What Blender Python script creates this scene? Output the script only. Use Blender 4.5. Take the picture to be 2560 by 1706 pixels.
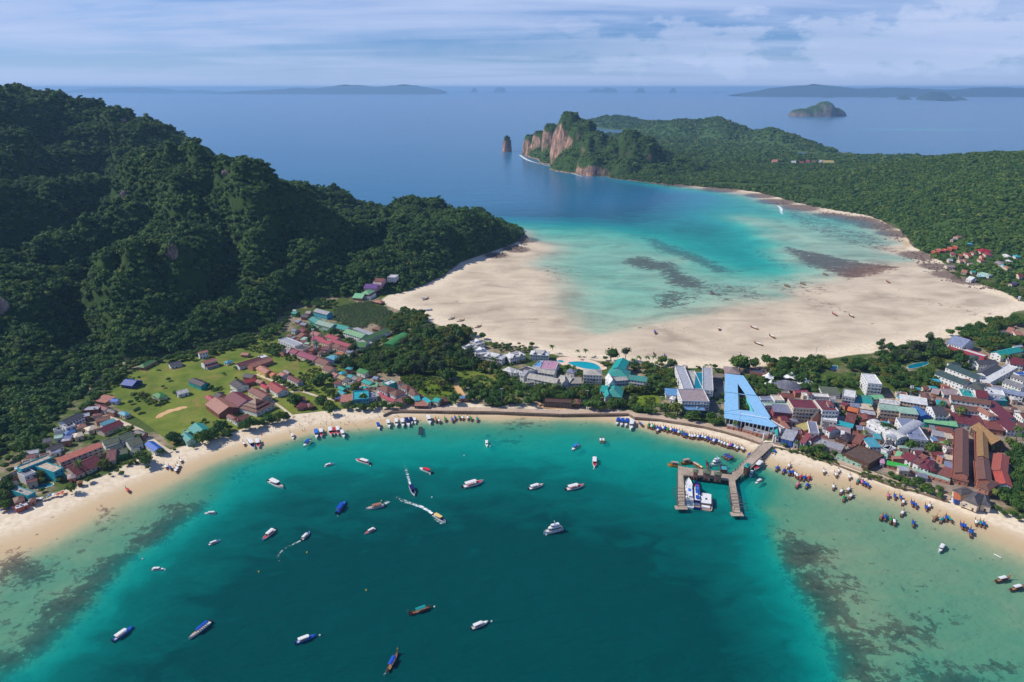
import bpy, bmesh, math, random
import numpy as np
from mathutils import Vector, Matrix
R = math.radians
for o in list(bpy.data.objects): bpy.data.objects.remove(o)
S = bpy.context.scene
C = S.collection
random.seed(7); rng = np.random.default_rng(7)

# ------------------------------------------------------------------ camera, sky, sun
H = 280.0                        # the drone hovers 280 m above the sea
PITCH = math.atan((853-219)/1706.67)
cd = bpy.data.cameras.new('camera'); cam = bpy.data.objects.new('camera', cd); C.objects.link(cam)
cd.sensor_width = 36; cd.lens = 24; cd.clip_start = 1; cd.clip_end = 150000
cam.location = (0, 0, H); cam.rotation_euler = (math.pi/2-PITCH, 0, 0)
S.camera = cam
S.view_settings.view_transform = 'Standard'; S.view_settings.look = 'None'
S.view_settings.gamma = 1; S.view_settings.exposure = 0.12; S.view_settings.use_curve_mapping = False
SUN_DIR = Vector((-0.95, 0.14, .88)).normalized()      # towards the sun: left, a little beyond the bay
SUN_EL = math.asin(SUN_DIR.z); SUN_AZ = math.atan2(SUN_DIR.x, SUN_DIR.y)
W = bpy.data.worlds.new('World'); S.world = W; W.use_nodes = True
def world_sky():
    nt = W.node_tree; N = nt.nodes; L = nt.links; N.clear()
    def n(t, **k):
        x = N.new(t)
        for a, b in k.items(): setattr(x, a, b)
        return x
    def math_(op, a, b=None, c=None, clamp=False):
        x = n('ShaderNodeMath', operation=op); x.use_clamp = clamp
        for i, v in enumerate((a, b, c)):
            if v is None: continue
            if isinstance(v, (int, float)): x.inputs[i].default_value = v
            else: L.new(v, x.inputs[i])
        return x.outputs[0]
    def ramp(f, pts):
        r = n('ShaderNodeValToRGB'); e = r.color_ramp.elements
        while len(e) < len(pts): e.new(.5)
        for q, (p, v) in zip(e, pts): q.position = p; q.color = (v, v, v, 1)
        L.new(f, r.inputs[0]); return r.outputs[0]
    def mix(f, a, b):
        x = n('ShaderNodeMix', data_type='RGBA'); L.new(f, x.inputs[0])
        for s, v in ((6, a), (7, b)):
            if isinstance(v, tuple): x.inputs[s].default_value = v+(1,)
            else: L.new(v, x.inputs[s])
        return x.outputs[2]
    sky = n('ShaderNodeTexSky', sky_type='NISHITA'); sky.sun_disc = False
    sky.sun_elevation = SUN_EL; sky.sun_rotation = SUN_AZ; sky.altitude = 280
    sky.air_density = 1.0; sky.dust_density = 0.6; sky.ozone_density = 2.5
    tc = n('ShaderNodeTexCoord'); sp = n('ShaderNodeSeparateXYZ'); L.new(tc.outputs['Generated'], sp.inputs[0])
    x, y, z = sp.outputs
    zc = math_('MAXIMUM', z, 0.0)
    den = math_('ADD', zc, 0.05)
    cb = n('ShaderNodeCombineXYZ'); L.new(math_('DIVIDE', x, den), cb.inputs[0]); L.new(math_('DIVIDE', y, den), cb.inputs[1])
    cb.inputs[2].default_value = 3.1
    def noise(v, sc, det, ro, dist=0., scale=(1,1,1), off=(0,0,0)):
        m = n('ShaderNodeMapping'); m.inputs['Scale'].default_value = scale; m.inputs['Location'].default_value = off
        L.new(v, m.inputs[0])
        t = n('ShaderNodeTexNoise'); t.inputs['Scale'].default_value = sc; t.inputs['Detail'].default_value = det
        t.inputs['Roughness'].default_value = ro; t.inputs['Distortion'].default_value = dist
        L.new(m.outputs[0], t.inputs['Vector']); return t.outputs[0]
    # high sheet of thin cloud, seen at a low angle so it stretches into streaks
    n1 = noise(cb.outputs[0], .45, 9, .57, .35, (.5, 1, 1), (3.3, 1.2, 0))
    n2 = noise(cb.outputs[0], .12, 5, .5, .2, (.7, 1, 1), (0.4, 7.7, 0))
    sheet = math_('ADD', math_('MULTIPLY', n1, .55), math_('MULTIPLY', n2, .6))
    f1 = ramp(sheet, [(.48, .1), (.545, .45), (.585, .72), (.66, 1)])
    lowfade = ramp(z, [(.0, .3), (.04, .95), (.145, 1), (.21, .25)])
    f1 = math_('MULTIPLY', f1, lowfade)
    # heaped cloud standing on the horizon, mostly to the right
    az = math_('ARCTAN2', x, y)
    cc = n('ShaderNodeCombineXYZ'); L.new(az, cc.inputs[0]); L.new(z, cc.inputs[1])
    n3 = noise(cc.outputs[0], 7.5, 9, .6, .15, (1.25, 2.6, 1), (1.66, .31, .2))
    n4 = noise(cc.outputs[0], 2.2, 3, .5, 0, (1, .6, 1), (.9, .5, .7))
    right = ramp(az, [(.0, .0), (.18, .7), (.55, 1)])
    el = math_('ABSOLUTE', math_('SUBTRACT', z, .048))
    h = math_('SUBTRACT', math_('ADD', math_('MULTIPLY', n3, .75), math_('MULTIPLY', n4, .35)), math_('MULTIPLY', el, 3.0))
    f2 = math_('MULTIPLY', ramp(h, [(.47, 0), (.515, .55), (.60, .9)]), math_('ADD', math_('MULTIPLY', right, .72), .12))
    edge = ramp(h, [(.475, 1), (.60, .0)])
    base = n('ShaderNodeMix', data_type='RGBA'); base.blend_type = 'MULTIPLY'; base.inputs[0].default_value = 1
    L.new(sky.outputs[0], base.inputs[6]); base.inputs[7].default_value = (.22, .50, 1.0, 1)
    col = mix(f1, base.outputs[2], (4.6, 5.7, 8.3))
    ccol = mix(edge, (4.5, 5.4, 8.0), (6.6, 7.3, 9.2))
    col = mix(f2, col, ccol)
    hz = ramp(z, [(.0, .85), (.03, .4), (.08, .0)])
    col = mix(hz, col, (4.5, 5.7, 8.5))
    bg = n('ShaderNodeBackground'); bg.inputs['Strength'].default_value = 0.10
    L.new(col, bg.inputs[0]); out = n('ShaderNodeOutputWorld'); L.new(bg.outputs[0], out.inputs[0])
world_sky()
sl = bpy.data.lights.new('sun', 'SUN'); sl.energy = 5.0; sl.angle = R(.55); sl.color = (1, .93, .82)
so = bpy.data.objects.new('sun', sl); C.objects.link(so); so.rotation_euler = SUN_DIR.to_track_quat('Z', 'Y').to_euler(); so.location = (0, 0, 900)

# ------------------------------------------------------------------ measuring: a photo pixel (2560 x 1706) to the place it shows
F = 1706.67; cp, spn = math.cos(PITCH), math.sin(PITCH)
def ray(u, v):
    xc = (u-1280)/F; yc = (853-v)/F
    return xc, cp+spn*yc, -spn+cp*yc
def G(u, v, z=0.):                       # point at height z on the sight line
    a, b, c = ray(u, v); t = (z-H)/c
    return (a*t, b*t)
def P(u, v, y):                          # point at ground distance y on the sight line
    a, b, c = ray(u, v); t = y/b
    return (a*t, y, H+c*t)
def proj(x, y, z):
    d = y*cp-(z-H)*spn; up = y*spn+(z-H)*cp
    return 1280+F*x/d, 853-F*up/d
CR = {'Z': (0, 0, 1), 'L1': (0, 980, .2169), 'C1': (400, 860, .1722), 'C2': (660, 740, .2041), 'C3': (1000, 820, .1722), 'C4': (1240, 840, .1722),
      'C5': (1560, 840, .1722), 'C6': (1900, 900, .1467), 'C7': (2200, 800, .1658), 'C8': (2200, 1000, .2041), 'D1': (1900, 1100, .1531),
      'D2': (580, 1020, .255), 'D5': (1120, 1060, .2041), 'D6': (360, 1260, .2806), 'D7': (0, 1240, .2972), 'D8': (1880, 1240, .2972),
      'D9': (940, 1500, .1445), 'P': (1520, 1060, .204), 'R': (2280, 560, .1276), 'E1': (1800, 600, .323), 'E2': (1000, 540, .34), 'E3': (1700, 340, .3655)}
def px(c, x, y):
    a, b, s = CR[c]; return a+x*s, b+y*s

# ------------------------------------------------------------------ numeric helpers
def vnoise(x, y, seed):
    xi = np.floor(x).astype(np.int64); yi = np.floor(y).astype(np.int64); xf = x-xi; yf = y-yi
    def h(a, b):
        v = (a*374761393+b*668265263+seed*144665)&0xffffffff; v = ((v^(v>>13))*1274126177)&0xffffffff
        return ((v^(v>>16))&0xffff)/65535.
    u = xf*xf*(3-2*xf); w = yf*yf*(3-2*yf)
    return (h(xi, yi)*(1-u)+h(xi+1, yi)*u)*(1-w)+(h(xi, yi+1)*(1-u)+h(xi+1, yi+1)*u)*w
def fbm(x, y, s, oct=4, seed=1, ridged=False):
    a = 1.; t = 0.; r = 0.
    for k in range(oct):
        v = vnoise(x/s+k*17.3, y/s-k*9.1, seed+k)
        if ridged: v = 1-abs(2*v-1)
        r = r+a*v; t += a; a *= .5; s *= .5
    return r/t
class RBF:
    def __init__(s, pts, smooth=0.):
        p = np.array(pts, float); s.p = p[:, :2]; z = p[:, 2]; s.m = z.mean()
        D = np.sqrt(((s.p[:, None]-s.p[None])**2).sum(-1)); n = len(p)
        A = np.zeros((n+1, n+1)); A[:n, :n] = -D; A[:n, :n] -= -smooth*np.eye(n)*0; A[n, :n] = 1; A[:n, n] = 1
        A[:n, :n] += np.eye(n)*smooth
        s.w = np.linalg.lstsq(A, np.r_[z-s.m, 0], rcond=None)[0]
    def __call__(s, x, y):
        sh = np.shape(x); x = np.ravel(x); y = np.ravel(y); o = np.empty(len(x))
        for i in range(0, len(x), 20000):
            d = np.hypot(x[i:i+20000, None]-s.p[:, 0], y[i:i+20000, None]-s.p[:, 1])
            o[i:i+20000] = -d@s.w[:-1]+s.w[-1]+s.m
        return o.reshape(sh)
def sdf(x, y, poly):                    # > 0 inside
    x = np.asarray(x, float); y = np.asarray(y, float)
    d = np.full(x.shape, 1e9); ins = np.zeros(x.shape, bool); n = len(poly)
    for i in range(n):
        ax, ay = poly[i]; bx, by = poly[(i+1) % n]
        ex, ey = bx-ax, by-ay; L2 = ex*ex+ey*ey+1e-9
        t = np.clip(((x-ax)*ex+(y-ay)*ey)/L2, 0, 1)
        d = np.minimum(d, np.hypot(x-ax-t*ex, y-ay-t*ey))
        if ay != by:
            c = ((ay > y) != (by > y)) & (x < (bx-ax)*(y-ay)/(by-ay)+ax); ins ^= c
    return np.where(ins, d, -d)
def sstep(a, b, x):
    t = np.clip((x-a)/(b-a), 0, 1); return t*t*(3-2*t)

# ------------------------------------------------------------------ materials
def lin(c):
    return tuple(((v/255+.055)/1.055)**2.4 if v > 10 else v/255/12.92 for v in c)
class NT:
    def __init__(s, name):
        s.m = bpy.data.materials.new(name); s.m.use_nodes = True; s.t = s.m.node_tree; s.N = s.t.nodes; s.L = s.t.links; s.N.clear()
        s.out = s.N.new('ShaderNodeOutputMaterial')
    def n(s, t, **k):
        x = s.N.new(t)
        for a, b in k.items(): setattr(x, a, b)
        return x
    def put(s, inp, v):
        if v is None: return
        if isinstance(v, bpy.types.NodeSocket): s.L.new(v, inp)
        elif isinstance(v, tuple) and len(v) == 3 and inp.type == 'RGBA': inp.default_value = v+(1,)
        else: inp.default_value = v
    def math(s, op, a, b=None, c=None, clamp=False):
        x = s.n('ShaderNodeMath', operation=op); x.use_clamp = clamp
        for i, v in enumerate((a, b, c)): s.put(x.inputs[i], v)
        return x.outputs[0]
    def mix(s, f, a, b, bt='MIX'):
        x = s.n('ShaderNodeMix', data_type='RGBA'); x.blend_type = bt; s.put(x.inputs[0], f); s.put(x.inputs[6], a); s.put(x.inputs[7], b); return x.outputs[2]
    def ramp(s, f, pts):
        r = s.n('ShaderNodeValToRGB'); e = r.color_ramp.elements
        while len(e) < len(pts): e.new(.5)
        for q, (p, v) in zip(e, pts): q.position = p; q.color = (v, v, v, 1) if not isinstance(v, tuple) else v+(1,)
        s.L.new(f, r.inputs[0]); return r.outputs[0]
    def coord(s, k='Object'): return s.n('ShaderNodeTexCoord').outputs[k]
    def geo(s, k='Position'): return s.n('ShaderNodeNewGeometry').outputs[k]
    def noise(s, v, sc, det=4, ro=.55, dist=0., scale=(1, 1, 1), rot=(0, 0, 0), col=False):
        m = s.n('ShaderNodeMapping'); m.inputs['Scale'].default_value = scale; m.inputs['Rotation'].default_value = rot; s.L.new(v, m.inputs[0])
        t = s.n('ShaderNodeTexNoise'); t.inputs['Scale'].default_value = sc; t.inputs['Detail'].default_value = det
        t.inputs['Roughness'].default_value = ro; t.inputs['Distortion'].default_value = dist
        s.L.new(m.outputs[0], t.inputs['Vector']); return t.outputs[1 if col else 0]
    def attr(s, a):
        x = s.n('ShaderNodeAttribute'); x.attribute_name = a; return x.outputs['Fac']
    def rnd(s): return s.n('ShaderNodeObjectInfo').outputs['Random']
    def bump(s, h, st, d=1.): 
        x = s.n('ShaderNodeBump'); x.inputs['Strength'].default_value = st; x.inputs['Distance'].default_value = d; s.L.new(h, x.inputs['Height']); return x.outputs[0]
    def principled(s, col, rough=.7, spec=.3, normal=None, **k):
        b = s.n('ShaderNodeBsdfPrincipled'); s.put(b.inputs['Base Color'], col); s.put(b.inputs['Roughness'], rough)
        b.inputs['Specular IOR Level'].default_value = spec
        if normal is not None: s.L.new(normal, b.inputs['Normal'])
        for a, v in k.items(): s.put(b.inputs[a], v)
        s.L.new(b.outputs[0], s.out.inputs[0]); return b
MATS = {}
def paint(c, rough=.6, kind='plain', var=.25):
    """painted or bare surface of colour c (0-255), dirt and fading in object space"""
    k = (c, rough, kind)
    if k in MATS: return MATS[k]
    s = NT('%s_%d_%d_%d' % ((kind,)+c)); a = lin(c); a = tuple(v*.86 for v in a)
    co = s.coord()
    if kind == 'roof':
        d = s.noise(co, .45, 5, .65); d2 = s.noise(co, 2.2, 3, .6, scale=(1, .25, 1))
        f = s.math('MULTIPLY_ADD', d, .6, s.math('MULTIPLY', d2, .4))
        dark = tuple(v*.5+.012 for v in a); pale = tuple(min(.85, v*1.18+.03) for v in a)
        col = s.mix(s.ramp(f, [(.36, 0), (.62, 1)]), dark, a)
        col = s.mix(s.ramp(f, [(.55, 0), (.75, .75)]), col, pale)
        col = s.mix(s.math('MULTIPLY', s.rnd(), .35), col, tuple(v*.6 for v in a))
        ru = s.noise(co, .9, 6, .72, scale=(1, .3, 1)); rs = s.math('ADD', ru, s.math('MULTIPLY', s.rnd(), .22)); col = s.mix(s.ramp(rs, [(.62, 0), (.76, .5)]), col, s.mix(d, (.10, .055, .035), (.22, .17, .13)))
        sp = s.n('ShaderNodeSeparateXYZ'); s.L.new(co, sp.inputs[0])
        w = s.math('SINE', s.math('MULTIPLY', sp.outputs[0], 7.0))
        s.principled(col, .5, .35, s.bump(w, .25, .1))
    elif kind == 'thatch':
        d = s.noise(co, 1.2, 5, .7, scale=(1, .3, 1)); col = s.mix(s.ramp(d, [(.3, 0), (.7, 1)]), tuple(v*.5 for v in a), tuple(v*1.15 for v in a))
        s.principled(col, .9, .1, s.bump(d, .6, .3))
    else:
        d = s.noise(co, .8, 4, .6); col = s.mix(s.ramp(d, [(.35, 0), (.65, 1)]), tuple(v*(1-var) for v in a), a)
        s.principled(col, rough, .35)
    MATS[k] = s.m; return s.m
def leafmat(name, c1, c2, c3):
    s = NT(name); r = s.rnd(); p = s.geo()
    big = s.noise(p, .03, 5, .7)
    f = s.math('ADD', s.math('MULTIPLY', r, .7), s.math('MULTIPLY', big, .6))
    col = s.mix(s.ramp(f, [(.22, 0), (.95, 1)]), c1, c2)
    col = s.mix(s.ramp(r, [(.84, 0), (.99, 1)]), col, c3)
    fine = s.noise(s.coord(), 1.1, 2, .6)
    col = s.mix(s.ramp(fine, [(.3, .22), (.6, 0)]), col, (.012, .026, .008))
    b = s.principled(col, .62, .18)
    tr = s.n('ShaderNodeBsdfTranslucent'); s.L.new(s.mix(.5, col, (.05, .10, .01)), tr.inputs[0])
    ms = s.n('ShaderNodeMixShader'); ms.inputs[0].default_value = .34; s.L.new(b.outputs[0], ms.inputs[1]); s.L.new(tr.outputs[0], ms.inputs[2]); s.L.new(ms.outputs[0], s.out.inputs[0])
    return s.m

# ------------------------------------------------------------------ object helpers
def mesh(name, V, Fc, mat, smooth=False):
    me = bpy.data.meshes.new(name); me.from_pydata([tuple(map(float, v)) for v in V], [], Fc); me.update()
    if mat: me.materials.append(mat)
    if smooth: me.polygons.foreach_set('use_smooth', [True]*len(me.polygons))
    return me
def link(name, me, parent=None, loc=(0, 0, 0), rz=0., kind=None, label=None, cat=None, group=None, scale=None):
    o = bpy.data.objects.new(name, me); C.objects.link(o); o.location = loc; o.rotation_euler = (0, 0, rz)
    if scale is not None: o.scale = scale if isinstance(scale, tuple) else (scale,)*3
    if parent: o.parent = parent
    if kind: o['kind'] = kind
    if label: o['label'] = label
    if cat: o['category'] = cat
    if group: o['group'] = group
    return o
class MB:
    def __init__(s): s.V = []; s.F = []
    def add(s, V, Fc):
        k = len(s.V); s.V += [tuple(v) for v in V]; s.F += [tuple(i+k for i in f) for f in Fc]; return s
    def box(s, cx, cy, cz, sx, sy, sz, rz=0.):
        c, n = math.cos(rz), math.sin(rz); V = []
        for dz in (-.5, .5):
            for dx, dy in ((-.5, -.5), (.5, -.5), (.5, .5), (-.5, .5)):
                a, b = dx*sx, dy*sy; V.append((cx+a*c-b*n, cy+a*n+b*c, cz+dz*sz))
        return s.add(V, [(0, 3, 2, 1), (4, 5, 6, 7), (0, 1, 5, 4), (1, 2, 6, 5), (2, 3, 7, 6), (3, 0, 4, 7)])
    def cyl(s, p, q, r0, r1, n=8):
        p, q = Vector(p), Vector(q); d = (q-p).normalized(); a = d.orthogonal().normalized(); b = d.cross(a)
        V = [p+(a*math.cos(t)+b*math.sin(t))*r0 for t in [2*math.pi*i/n for i in range(n)]]+[q+(a*math.cos(t)+b*math.sin(t))*r1 for t in [2*math.pi*i/n for i in range(n)]]
        return s.add(V, [(i, (i+1) % n, n+(i+1) % n, n+i) for i in range(n)]+[tuple(range(n-1, -1, -1)), tuple(range(n, 2*n))])
    def prism(s, poly, z0, z1):
        n = len(poly); A = sum(poly[i][0]*poly[(i+1) % n][1]-poly[(i+1) % n][0]*poly[i][1] for i in range(n))
        if A < 0: poly = poly[::-1]
        V = [(x, y, z0) for x, y in poly]+[(x, y, z1) for x, y in poly]
        return s.add(V, [tuple(range(n-1, -1, -1)), tuple(range(n, 2*n))]+[(i, (i+1) % n, n+(i+1) % n, n+i) for i in range(n)])
    def me(s, name, mat, smooth=False): return mesh(name, s.V, s.F, mat, smooth)
    def link(s, name, mat, parent=None, **k):
        sm = k.pop('smooth', False); return link(name, s.me(name, mat, sm), parent, **k)
# ------------------------------------------------------------------ the lie of the land: heights of sea bed, beaches and town
def Z(L, zs): return [G(u, v, 0)+(zs,) for u, v in L]
water_ton = [(0,1378),(60,1362),(120,1340),(184,1300),(250,1265),(321,1234),(390,1205),(455,1180),(520,1152),(581,1130),(658,1108),(730,1090),(800,1075),(870,1067),(937,1061),(1013,1048),(1100,1044),(1180,1043),(1240,1045),(1330,1042),(1412,1042),(1480,1044),(1533,1049),(1575,1056),(1620,1068),(1670,1080),(1715,1092),(1770,1102),(1829,1114),(1867,1130),(1895,1146),(1920,1160),(1969,1173),(2030,1192),(2099,1200),(2176,1218),(2240,1236),(2302,1262),(2360,1284),(2424,1306),(2490,1336),(2560,1368)]
land_ton = [(0,1284),(35,1268),(91,1262),(152,1236),(191,1212),(256,1199),(325,1160),(390,1140),(434,1130),(486,1110),(555,1098),(598,1079),(658,1065),(734,1042),(762,1032),(833,1030),(925,1024),(982,1024),(1095,1024),(1240,1026),(1400,1033),(1500,1031),(1565,1033),(1584,1040),(1650,1046),(1711,1056),(1760,1064),(1808,1075),(1860,1090),(1904,1106),(1940,1112),(1990,1126),(2038,1142),(2097,1161),(2160,1184),(2240,1213),(2292,1225),(2373,1251),(2420,1264),(2480,1282),(2560,1302)]
land_loh = [(982,758),(1007,775),(1060,793),(1110,812),(1169,832),(1213,848),(1293,864),(1395,883),(1460,892),(1505,898),(1572,905),(1636,911),(1691,915),(1810,917),(1904,911),(1990,902),(2071,891),(2160,880),(2252,865),(2310,852),(2365,839),(2459,813),(2510,790),(2549,768)]
land_lohR = [(2556,752),(2510,739),(2446,716),(2381,694),(2333,661),(2300,645),(2268,625),(2262,603),(2248,581),(2204,556),(2168,545),(2102,534),(2029,523),(1956,504),(1894,484),(1846,479),(1773,468),(1700,460)]
land_lohL = [(1020,735),(1060,722),(1110,700),(1120,690),(1145,668),(1180,655),(1220,642),(1270,625),(1305,613)]
dpt = []
dpt += Z(water_ton, 0.)+Z(land_ton, 1.9)+Z(land_loh, 1.3)
dpt += Z([(u, v-28) for u, v in land_ton[:18]+land_ton[34:]], 3.5)+Z([(u, v-40) for u, v in land_ton[18:34]], 3.5)
dpt += Z([(u+0, v+26) for u, v in land_loh], 3.2)
dpt += Z([(u+34, v) for u, v in land_lohR[:13]], 2.6)+Z([(u, v-9) for u, v in land_lohR[11:]], 3)+Z(land_lohL, 1.2)+Z([(u-16, v-12) for u, v in land_lohL], 3)
dpt += Z([(u-4, v+5) for u, v in land_lohR[7:]], -.1)
for L, z in (([(300,1100),(500,1000),(700,950),(900,950),(1200,960),(1500,980),(1900,1000),(2200,1050),(2500,1150),(2560,900),(2400,950),(700,850),(850,850),(1000,900)], 4),
  ([(1100,760),(1200,720),(1200,800),(1300,840),(1040,745),(1170,690)], .3), ([(1240,665),(1290,640)], .14), ([(1330,690),(1310,740),(1330,790),(1380,830)], .10),
  ([(1450,860),(1600,880),(1550,850),(1700,850)], .22), ([(1800,880),(2000,860),(2200,820),(2400,760),(2500,750)], .3),
  ([(1700,820),(1800,800),(1900,790),(2050,740),(2000,780),(2150,740),(2200,700),(2300,690),(2350,720)], .13), ([(1640,840),(2230,680)], .08),
  ([(1380,640),(1350,660),(1500,830),(1430,760)], -.45), ([(1450,700),(1500,760),(1420,680)], -.75), ([(1460,800),(1560,820),(1660,800),(1760,785)], -.28),
  ([(1550,700),(1600,760),(1520,720)], -.9), ([(1700,770),(1800,750),(1900,720),(1950,740)], -.55), ([(2000,690),(2100,660),(2200,645),(2150,620),(2060,690)], -.5),
  ([(2240,610),(2200,590),(2280,650),(2230,640)], -.45), ([(1650,700),(1700,650),(1600,650),(1750,700),(1680,730)], -.8), ([(1550,640),(1400,600),(1480,640),(1440,620)], -.9),
  ([(1350,585),(1500,600),(1600,610),(1640,630),(1700,640)], -1.3), ([(1330,572),(1400,575),(1480,575),(1560,585)], -2.2),
  ([(1750,600),(1800,620),(1850,635)], -5.5), ([(1900,662),(1880,650)], -4.2), ([(1945,682)], -2.5), ([(1965,692),(1985,695)], -.9),
  ([(1700,580),(1800,580),(1760,560)], -6.5), ([(1650,560),(1620,575)], -6), ([(1600,520)], -13), ([(1870,585),(1900,610),(1830,560)], -3.4),
  ([(1880,560),(1910,590),(1945,625),(1965,650),(1850,545)], -.75), ([(2000,600),(2050,620),(2100,640),(2000,640)], -.6), ([(2050,570),(2120,590)], -.9), ([(2000,545),(2080,550)], -1.6),
  ([(1900,520),(1950,540),(1860,505)], -2.6), ([(1820,510),(1800,530)], -3.8), ([(1760,485),(1700,480),(1720,510)], -7), ([(1650,480),(1620,470)], -11),
  ([(1500,545),(1560,550)], -11), ([(1400,548),(1450,550)], -9), ([(1340,556)], -5), ([(1320,575),(1325,600)], -.6), ([(1310,545)], -9), ([(1500,500),(1400,500),(1550,470)], -24), ([(1300,520),(1200,470),(1350,450),(1000,420),(600,330)], -35),
  # Ton Sai bay
  ([(300,1290),(200,1335),(430,1225),(480,1200)], -.5), ([(100,1400),(200,1390),(330,1310)], -.9), ([(50,1450),(120,1470),(300,1350),(380,1290),(460,1235),(540,1175)], -1.1),
  ([(20,1560),(100,1540),(180,1450)], -1.1), ([(480,1275),(430,1300),(400,1340),(330,1375),(265,1435),(225,1495),(150,1560),(50,1640)], -1.3),
  ([(510,1300),(455,1335),(425,1370),(355,1410),(300,1475),(255,1535),(190,1600),(100,1680)], -5.5), ([(580,1350),(500,1420),(400,1500),(300,1620)], -9.5),
  ([(560,1190),(620,1155),(530,1240)], -2), ([(590,1215),(650,1180),(540,1270)], -5), ([(640,1135),(700,1118)], -1.), ([(700,1140),(760,1120)], -2.8), ([(700,1180),(640,1230)], -6), ([(700,1240)], -9),
  ([(780,1095),(850,1086)], -1.1), ([(850,1108),(930,1095)], -2.6), ([(850,1145),(930,1135)], -4.8), ([(850,1200)], -8.5), ([(1000,1062),(1100,1060)], -.9), ([(1000,1080),(1100,1078)], -2.1), ([(1000,1110),(1100,1108)], -3.3),
  ([(1000,1160),(1100,1155)], -6.2), ([(1000,1220),(1150,1220)], -9.5), ([(1200,1058),(1300,1056)], -.8), ([(1200,1078),(1300,1078)], -1.9), ([(1200,1110),(1300,1112)], -3.6), ([(1200,1160),(1300,1165)], -6.8),
  ([(1400,1056),(1480,1060)], -.9), ([(1400,1080),(1480,1084)], -2.2), ([(1400,1120),(1480,1125)], -4), ([(1400,1180),(1480,1190)], -7), ([(1560,1075),(1610,1088)], -1.6), ([(1600,1110),(1550,1110)], -2.8),
  ([(1600,1140)], -4), ([(1600,1210)], -6.3), ([(1700,1108),(1650,1096)], -1.1), ([(1700,1130)], -2.8), ([(1700,1160)], -4.2), ([(1790,1130),(1760,1116)], -.9), ([(1790,1150)], -2.4), ([(1850,1165),(1840,1145)], -1.9), ([(1700,1260),(1780,1260)], -6.5),
  ([(1900,1182),(1880,1200)], -2.6), ([(1900,1230)], -3.6), ([(1850,1300)], -6), ([(1960,1192)], -.9), ([(1955,1230),(1950,1290),(1960,1330),(2000,1270)], -1.1), ([(1925,1280),(1940,1340),(1968,1400),(2008,1460),(2068,1560),(2118,1700)], -1.0),
  ([(1895,1290),(1905,1350),(1930,1410),(1965,1470),(2020,1560),(2060,1690)], -5), ([(1830,1350),(1860,1450),(1920,1580)], -8), ([(2000,1350),(2040,1420),(2060,1480),(2150,1600)], -.9),
  ([(2100,1300),(2200,1400),(2300,1350),(2200,1300)], -.8), ([(2400,1400),(2500,1450),(2350,1450)], -.85), ([(2500,1560),(2400,1600),(2250,1500)], -1.1), ([(2300,1680),(2500,1690)], -1.4), ([(2550,1410)], -.5),
  ([(1280,1300),(1500,1330),(900,1330)], -12), ([(1280,1450),(800,1500),(1600,1500)], -16), ([(1280,1650),(1700,1680),(800,1680)], -20), ([(500,1600),(600,1450)], -13)):
    dpt += Z(L, z)
dpt += [(-900,200,2.5),(-1000,700,4),(-600,600,3),(-900,1200,3),(900,600,4),(1100,800,4),(1000,1000,4),(0,-100,-22),(0,120,-22),(-700,-100,-10),(700,-100,-10),(-1500,2500,-35),(-200,1900,-35),(800,2500,2),(1300,2000,3),(1700,1500,3)]
dpt = [(x, y, math.copysign(math.sqrt(abs(z)), z)) for x, y, z in dpt]
depth_rbf = RBF(dpt, .5)
def ground_z(x, y):
    x = np.asarray(x, float); y = np.asarray(y, float)
    q = depth_rbf(x, y); z = np.sign(q)*q*q
    z = np.clip(z, -60, 2.0)
    far = np.maximum(sstep(2300, 3200, y), np.maximum(sstep(1800, 2600, np.abs(x)), sstep(60, -300, y)))
    z = z*(1-far)+(-40)*far
    # shoal far out on the right, glowing through
    sx, sy = (2345-1280)/F, 0
    bx, by = G(2345, 324); z = np.maximum(z, -2.4-((x-bx)/440.)**2*5-((y-by)/170.)**2*5)
    return z
gx = np.r_[-62000,-40000,-26000,-17000,-11000,-7500,-5200,-3800,-3000,np.arange(-2600,-705,24),np.arange(-700,900,5.),np.arange(900,2600,24),3000,3800,5200,7500,11000,17000,26000,40000,62000]
gy = np.r_[-4000,-2000,-1000,-500,-200,-50,60,np.arange(120,1500,5.),np.arange(1500,3600,16),np.arange(3600,7000,60),7500,8500,10000,12000,15000,19000,25000,34000,46000,62000]
GX, GY = np.meshgrid(gx, gy)
def gridmesh(name, X, Y, Zv, mat, keep=None, attrs=None, smooth=True):
    ny, nx = X.shape; idx = np.arange(nx*ny).reshape(ny, nx)
    f = np.stack([idx[:-1, :-1], idx[:-1, 1:], idx[1:, 1:], idx[1:, :-1]], -1).reshape(-1, 4)
    if keep is not None:
        k = keep.ravel(); f = f[k[f].any(1)]
        used = np.unique(f); rm = np.full(nx*ny, -1); rm[used] = np.arange(len(used)); f = rm[f]
    else: used = np.arange(nx*ny)
    me = bpy.data.meshes.new(name)
    me.vertices.add(len(used)); me.vertices.foreach_set('co', np.stack([X.ravel()[used], Y.ravel()[used], Zv.ravel()[used]], -1).ravel())
    me.loops.add(f.size); me.loops.foreach_set('vertex_index', f.ravel().astype(np.int32))
    me.polygons.add(len(f)); me.polygons.foreach_set('loop_start', np.arange(0, f.size, 4, dtype=np.int32)); me.polygons.foreach_set('loop_total', np.full(len(f), 4, dtype=np.int32))
    me.update(calc_edges=True)
    if smooth: me.polygons.foreach_set('use_smooth', np.ones(len(f), bool))
    for a, v in (attrs or {}).items():
        at = me.attributes.new(a, 'FLOAT', 'POINT'); at.data.foreach_set('value', v.ravel()[used].astype(np.float32))
    me.materials.append(mat); return me
GZ = ground_z(GX, GY)
def gp(c, L): return [G(*px(c, x, y)) for x, y in L]
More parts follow.
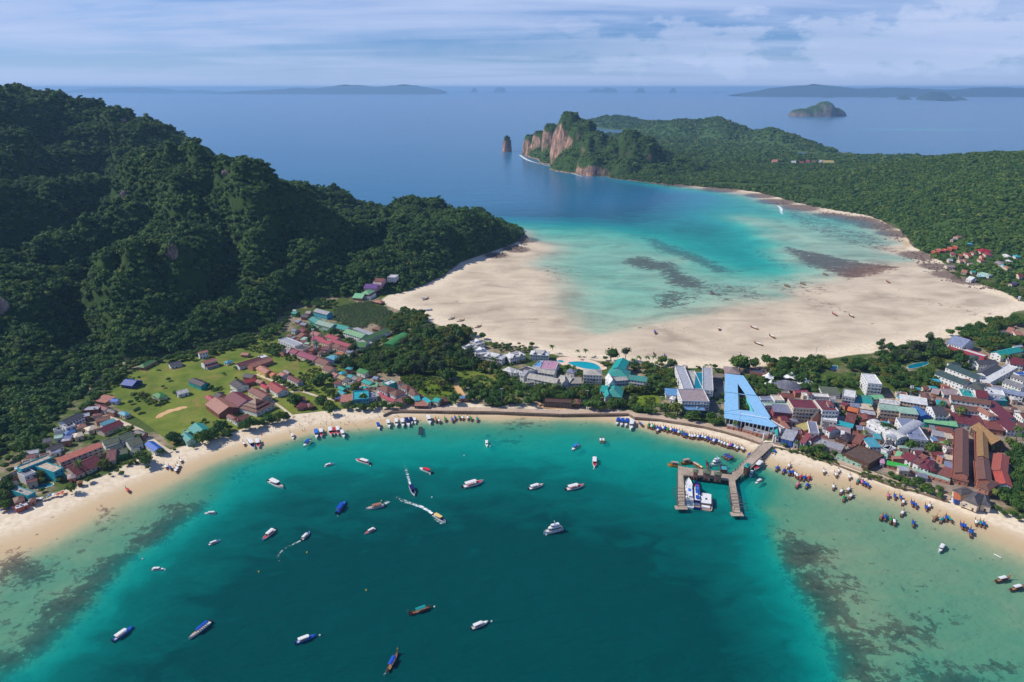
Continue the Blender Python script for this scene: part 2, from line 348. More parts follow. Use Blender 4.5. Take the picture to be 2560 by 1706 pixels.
reefs = [(gp('D8', [(160,230),(480,390),(700,450),(640,560),(560,580),(660,700),(870,820),(780,960),(700,1040),(600,1040),(440,900),(390,780),(300,640),(240,500),(150,320)]), 1.),
 (gp('D8', [(600,1120),(830,1080),(950,1170),(1110,1290),(1000,1350),(1130,1470),(1200,1600),(800,1600),(700,1330)]), 1.),
 (gp('D8', [(980,1050),(1120,1000),(1300,1060),(1500,990),(1600,1060),(1500,1200),(1550,1260),(1330,1290),(1230,1280),(1200,1190),(1050,1160)]), .85),
 (gp('D8', [(1300,1340),(1550,1380),(1750,1340),(1900,1480),(2100,1568),(2100,1700),(1400,1700)]), .8), (gp('D8', [(2010,1370),(2200,1440),(2180,1480),(2040,1430)]), .9), (gp('D8', [(670,620),(800,610),(830,690),(720,700)]), .8),
 (gp('D8', [(900,500),(1500,600),(1800,900),(2250,1300),(1700,1250),(1300,950),(900,800)]), .33),
 (gp('D7', [(1700,20),(1400,100),(1380,180),(1300,200),(1200,300),(1080,380),(1000,460),(900,540),(650,640),(720,740),(600,800),(350,920),(300,1060),(200,1230),(-100,1330),(-100,1650),(150,1500),(350,1280),(500,1150),(620,1060),(830,830),(970,640),(1040,560),(1170,450),(1370,370),(1520,250),(1720,80)]), 1.),
 (gp('D7', [(-100,480),(200,500),(400,560),(430,650),(300,760),(100,760),(-100,720)]), .9), (gp('D7', [(0,800),(350,800),(500,700),(600,780),(330,930),(280,1050),(0,1250)]), .5),
 (gp('D7', [(350,450),(700,330),(1100,250),(1250,200),(1000,420),(700,480),(400,480)]), .45), (gp('D7', [(840,110),(880,120),(980,240),(950,260)]), .9), (gp('D7', [(890,60),(930,60),(1000,130),(960,130)]), .6),
 (gp('D2', [(0,640),(120,570),(400,430),(640,380),(420,450),(230,540),(60,700),(0,730)]), .8), (gp('D2', [(1100,270),(1330,240),(1300,290),(1150,320)]), .5),
 (gp('C3', [(1440,1340),(1700,1330),(2000,1350),(2100,1400),(1950,1460),(1700,1400),(1650,1500),(1500,1400)]), .75), (gp('D5', [(400,150),(690,150),(880,190),(700,220),(500,220)]), .8),
 (gp('C4', [(1450,1260),(1700,1250),(1900,1400),(2200,1450),(1800,1480),(1500,1380)]), .3),
 (gp('E2', [(1760,150),(1900,150),(2353,330),(2353,430),(2200,360),(2050,300),(1900,260)]), .9),
 (gp('E2', [(1640,310),(1800,290),(1900,330),(2000,330),(2100,420),(2250,480),(2250,540),(2080,530),(1960,500),(1900,400),(1800,400),(1640,350)]), 1.), (gp('E2', [(1850,570),(2000,530),(2190,600),(2100,680),(1850,680)]), .8),
 (gp('E2', [(1000,330),(1300,360),(1400,420),(1300,520),(1000,480)]), .42), (gp('E2', [(900,770),(1100,700),(1060,790),(1000,810)]), .55), (gp('E2', [(330,640),(420,625),(480,650),(420,680)]), .7), (gp('E2', [(1700,480),(1900,560),(1800,600)]), .4),
 (gp('E3', [(680,740),(900,790),(1300,870),(1520,900),(1350,950),(1150,985),(1000,930),(800,850)]), 1.), (gp('E3', [(650,480),(850,500),(1200,640),(1250,560),(1300,640),(1450,740),(1600,830),(1200,760),(800,620)]), .62),
 (gp('E3', [(0,770),(200,850),(430,920),(250,935),(120,870),(0,830)]), .95), (gp('E3', [(420,700),(600,800),(780,900),(700,900),(500,790)]), .8), (gp('E3', [(500,980),(800,960),(1100,1040),(1000,1100),(700,1100)]), .5), (gp('E3', [(0,900),(200,1000),(500,1010),(700,1130),(300,1140),(0,1120)]), .58),
 (gp('E1', [(1100,390),(1800,480),(2200,600),(1950,600),(1500,480)]), .50), (gp('E1', [(600,420),(900,480),(1100,560),(700,560)]), .5), (gp('E1', [(1550,590),(1900,670),(1750,690)]), .4)]
reef = np.zeros(GX.shape); near = (np.abs(GX) < 1400) & (GY > 200) & (GY < 2300)
for poly, a in reefs:
    v = sdf(GX[near], GY[near], poly); r = np.zeros(GX.shape); r[near] = a*sstep(-26, 24, v); reef = np.maximum(reef, r)
# where the ground is grown over, dry, rocky
loh_side = sdf(GX, GY, [G(u, v) for u, v in land_loh+land_lohR]+[G(1600,420),G(1000,560)]+[G(u, v) for u, v in land_lohL[::-1]])
tidal = sstep(-2, 8, loh_side)
rockb = np.zeros(GX.shape)
for u, v, r in [(2300,640,40),(2340,668,30),(2240,585,45),(2190,565,50),(2140,550,60),(2080,540,45),(2000,520,55),(1940,505,55),(1900,490,50),(1800,475,60),(2380,690,35),(2420,705,30),(1312,600,34),(1290,625,30),(1240,640,25),(1700,462,60)]:
    x, y = G(u, v); rockb = np.maximum(rockb, np.exp(-((GX-x)**2+(GY-y)**2)/(r*r)))
off = np.maximum(sstep(1150, 1900, GY+0*GX-np.clip(GX, -400, 600)*.35), sstep(0, 1, np.abs(GX)-1500))
off = np.clip(off, 0, 1)

def ground_mat():
    s = NT('sand_and_soil'); p = s.geo(); sp = s.n('ShaderNodeSeparateXYZ'); s.L.new(p, sp.inputs[0]); z = sp.outputs[2]
    n1 = s.noise(p, .02, 6, .6); n2 = s.noise(p, .25, 5, .65); n3 = s.noise(p, .012, 7, .6, .8, scale=(1, 2.0, 1), rot=(0, 0, -.35))
    dry = s.mix(s.ramp(n2, [(.35, 0), (.65, 1)]), lin((200, 183, 158)), lin((222, 208, 184)))
    wet = s.mix(s.ramp(n3, [(.3, 0), (.62, 1)]), lin((156, 141, 122)), lin((198, 183, 160)))
    wet = s.mix(s.ramp(n1, [(.45, 0), (.7, .6)]), wet, lin((212, 196, 170)))
    sand = s.mix(s.attr('tidal'), s.mix(s.ramp(z, [(.0, 1), (.5, 0)]), dry, lin((186, 164, 130))), s.mix(s.ramp(z, [(.5, 0), (1.1, 1)]), wet, dry))
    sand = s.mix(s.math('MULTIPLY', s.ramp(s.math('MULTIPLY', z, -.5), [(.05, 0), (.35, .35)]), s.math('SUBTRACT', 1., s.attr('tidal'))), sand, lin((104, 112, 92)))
    # weed and coral: patches break up at their edges
    rn = s.noise(p, .055, 9, .74, .6, scale=(1, 1.5, 1)); rn2 = s.noise(p, .16, 6, .75)
    rr = s.math('ADD', s.math('MULTIPLY', rn, .5), s.math('MULTIPLY', rn2, .5))
    th = s.math('ADD', s.attr('reef'), rr)
    m = s.ramp(s.math('MULTIPLY_ADD', s.attr('reef'), s.math('MULTIPLY_ADD', s.attr('tidal'), -.10, .52), s.math('MULTIPLY_ADD', rr, 1.7, -.35)), [(.74, 0), (.80, .8), (.92, 1)])
    rc = s.mix(s.ramp(rn2, [(.35, 0), (.65, 1)]), lin((68, 52, 45)), lin((132, 102, 86)))
    col = s.mix(m, sand, rc)
    # dark specks of loose weed
    vo = s.n('ShaderNodeTexVoronoi'); vo.inputs['Scale'].default_value = .11; s.L.new(p, vo.inputs['Vector'])
    spk = s.ramp(s.math('ADD', vo.outputs['Distance'], s.math('MULTIPLY', n1, -.14)), [(.0, .75), (.055, 0)])
    col = s.mix(s.math('MULTIPLY', spk, s.ramp(z, [(.0, 1), (.8, 0)])), col, lin((90, 80, 68)))
    rk = s.ramp(s.math('ADD', s.attr('rock'), s.math('MULTIPLY', s.math('SUBTRACT', n2, .5), 1.2)), [(.4, 0), (.55, 1)])
    col = s.mix(rk, col, s.mix(n2, lin((72, 58, 52)), lin((150, 132, 118))))
    soil = s.mix(s.ramp(n2, [(.3, 0), (.7, 1)]), lin((112, 100, 82)), lin((164, 148, 124)))
    green = s.mix(n2, lin((40, 58, 24)), lin((86, 104, 42)))
    soil = s.mix(s.ramp(n1, [(.42, 0), (.52, 1)]), soil, green)
    col = s.mix(s.ramp(z, [(1.75, 0), (1.97, 1)]) if False else s.ramp(s.math('SUBTRACT', z, 1.2), [(.62, 0), (.76, 1)]), col, soil)
    s.principled(col, .85, .15, s.bump(n2, .3, .5)); return s.m
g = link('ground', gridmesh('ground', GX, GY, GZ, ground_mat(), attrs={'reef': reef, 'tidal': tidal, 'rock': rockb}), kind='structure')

def water_mat():
    s = NT('sea_water'); p = s.geo(); d0 = s.attr('depth')
    n = s.noise(p, .03, 5, .6, .6, scale=(1, 1.8, 1)); nn = s.math('SUBTRACT', n, .5)
    d = s.math('MAXIMUM', s.math('MULTIPLY', d0, s.math('ADD', 1., s.math('MULTIPLY', nn, .9))), 0.)
    dr = d; d = s.math('DIVIDE', s.math('MULTIPLY', d, d), s.math('ADD', d, 2.2))
    def ex(k): return s.math('EXPONENT', s.math('MULTIPLY', d, -k))
    cb = s.n('ShaderNodeCombineColor'); inv = s.n('ShaderNodeCombineColor')
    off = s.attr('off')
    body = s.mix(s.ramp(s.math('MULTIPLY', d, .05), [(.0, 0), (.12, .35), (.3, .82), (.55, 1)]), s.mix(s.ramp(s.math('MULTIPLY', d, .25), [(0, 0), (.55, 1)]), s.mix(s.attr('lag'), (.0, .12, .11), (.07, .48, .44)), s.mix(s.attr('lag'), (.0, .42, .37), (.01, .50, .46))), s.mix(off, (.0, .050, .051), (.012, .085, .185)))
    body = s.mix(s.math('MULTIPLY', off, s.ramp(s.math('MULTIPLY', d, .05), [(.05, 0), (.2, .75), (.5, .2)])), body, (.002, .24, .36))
    for i, k in enumerate((.6, .29, .31)):
        t = ex(k) if i else s.math('EXPONENT', s.math('MULTIPLY', dr, -k)); s.L.new(t, cb.inputs[i]); s.L.new(s.math('SUBTRACT', 1., t), inv.inputs[i])
    big = s.noise(p, .004, 4, .6, .8, scale=(1, 2.2, 1)); body = s.mix(s.ramp(big, [(.3, 0), (.7, .35)]), body, s.mix(1., body, (1.35, 1.3, 1.25), 'MULTIPLY'))
    sc = s.mix(1., body, inv.outputs[0], 'MULTIPLY')
    w1 = s.noise(p, .2, 4, .65, .3, scale=(1, 1.7, 1), rot=(0, 0, .3)); w2 = s.noise(p, .05, 3, .5, .3, scale=(1, 2.2, 1), rot=(0, 0, -.2)); w3 = s.noise(p, .008, 3, .5, .3, scale=(1, 3, 1))
    hgt = s.math('ADD', s.math('MULTIPLY', w1, .9), s.math('ADD', s.math('MULTIPLY', w2, 2.2), s.math('MULTIPLY', w3, 4.)))
    nb = s.bump(hgt, .35, .55)
    tr = s.n('ShaderNodeBsdfTransparent'); s.L.new(cb.outputs[0], tr.inputs[0])
    df = s.n('ShaderNodeBsdfDiffuse'); s.L.new(sc, df.inputs[0]); s.L.new(s.bump(hgt, .6, 1.5), df.inputs['Normal'])
    ad = s.n('ShaderNodeAddShader'); s.L.new(tr.outputs[0], ad.inputs[0]); s.L.new(df.outputs[0], ad.inputs[1])
    gl = s.n('ShaderNodeBsdfGlossy'); gl.inputs['Roughness'].default_value = .22; gl.inputs[0].default_value = (1, 1, 1, 1); s.L.new(nb, gl.inputs['Normal'])
    fr = s.n('ShaderNodeFresnel'); fr.inputs['IOR'].default_value = 1.33; s.L.new(nb, fr.inputs['Normal'])
    f = s.math('MULTIPLY', fr.outputs[0], s.math('MULTIPLY_ADD', off, .40, .34))
    f = s.math('MULTIPLY', f, s.ramp(d0, [(0, .25), (.3, 1)]))
    ms = s.n('ShaderNodeMixShader'); s.L.new(f, ms.inputs[0]); s.L.new(ad.outputs[0], ms.inputs[1]); s.L.new(gl.outputs[0], ms.inputs[2])
    s.L.new(ms.outputs[0], s.out.inputs[0]); return s.m
sea_keep = GZ < .12
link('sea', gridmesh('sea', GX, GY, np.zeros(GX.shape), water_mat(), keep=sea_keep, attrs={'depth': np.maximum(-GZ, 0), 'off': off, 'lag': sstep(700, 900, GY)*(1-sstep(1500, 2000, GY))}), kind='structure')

# ------------------------------------------------------------------ hills
HILLS = []       # (height function, polygon) for planting and building on slopes
def hill_mat(name, rock1, rock2, g1=(.02, .045, .012), g2=(.045, .085, .02), lo=.45, hi=.6, shw=1.):
    s = NT(name); p = s.geo(); sp = s.n('ShaderNodeSeparateXYZ'); s.L.new(s.geo('Normal'), sp.inputs[0])
    n1 = s.noise(p, .03, 6, .65); n2 = s.noise(p, .12, 6, .7, scale=(1, 1, .25))
    green = s.mix(n1, g1, g2)
    rock = s.mix(s.ramp(n2, [(.35, 0), (.62, 1)]), rock1, rock2)
    n3 = s.noise(p, .045, 5, .7, scale=(1, 1, .35)); rock = s.mix(s.ramp(n3, [(.4, .55), (.58, 0)]), rock, s.mix(.5, rock1, (.12, .12, .11)))
    rock = s.mix(s.ramp(n1, [(.52, 0), (.66, .9)]), rock, green)
    f = s.ramp(s.math('ADD', sp.outputs[2], s.math('MULTIPLY', s.math('SUBTRACT', n1, .5), .5)), [(lo, 1), (hi, 0)])
    pz = s.n('ShaderNodeSeparateXYZ'); s.L.new(p, pz.inputs[0])
    shore = s.math('MULTIPLY', s.ramp(s.math('ADD', s.math('MULTIPLY', pz.outputs[2], .1), s.math('MULTIPLY', n2, .3)), [(.3, 1), (.55, 0)]), shw)
    f = s.math('MAXIMUM', f, shore)
    s.principled(s.mix(f, green, rock), .9, .1, s.bump(n2, .8, 3.)); return s.m
def billow(x, y, s_, o, sd):
    return 1-fbm(x, y, s_, o, sd, True)
def hill(name, label, poly, ctrl, step, mat, gorges=(), namp=12, nscale=120, edge=50, bounds=None, ridged=True, terr=0., seed=3, below=.6):
    def nz(x, y):
        wx = x+(fbm(x, y, 80, 3, seed+20)-.5)*40; wy = y+(fbm(x, y, 80, 3, seed+30)-.5)*40
        n = (billow(wx, wy, nscale*2.1, 2, seed+7)-.4)*namp*2.6+(billow(wx, wy, nscale, 3, seed)-.4)*namp*2.4
        n = n+(billow(wx, wy, nscale*.33, 2, seed+5)-.4)*namp*.9
        return n*sstep(0, edge*2, sdf(x, y, poly))
    q_ = np.array([(x, y, 1.) for x, y in poly]+list(ctrl)); q_[:, 2] -= nz(q_[:, 0], q_[:, 1])
    rb = RBF(q_, .0)
    def hf(x, y):
        x = np.asarray(x, float); y = np.asarray(y, float)
        d = sdf(x, y, poly); z = rb(x, y)+nz(x, y); e = sstep(0, edge, d)
        for L_, dep, wid in gorges:
            dm = np.full(x.shape, 1e9)
            for (ax, ay, _), (bx, by, _) in zip(L_, L_[1:]):
                ex, ey = bx-ax, by-ay; t = np.clip(((x-ax)*ex+(y-ay)*ey)/(ex*ex+ey*ey), 0, 1); dm = np.minimum(dm, np.hypot(x-ax-t*ex, y-ay-t*ey))
            z = z-dep*np.exp(-(dm/wid)**2)*e
        if terr: 
            q = (z+(fbm(x, y, 130, 3, seed+50)-.5)*70)/terr; fr = q-np.floor(q); off_ = (fbm(x, y, 130, 3, seed+50)-.5)*70; e = e*sstep(5, 50, z); z = z*(1-.5*e)+.5*e*(terr*(np.floor(q)+sstep(.25, .75, fr))-off_)
        z = np.where(d > 0, np.maximum(z, .8+np.minimum(.14*d, 9)), 1.-below*(-d))
        return np.minimum(z, 1.5+np.maximum(d, 0)*2.2) 
    x0, x1, y0, y1 = bounds
    X, Y = np.meshgrid(np.arange(x0, x1, step), np.arange(y0, y1, step))
    Zv = hf(X, Y); D = sdf(X, Y, poly)
    xx, yy = X, Y; dd = Y*cp-(Zv-H)*spn; uu = 1280+F*X/np.maximum(dd, 1)
    keep = (D > -step*4) & (uu > -700) & (uu < 3260)
    o = link(name, gridmesh(name, X, Y, Zv, mat, keep=keep), kind='structure')
    if label: o['label'] = label
    def look(x, y):                      # bilinear height lookup
        i = np.clip((np.asarray(x)-x0)/step, 0, X.shape[1]-1.001); j = np.clip((np.asarray(y)-y0)/step, 0, X.shape[0]-1.001)
        a = i.astype(int); b = j.astype(int); fx = i-a; fy = j-b
        return (Zv[b, a]*(1-fx)+Zv[b, a+1]*fx)*(1-fy)+(Zv[b+1, a]*(1-fx)+Zv[b+1, a+1]*fx)*fy
    HILLS.append((look, poly, bounds)); return look
karst = hill_mat('jungle_limestone', lin((96, 78, 74)), lin((160, 128, 118)), lo=.10, hi=.24)
base = [G(u, v) for u, v in [(0,1165),(50,1130),(130,1080),(180,1025),(240,975),(262,935),(305,905),(400,897),(480,880),(560,852),(640,832),(690,812),(705,780),(745,757),(800,748),(880,748),(940,735),(985,742),(1020,731),(1060,716),(1110,693),(1122,682),(1150,660),(1182,648),(1222,635),(1268,618),(1300,604),(1308,590),(1303,572)]]
base += [(-40,1500),(-300,1640),(-700,1950),(-1700,2050),(-1700,350),(-640,330)]
T = 11.
ct = [P(u, v, y) for u, v, y in [(-250,190,1500),(0,207,1500),(100,215,1500),(200,245,1500),(250,263,1490),(300,272,1480),(340,302,1460),(365,330,1450),(420,360,1440),(470,382,1430),
  (-150,260,1250),(0,288,1250),(54,305,1250),(136,348,1240),(180,395,1220),(188,403,1130),(260,385,1120),(326,373,1120),(380,378,1110),(435,372,1110),(500,378,1090),(560,388,1080),(620,402,1060),(650,408,1050),(680,440,1050),(740,462,1060),(780,485,1070),(850,505,1080),(900,520,1100),(935,542,1120),
  (960,530,1170),(1000,522,1220),(1050,512,1250),(1110,508,1260),(1170,505,1270),(1220,520,1280),(1260,545,1290),(1285,565,1330),
  (-100,430,1000),(0,430,1020),(70,440,1020),(312,453,985),(290,500,960),(262,522,940),(220,534,930),(166,552,920),(128,575,900),(60,590,900),(0,600,880),
  (223,605,800),(259,581,810),(300,575,815),(340,574,820),(387,578,830),(440,580,840),(490,600,860),(228,690,765),(260,700,760),(330,705,770),(420,715,775),(500,700,800),(560,640,860),(600,560,930),(560,520,960),(480,500,960),(420,520,940),
  (0,690,760),(60,650,790),(-60,620,780),(0,760,690),(100,740,720),(100,850,650),(0,950,590),(200,850,680),(300,820,690),(400,790,730),(500,780,760),(600,740,800),(150,930,620),
  (640,700,840),(700,660,900),(760,620,950),(820,640,950),(880,600,1010),(940,600,1040),(1000,580,1090),(1060,570,1130),(1120,560,1160),(1180,570,1180),(1100,620,1090),(1000,640,1030),(1220,580,1230),(560,800,760),(620,790,790)]]
ct = [(x, y, z-(-4 if 18 <= i <= 24 else 4 if 25 <= i <= 26 else 26 if 27 <= i <= 30 else 22 if 31 <= i <= 36 else T)) for i, (x, y, z) in enumerate(ct)]
crest = ct[11:30]+ct[38:46]+ct[48:55]        # the stepped crests: a wall in front, a hollow behind
for j, (x, y, z) in enumerate(crest):
    k = 1 if j < 19 else .6
    ct.append((x*(y-38*k)/y, y-38*k, z-36*k)); ct.append((x*(y+75*k)/y, y+75*k, z-34*k))
ct += [(ct[i][0]*1.02, ct[i][1]+dy, ct[i][2]-dz) for i, dy, dz in [(24,140,70),(27,120,50)]]
ct += [(-900,1900,60),(-500,1800,20),(-200,1500,20),(-1300,900,250),(-1300,1500,300),(-1000,500,60),(-1400,500,120),(-1650,1000,200)]
gorges = [([P(*q) for q in L_], dep, wid) for L_, dep, wid in [
  ([(190,760,700),(180,690,780),(200,620,850),(250,560,900),(330,505,960)], 46, 30), ([(60,560,960),(150,500,1020),(190,455,1075),(250,415,1140),(340,365,1240),(430,355,1340),(490,380,1400)], 60, 42),
  ([(520,680,830),(560,600,890),(570,530,960),(520,475,1005),(500,430,1045)], 42, 28), ([(650,720,830),(680,620,920),(700,540,985),(705,490,1010)], 34, 24), ([(830,690,950),(860,600,1010),(905,550,1075)], 22, 24),
  ([(-60,680,820),(60,645,855),(130,620,880)], 36, 24), ([(330,450,1030),(400,470,1000),(460,500,960)], 34, 22), ([(280,640,790),(290,600,820)], 22, 9), ([(385,650,800),(380,600,830)], 22, 10), ([(230,330,1350),(200,360,1300),(90,400,1180)], 40, 34), ([(420,760,740),(470,700,800)], 18, 22)]]
hill_left = hill('forested_hill', 'steep forested limestone hill filling the left side', base, ct, 5., karst, namp=20, nscale=95, edge=60, gorges=gorges, bounds=(-1250, 60, 380, 1900), terr=34.)

rb_poly = [G(u, v) for u, v in [(1525,446),(1585,453),(1662,462),(1700,463),(1773,470),(1846,476),(1894,482),(1956,500),(2029,519),(2102,531),(2168,541),(2204,552),(2250,575),(2272,600),(2290,625),(2345,655),(2395,682),(2450,702),(2515,722),(2575,742)]]
rb_poly += [(900,900),(1500,880),(2600,1000),(2600,2500),(1750,2560),(1380,2620),(1000,2680),(600,2760),(380,2700)]
ct = [P(u, v, y) for u, v, y in [(1600,372,2550),(1650,385,2480),(1700,392,2450),(1750,398,2450),(1800,402,2450),(1850,405,2450),(1900,408,2450),(1950,415,2400),(2000,418,2350),(2050,418,2300),(2100,412,2250),(2168,402,2150),(2212,396,2100),(2260,390,2080),(2321,384,2050),(2400,374,2000),(2468,366,1950),(2520,366,1900),(2560,370,1850),(2640,380,1800),
   (2150,450,1900),(2250,440,1850),(2350,430,1750),(2450,440,1600),(2550,450,1500),(2300,500,1550),(2400,530,1400),(2500,560,1280),(2560,600,1180),(2350,590,1250),(2450,640,1120),(1700,430,2270),(1800,445,2150),(1900,455,2050),(2000,470,1950),(2100,490,1850)]]
ct = [(x, y, max(z-(24 if y > 1700 else 10), 3)) for x, y, z in ct]+[(1900,1800,150),(2200,1500,120),(1500,1200,90),(1900,1100,60),(1000,2500,20),(1300,2450,30),(1800,2300,80),(2400,2000,90)]
ridge_mat = hill_mat('ridge_soil', lin((70, 60, 50)), lin((120, 105, 85)), (.03, .06, .015), (.06, .11, .025), lo=.1, hi=.2)
hill_right = hill('forested_ridge', 'long low wooded ridge on the right behind the bay', rb_poly, ct, 9., ridge_mat, namp=7, nscale=170, edge=80, bounds=(300, 2600, 880, 2800), seed=11, below=.4)

# bare limestone headland: towers standing on a sloping foot
rocky = hill_mat('cliff_limestone', lin((84, 66, 60)), lin((192, 150, 128)), lo=.26, hi=.40)
def towers(name, label, specs, bounds, step, mat, seed, foot=(0,)):
    def hf(x, y):
        x = np.asarray(x, float); y = np.asarray(y, float)
        wx = x+(fbm(x, y, 45, 4, seed)-.5)*34; wy = y+(fbm(x, y, 45, 4, seed+9)-.5)*34
        z = np.full(x.shape, -12.)
        for cx, cy, rx, ry, h, p in specs:
            r = np.sqrt(((wx-cx)/rx)**2+((wy-cy)/ry)**2)
            z = np.maximum(z, -12+(h+12)*np.clip(1-r**p, 0, 1)**(.55 if p > 2.5 else 1.))
        return z+(fbm(wx, wy, 42, 5, seed+3, True)-.6)*22*np.clip(z/25, 0, 1)*(.35 if len(specs) == 2 else 1)
    x0, x1, y0, y1 = bounds; X, Y = np.meshgrid(np.arange(x0, x1, step), np.arange(y0, y1, step)); Zv = hf(X, Y)
    o = link(name, gridmesh(name, X, Y, Zv, mat, keep=Zv > -11), kind='structure', label=label)
    def look(xq, yq):
        i = np.clip((np.asarray(xq)-x0)/step, 0, X.shape[1]-1.001); j = np.clip((np.asarray(yq)-y0)/step, 0, X.shape[0]-1.001)
        a = i.astype(int); b = j.astype(int); return Zv[b, a]
    HILLS.append((look, [(x0, y0), (x1, y0), (x1, y1), (x0, y1)], bounds)); return look
def tw(u, v, y, rx, ry, p):
    x, y, z = P(u, v, y); return (x, y, rx, ry, z-3, p)
head = towers('limestone_headland', 'headland of tall rust and cream limestone cliffs under green tops',
  [tw(1424,281,2690,62,95,3.2), tw(1412,300,2740,50,80,3), tw(1376,311,2960,34,55,4), tw(1352,330,3060,36,60,4), tw(1330,338,3110,40,55,5), tw(1455,300,2650,75,110,2.6), tw(1490,330,2560,95,130,2.4),
   tw(1530,345,2520,90,120,2.4), tw(1575,328,2520,70,120,2.6), tw(1600,340,2500,90,130,2.6), tw(1640,368,2480,90,120,2.2), tw(1700,392,2440,120,120,2),
   tw(1440,372,2560,95,140,2.2), tw(1490,385,2430,75,90,4.0), tw(1530,392,2400,70,80,4.), tw(1395,375,2850,95,190,1.8), tw(1355,368,3020,70,120,1.8), tw(1570,400,2370,90,80,2.6), tw(1640,415,2330,110,90,2.2), tw(1450,335,2720,120,200,2.)],
  (-60, 820, 2180, 3300), 6., rocky, 5)
stack = towers('sea_stack', 'small tall rock stack with green cap standing alone in the sea', [tw(1267,339,3300,30,34,2.6), tw(1267,352,3300,29,32,7)], (-90, 50, 3220, 3390), 3., rocky, 8)
isl = towers('rock_island', 'hazy double-humped rocky island far out at sea', [tw(2063,254,7500,110,190,2.6), tw(2040,264,7500,140,190,2.4), tw(2010,272,7500,150,170,2.6), tw(2085,270,7520,120,160,2.6)], (2700, 3800, 7200, 7800), 12., hill_mat('island_rock', lin((84,78,74)), lin((120,108,100)), lo=.6, hi=.8), 13)
pen = towers('far_peninsula', 'green hills of the far peninsula beyond the headland',
  [tw(1538,291,5500,330,260,2.), tw(1500,298,5600,260,200,2), tw(1600,303,5200,330,300,2), tw(1650,304,4700,200,420,1.7), tw(1706,300,4400,230,450,1.7), tw(1745,303,4350,200,450,1.7), tw(1790,297,4250,210,500,1.7), tw(1830,312,4150,150,450,1.7), tw(1928,324,3700,150,380,1.7), tw(1900,332,3800,150,380,1.7), tw(1960,338,3600,150,330,1.7), tw(1995,353,3450,150,300,1.7), tw(2040,370,3300,150,240,1.8), tw(2085,386,3150,100,150,2.),
   tw(1700,350,3700,220,300,1.7), tw(1800,365,3500,220,300,1.7), tw(1900,385,3200,240,240,2), (900,3150,300,350,12,2), (1150,2780,950,230,12,7), (700,2950,260,260,20,2), (700,3700,500,900,10,7), (1000,3350,300,600,10,7)],
  (350, 2250, 2650, 6000), 16., hill_mat('peninsula_green', lin((96,84,70)), lin((140,120,100)), (.03,.07,.02), (.06,.11,.03), lo=.2, hi=.35, shw=.3), 17)
# islands along the skyline
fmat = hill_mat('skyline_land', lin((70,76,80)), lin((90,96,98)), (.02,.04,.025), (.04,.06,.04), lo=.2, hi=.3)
def skyline(label, y, prof, w=1400, seed=1):
    X = []; n = 90; us = np.linspace(prof[0][0], prof[-1][0], n); vs = np.interp(us, [a for a, b in prof], [b for a, b in prof])
    V = []; Fc = []
    rr = fbm(us, us*0+seed, 18, 4, seed)-.5
    for i in range(n):
        x, yy, z = P(us[i], vs[i]+rr[i]*4*(0 < i < n-1), y); z = max(z, 0)
        for k, (f, g_) in enumerate([(-1, -.02), (-.6, .45), (-.3, .8), (0, 1.), (.5, .7), (1, -.02)]):
            V.append((x, yy+f*w*(.4+.6*min(1, z/200)), max(z*g_, -5)))
    for i in range(n-1):
        for k in range(5): a = i*6+k; Fc.append((a, a+6, a+7, a+1))
    link('distant_island', mesh('distant_island', V, Fc, fmat, True), kind='structure', label=label)
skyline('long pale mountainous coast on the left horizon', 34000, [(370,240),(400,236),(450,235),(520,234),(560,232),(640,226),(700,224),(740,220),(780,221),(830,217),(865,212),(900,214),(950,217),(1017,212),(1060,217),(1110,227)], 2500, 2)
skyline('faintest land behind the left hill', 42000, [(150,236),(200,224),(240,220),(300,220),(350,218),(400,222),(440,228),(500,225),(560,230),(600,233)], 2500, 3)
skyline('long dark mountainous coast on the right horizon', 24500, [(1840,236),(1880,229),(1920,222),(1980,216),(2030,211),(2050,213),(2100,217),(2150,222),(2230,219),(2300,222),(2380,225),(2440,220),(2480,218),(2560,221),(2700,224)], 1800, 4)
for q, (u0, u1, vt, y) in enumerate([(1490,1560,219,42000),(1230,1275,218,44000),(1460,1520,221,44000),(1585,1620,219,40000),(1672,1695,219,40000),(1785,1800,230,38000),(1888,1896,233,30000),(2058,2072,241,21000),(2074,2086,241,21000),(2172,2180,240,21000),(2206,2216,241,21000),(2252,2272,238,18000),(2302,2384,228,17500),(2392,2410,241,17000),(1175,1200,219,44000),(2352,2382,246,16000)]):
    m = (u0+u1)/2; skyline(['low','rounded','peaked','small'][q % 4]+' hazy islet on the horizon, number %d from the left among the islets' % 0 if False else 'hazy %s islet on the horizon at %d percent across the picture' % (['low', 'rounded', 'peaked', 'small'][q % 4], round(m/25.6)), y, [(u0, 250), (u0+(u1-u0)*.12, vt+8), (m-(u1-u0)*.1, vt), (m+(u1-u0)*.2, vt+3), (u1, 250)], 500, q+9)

def surf_z(x, y):                        # top of whatever land is there
    z = float(ground_z(np.array([x]), np.array([y]))[0])
    for lk, poly, (x0, x1, y0, y1) in HILLS:
        if x0 < x < x1 and y0 < y < y1: z = max(z, float(lk(x, y)))
    return z
def hit(u, v, h=0., y0=None):            # first ground met by a sight line, plus h
    a, b, c = ray(u, v); t = 250.
    while t < 4500:
        x, y, z = a*t, b*t, H+c*t
        top = 2.0
        for lk, poly, (bx0, bx1, by0, by1) in HILLS:
            if bx0 < x < bx1 and by0 < y < by1: top = max(top, float(lk(x, y)))
        if z <= top+h: return x, y, top
        t += 4.
    x, y = G(u, v, 2+h); return x, y, 2.

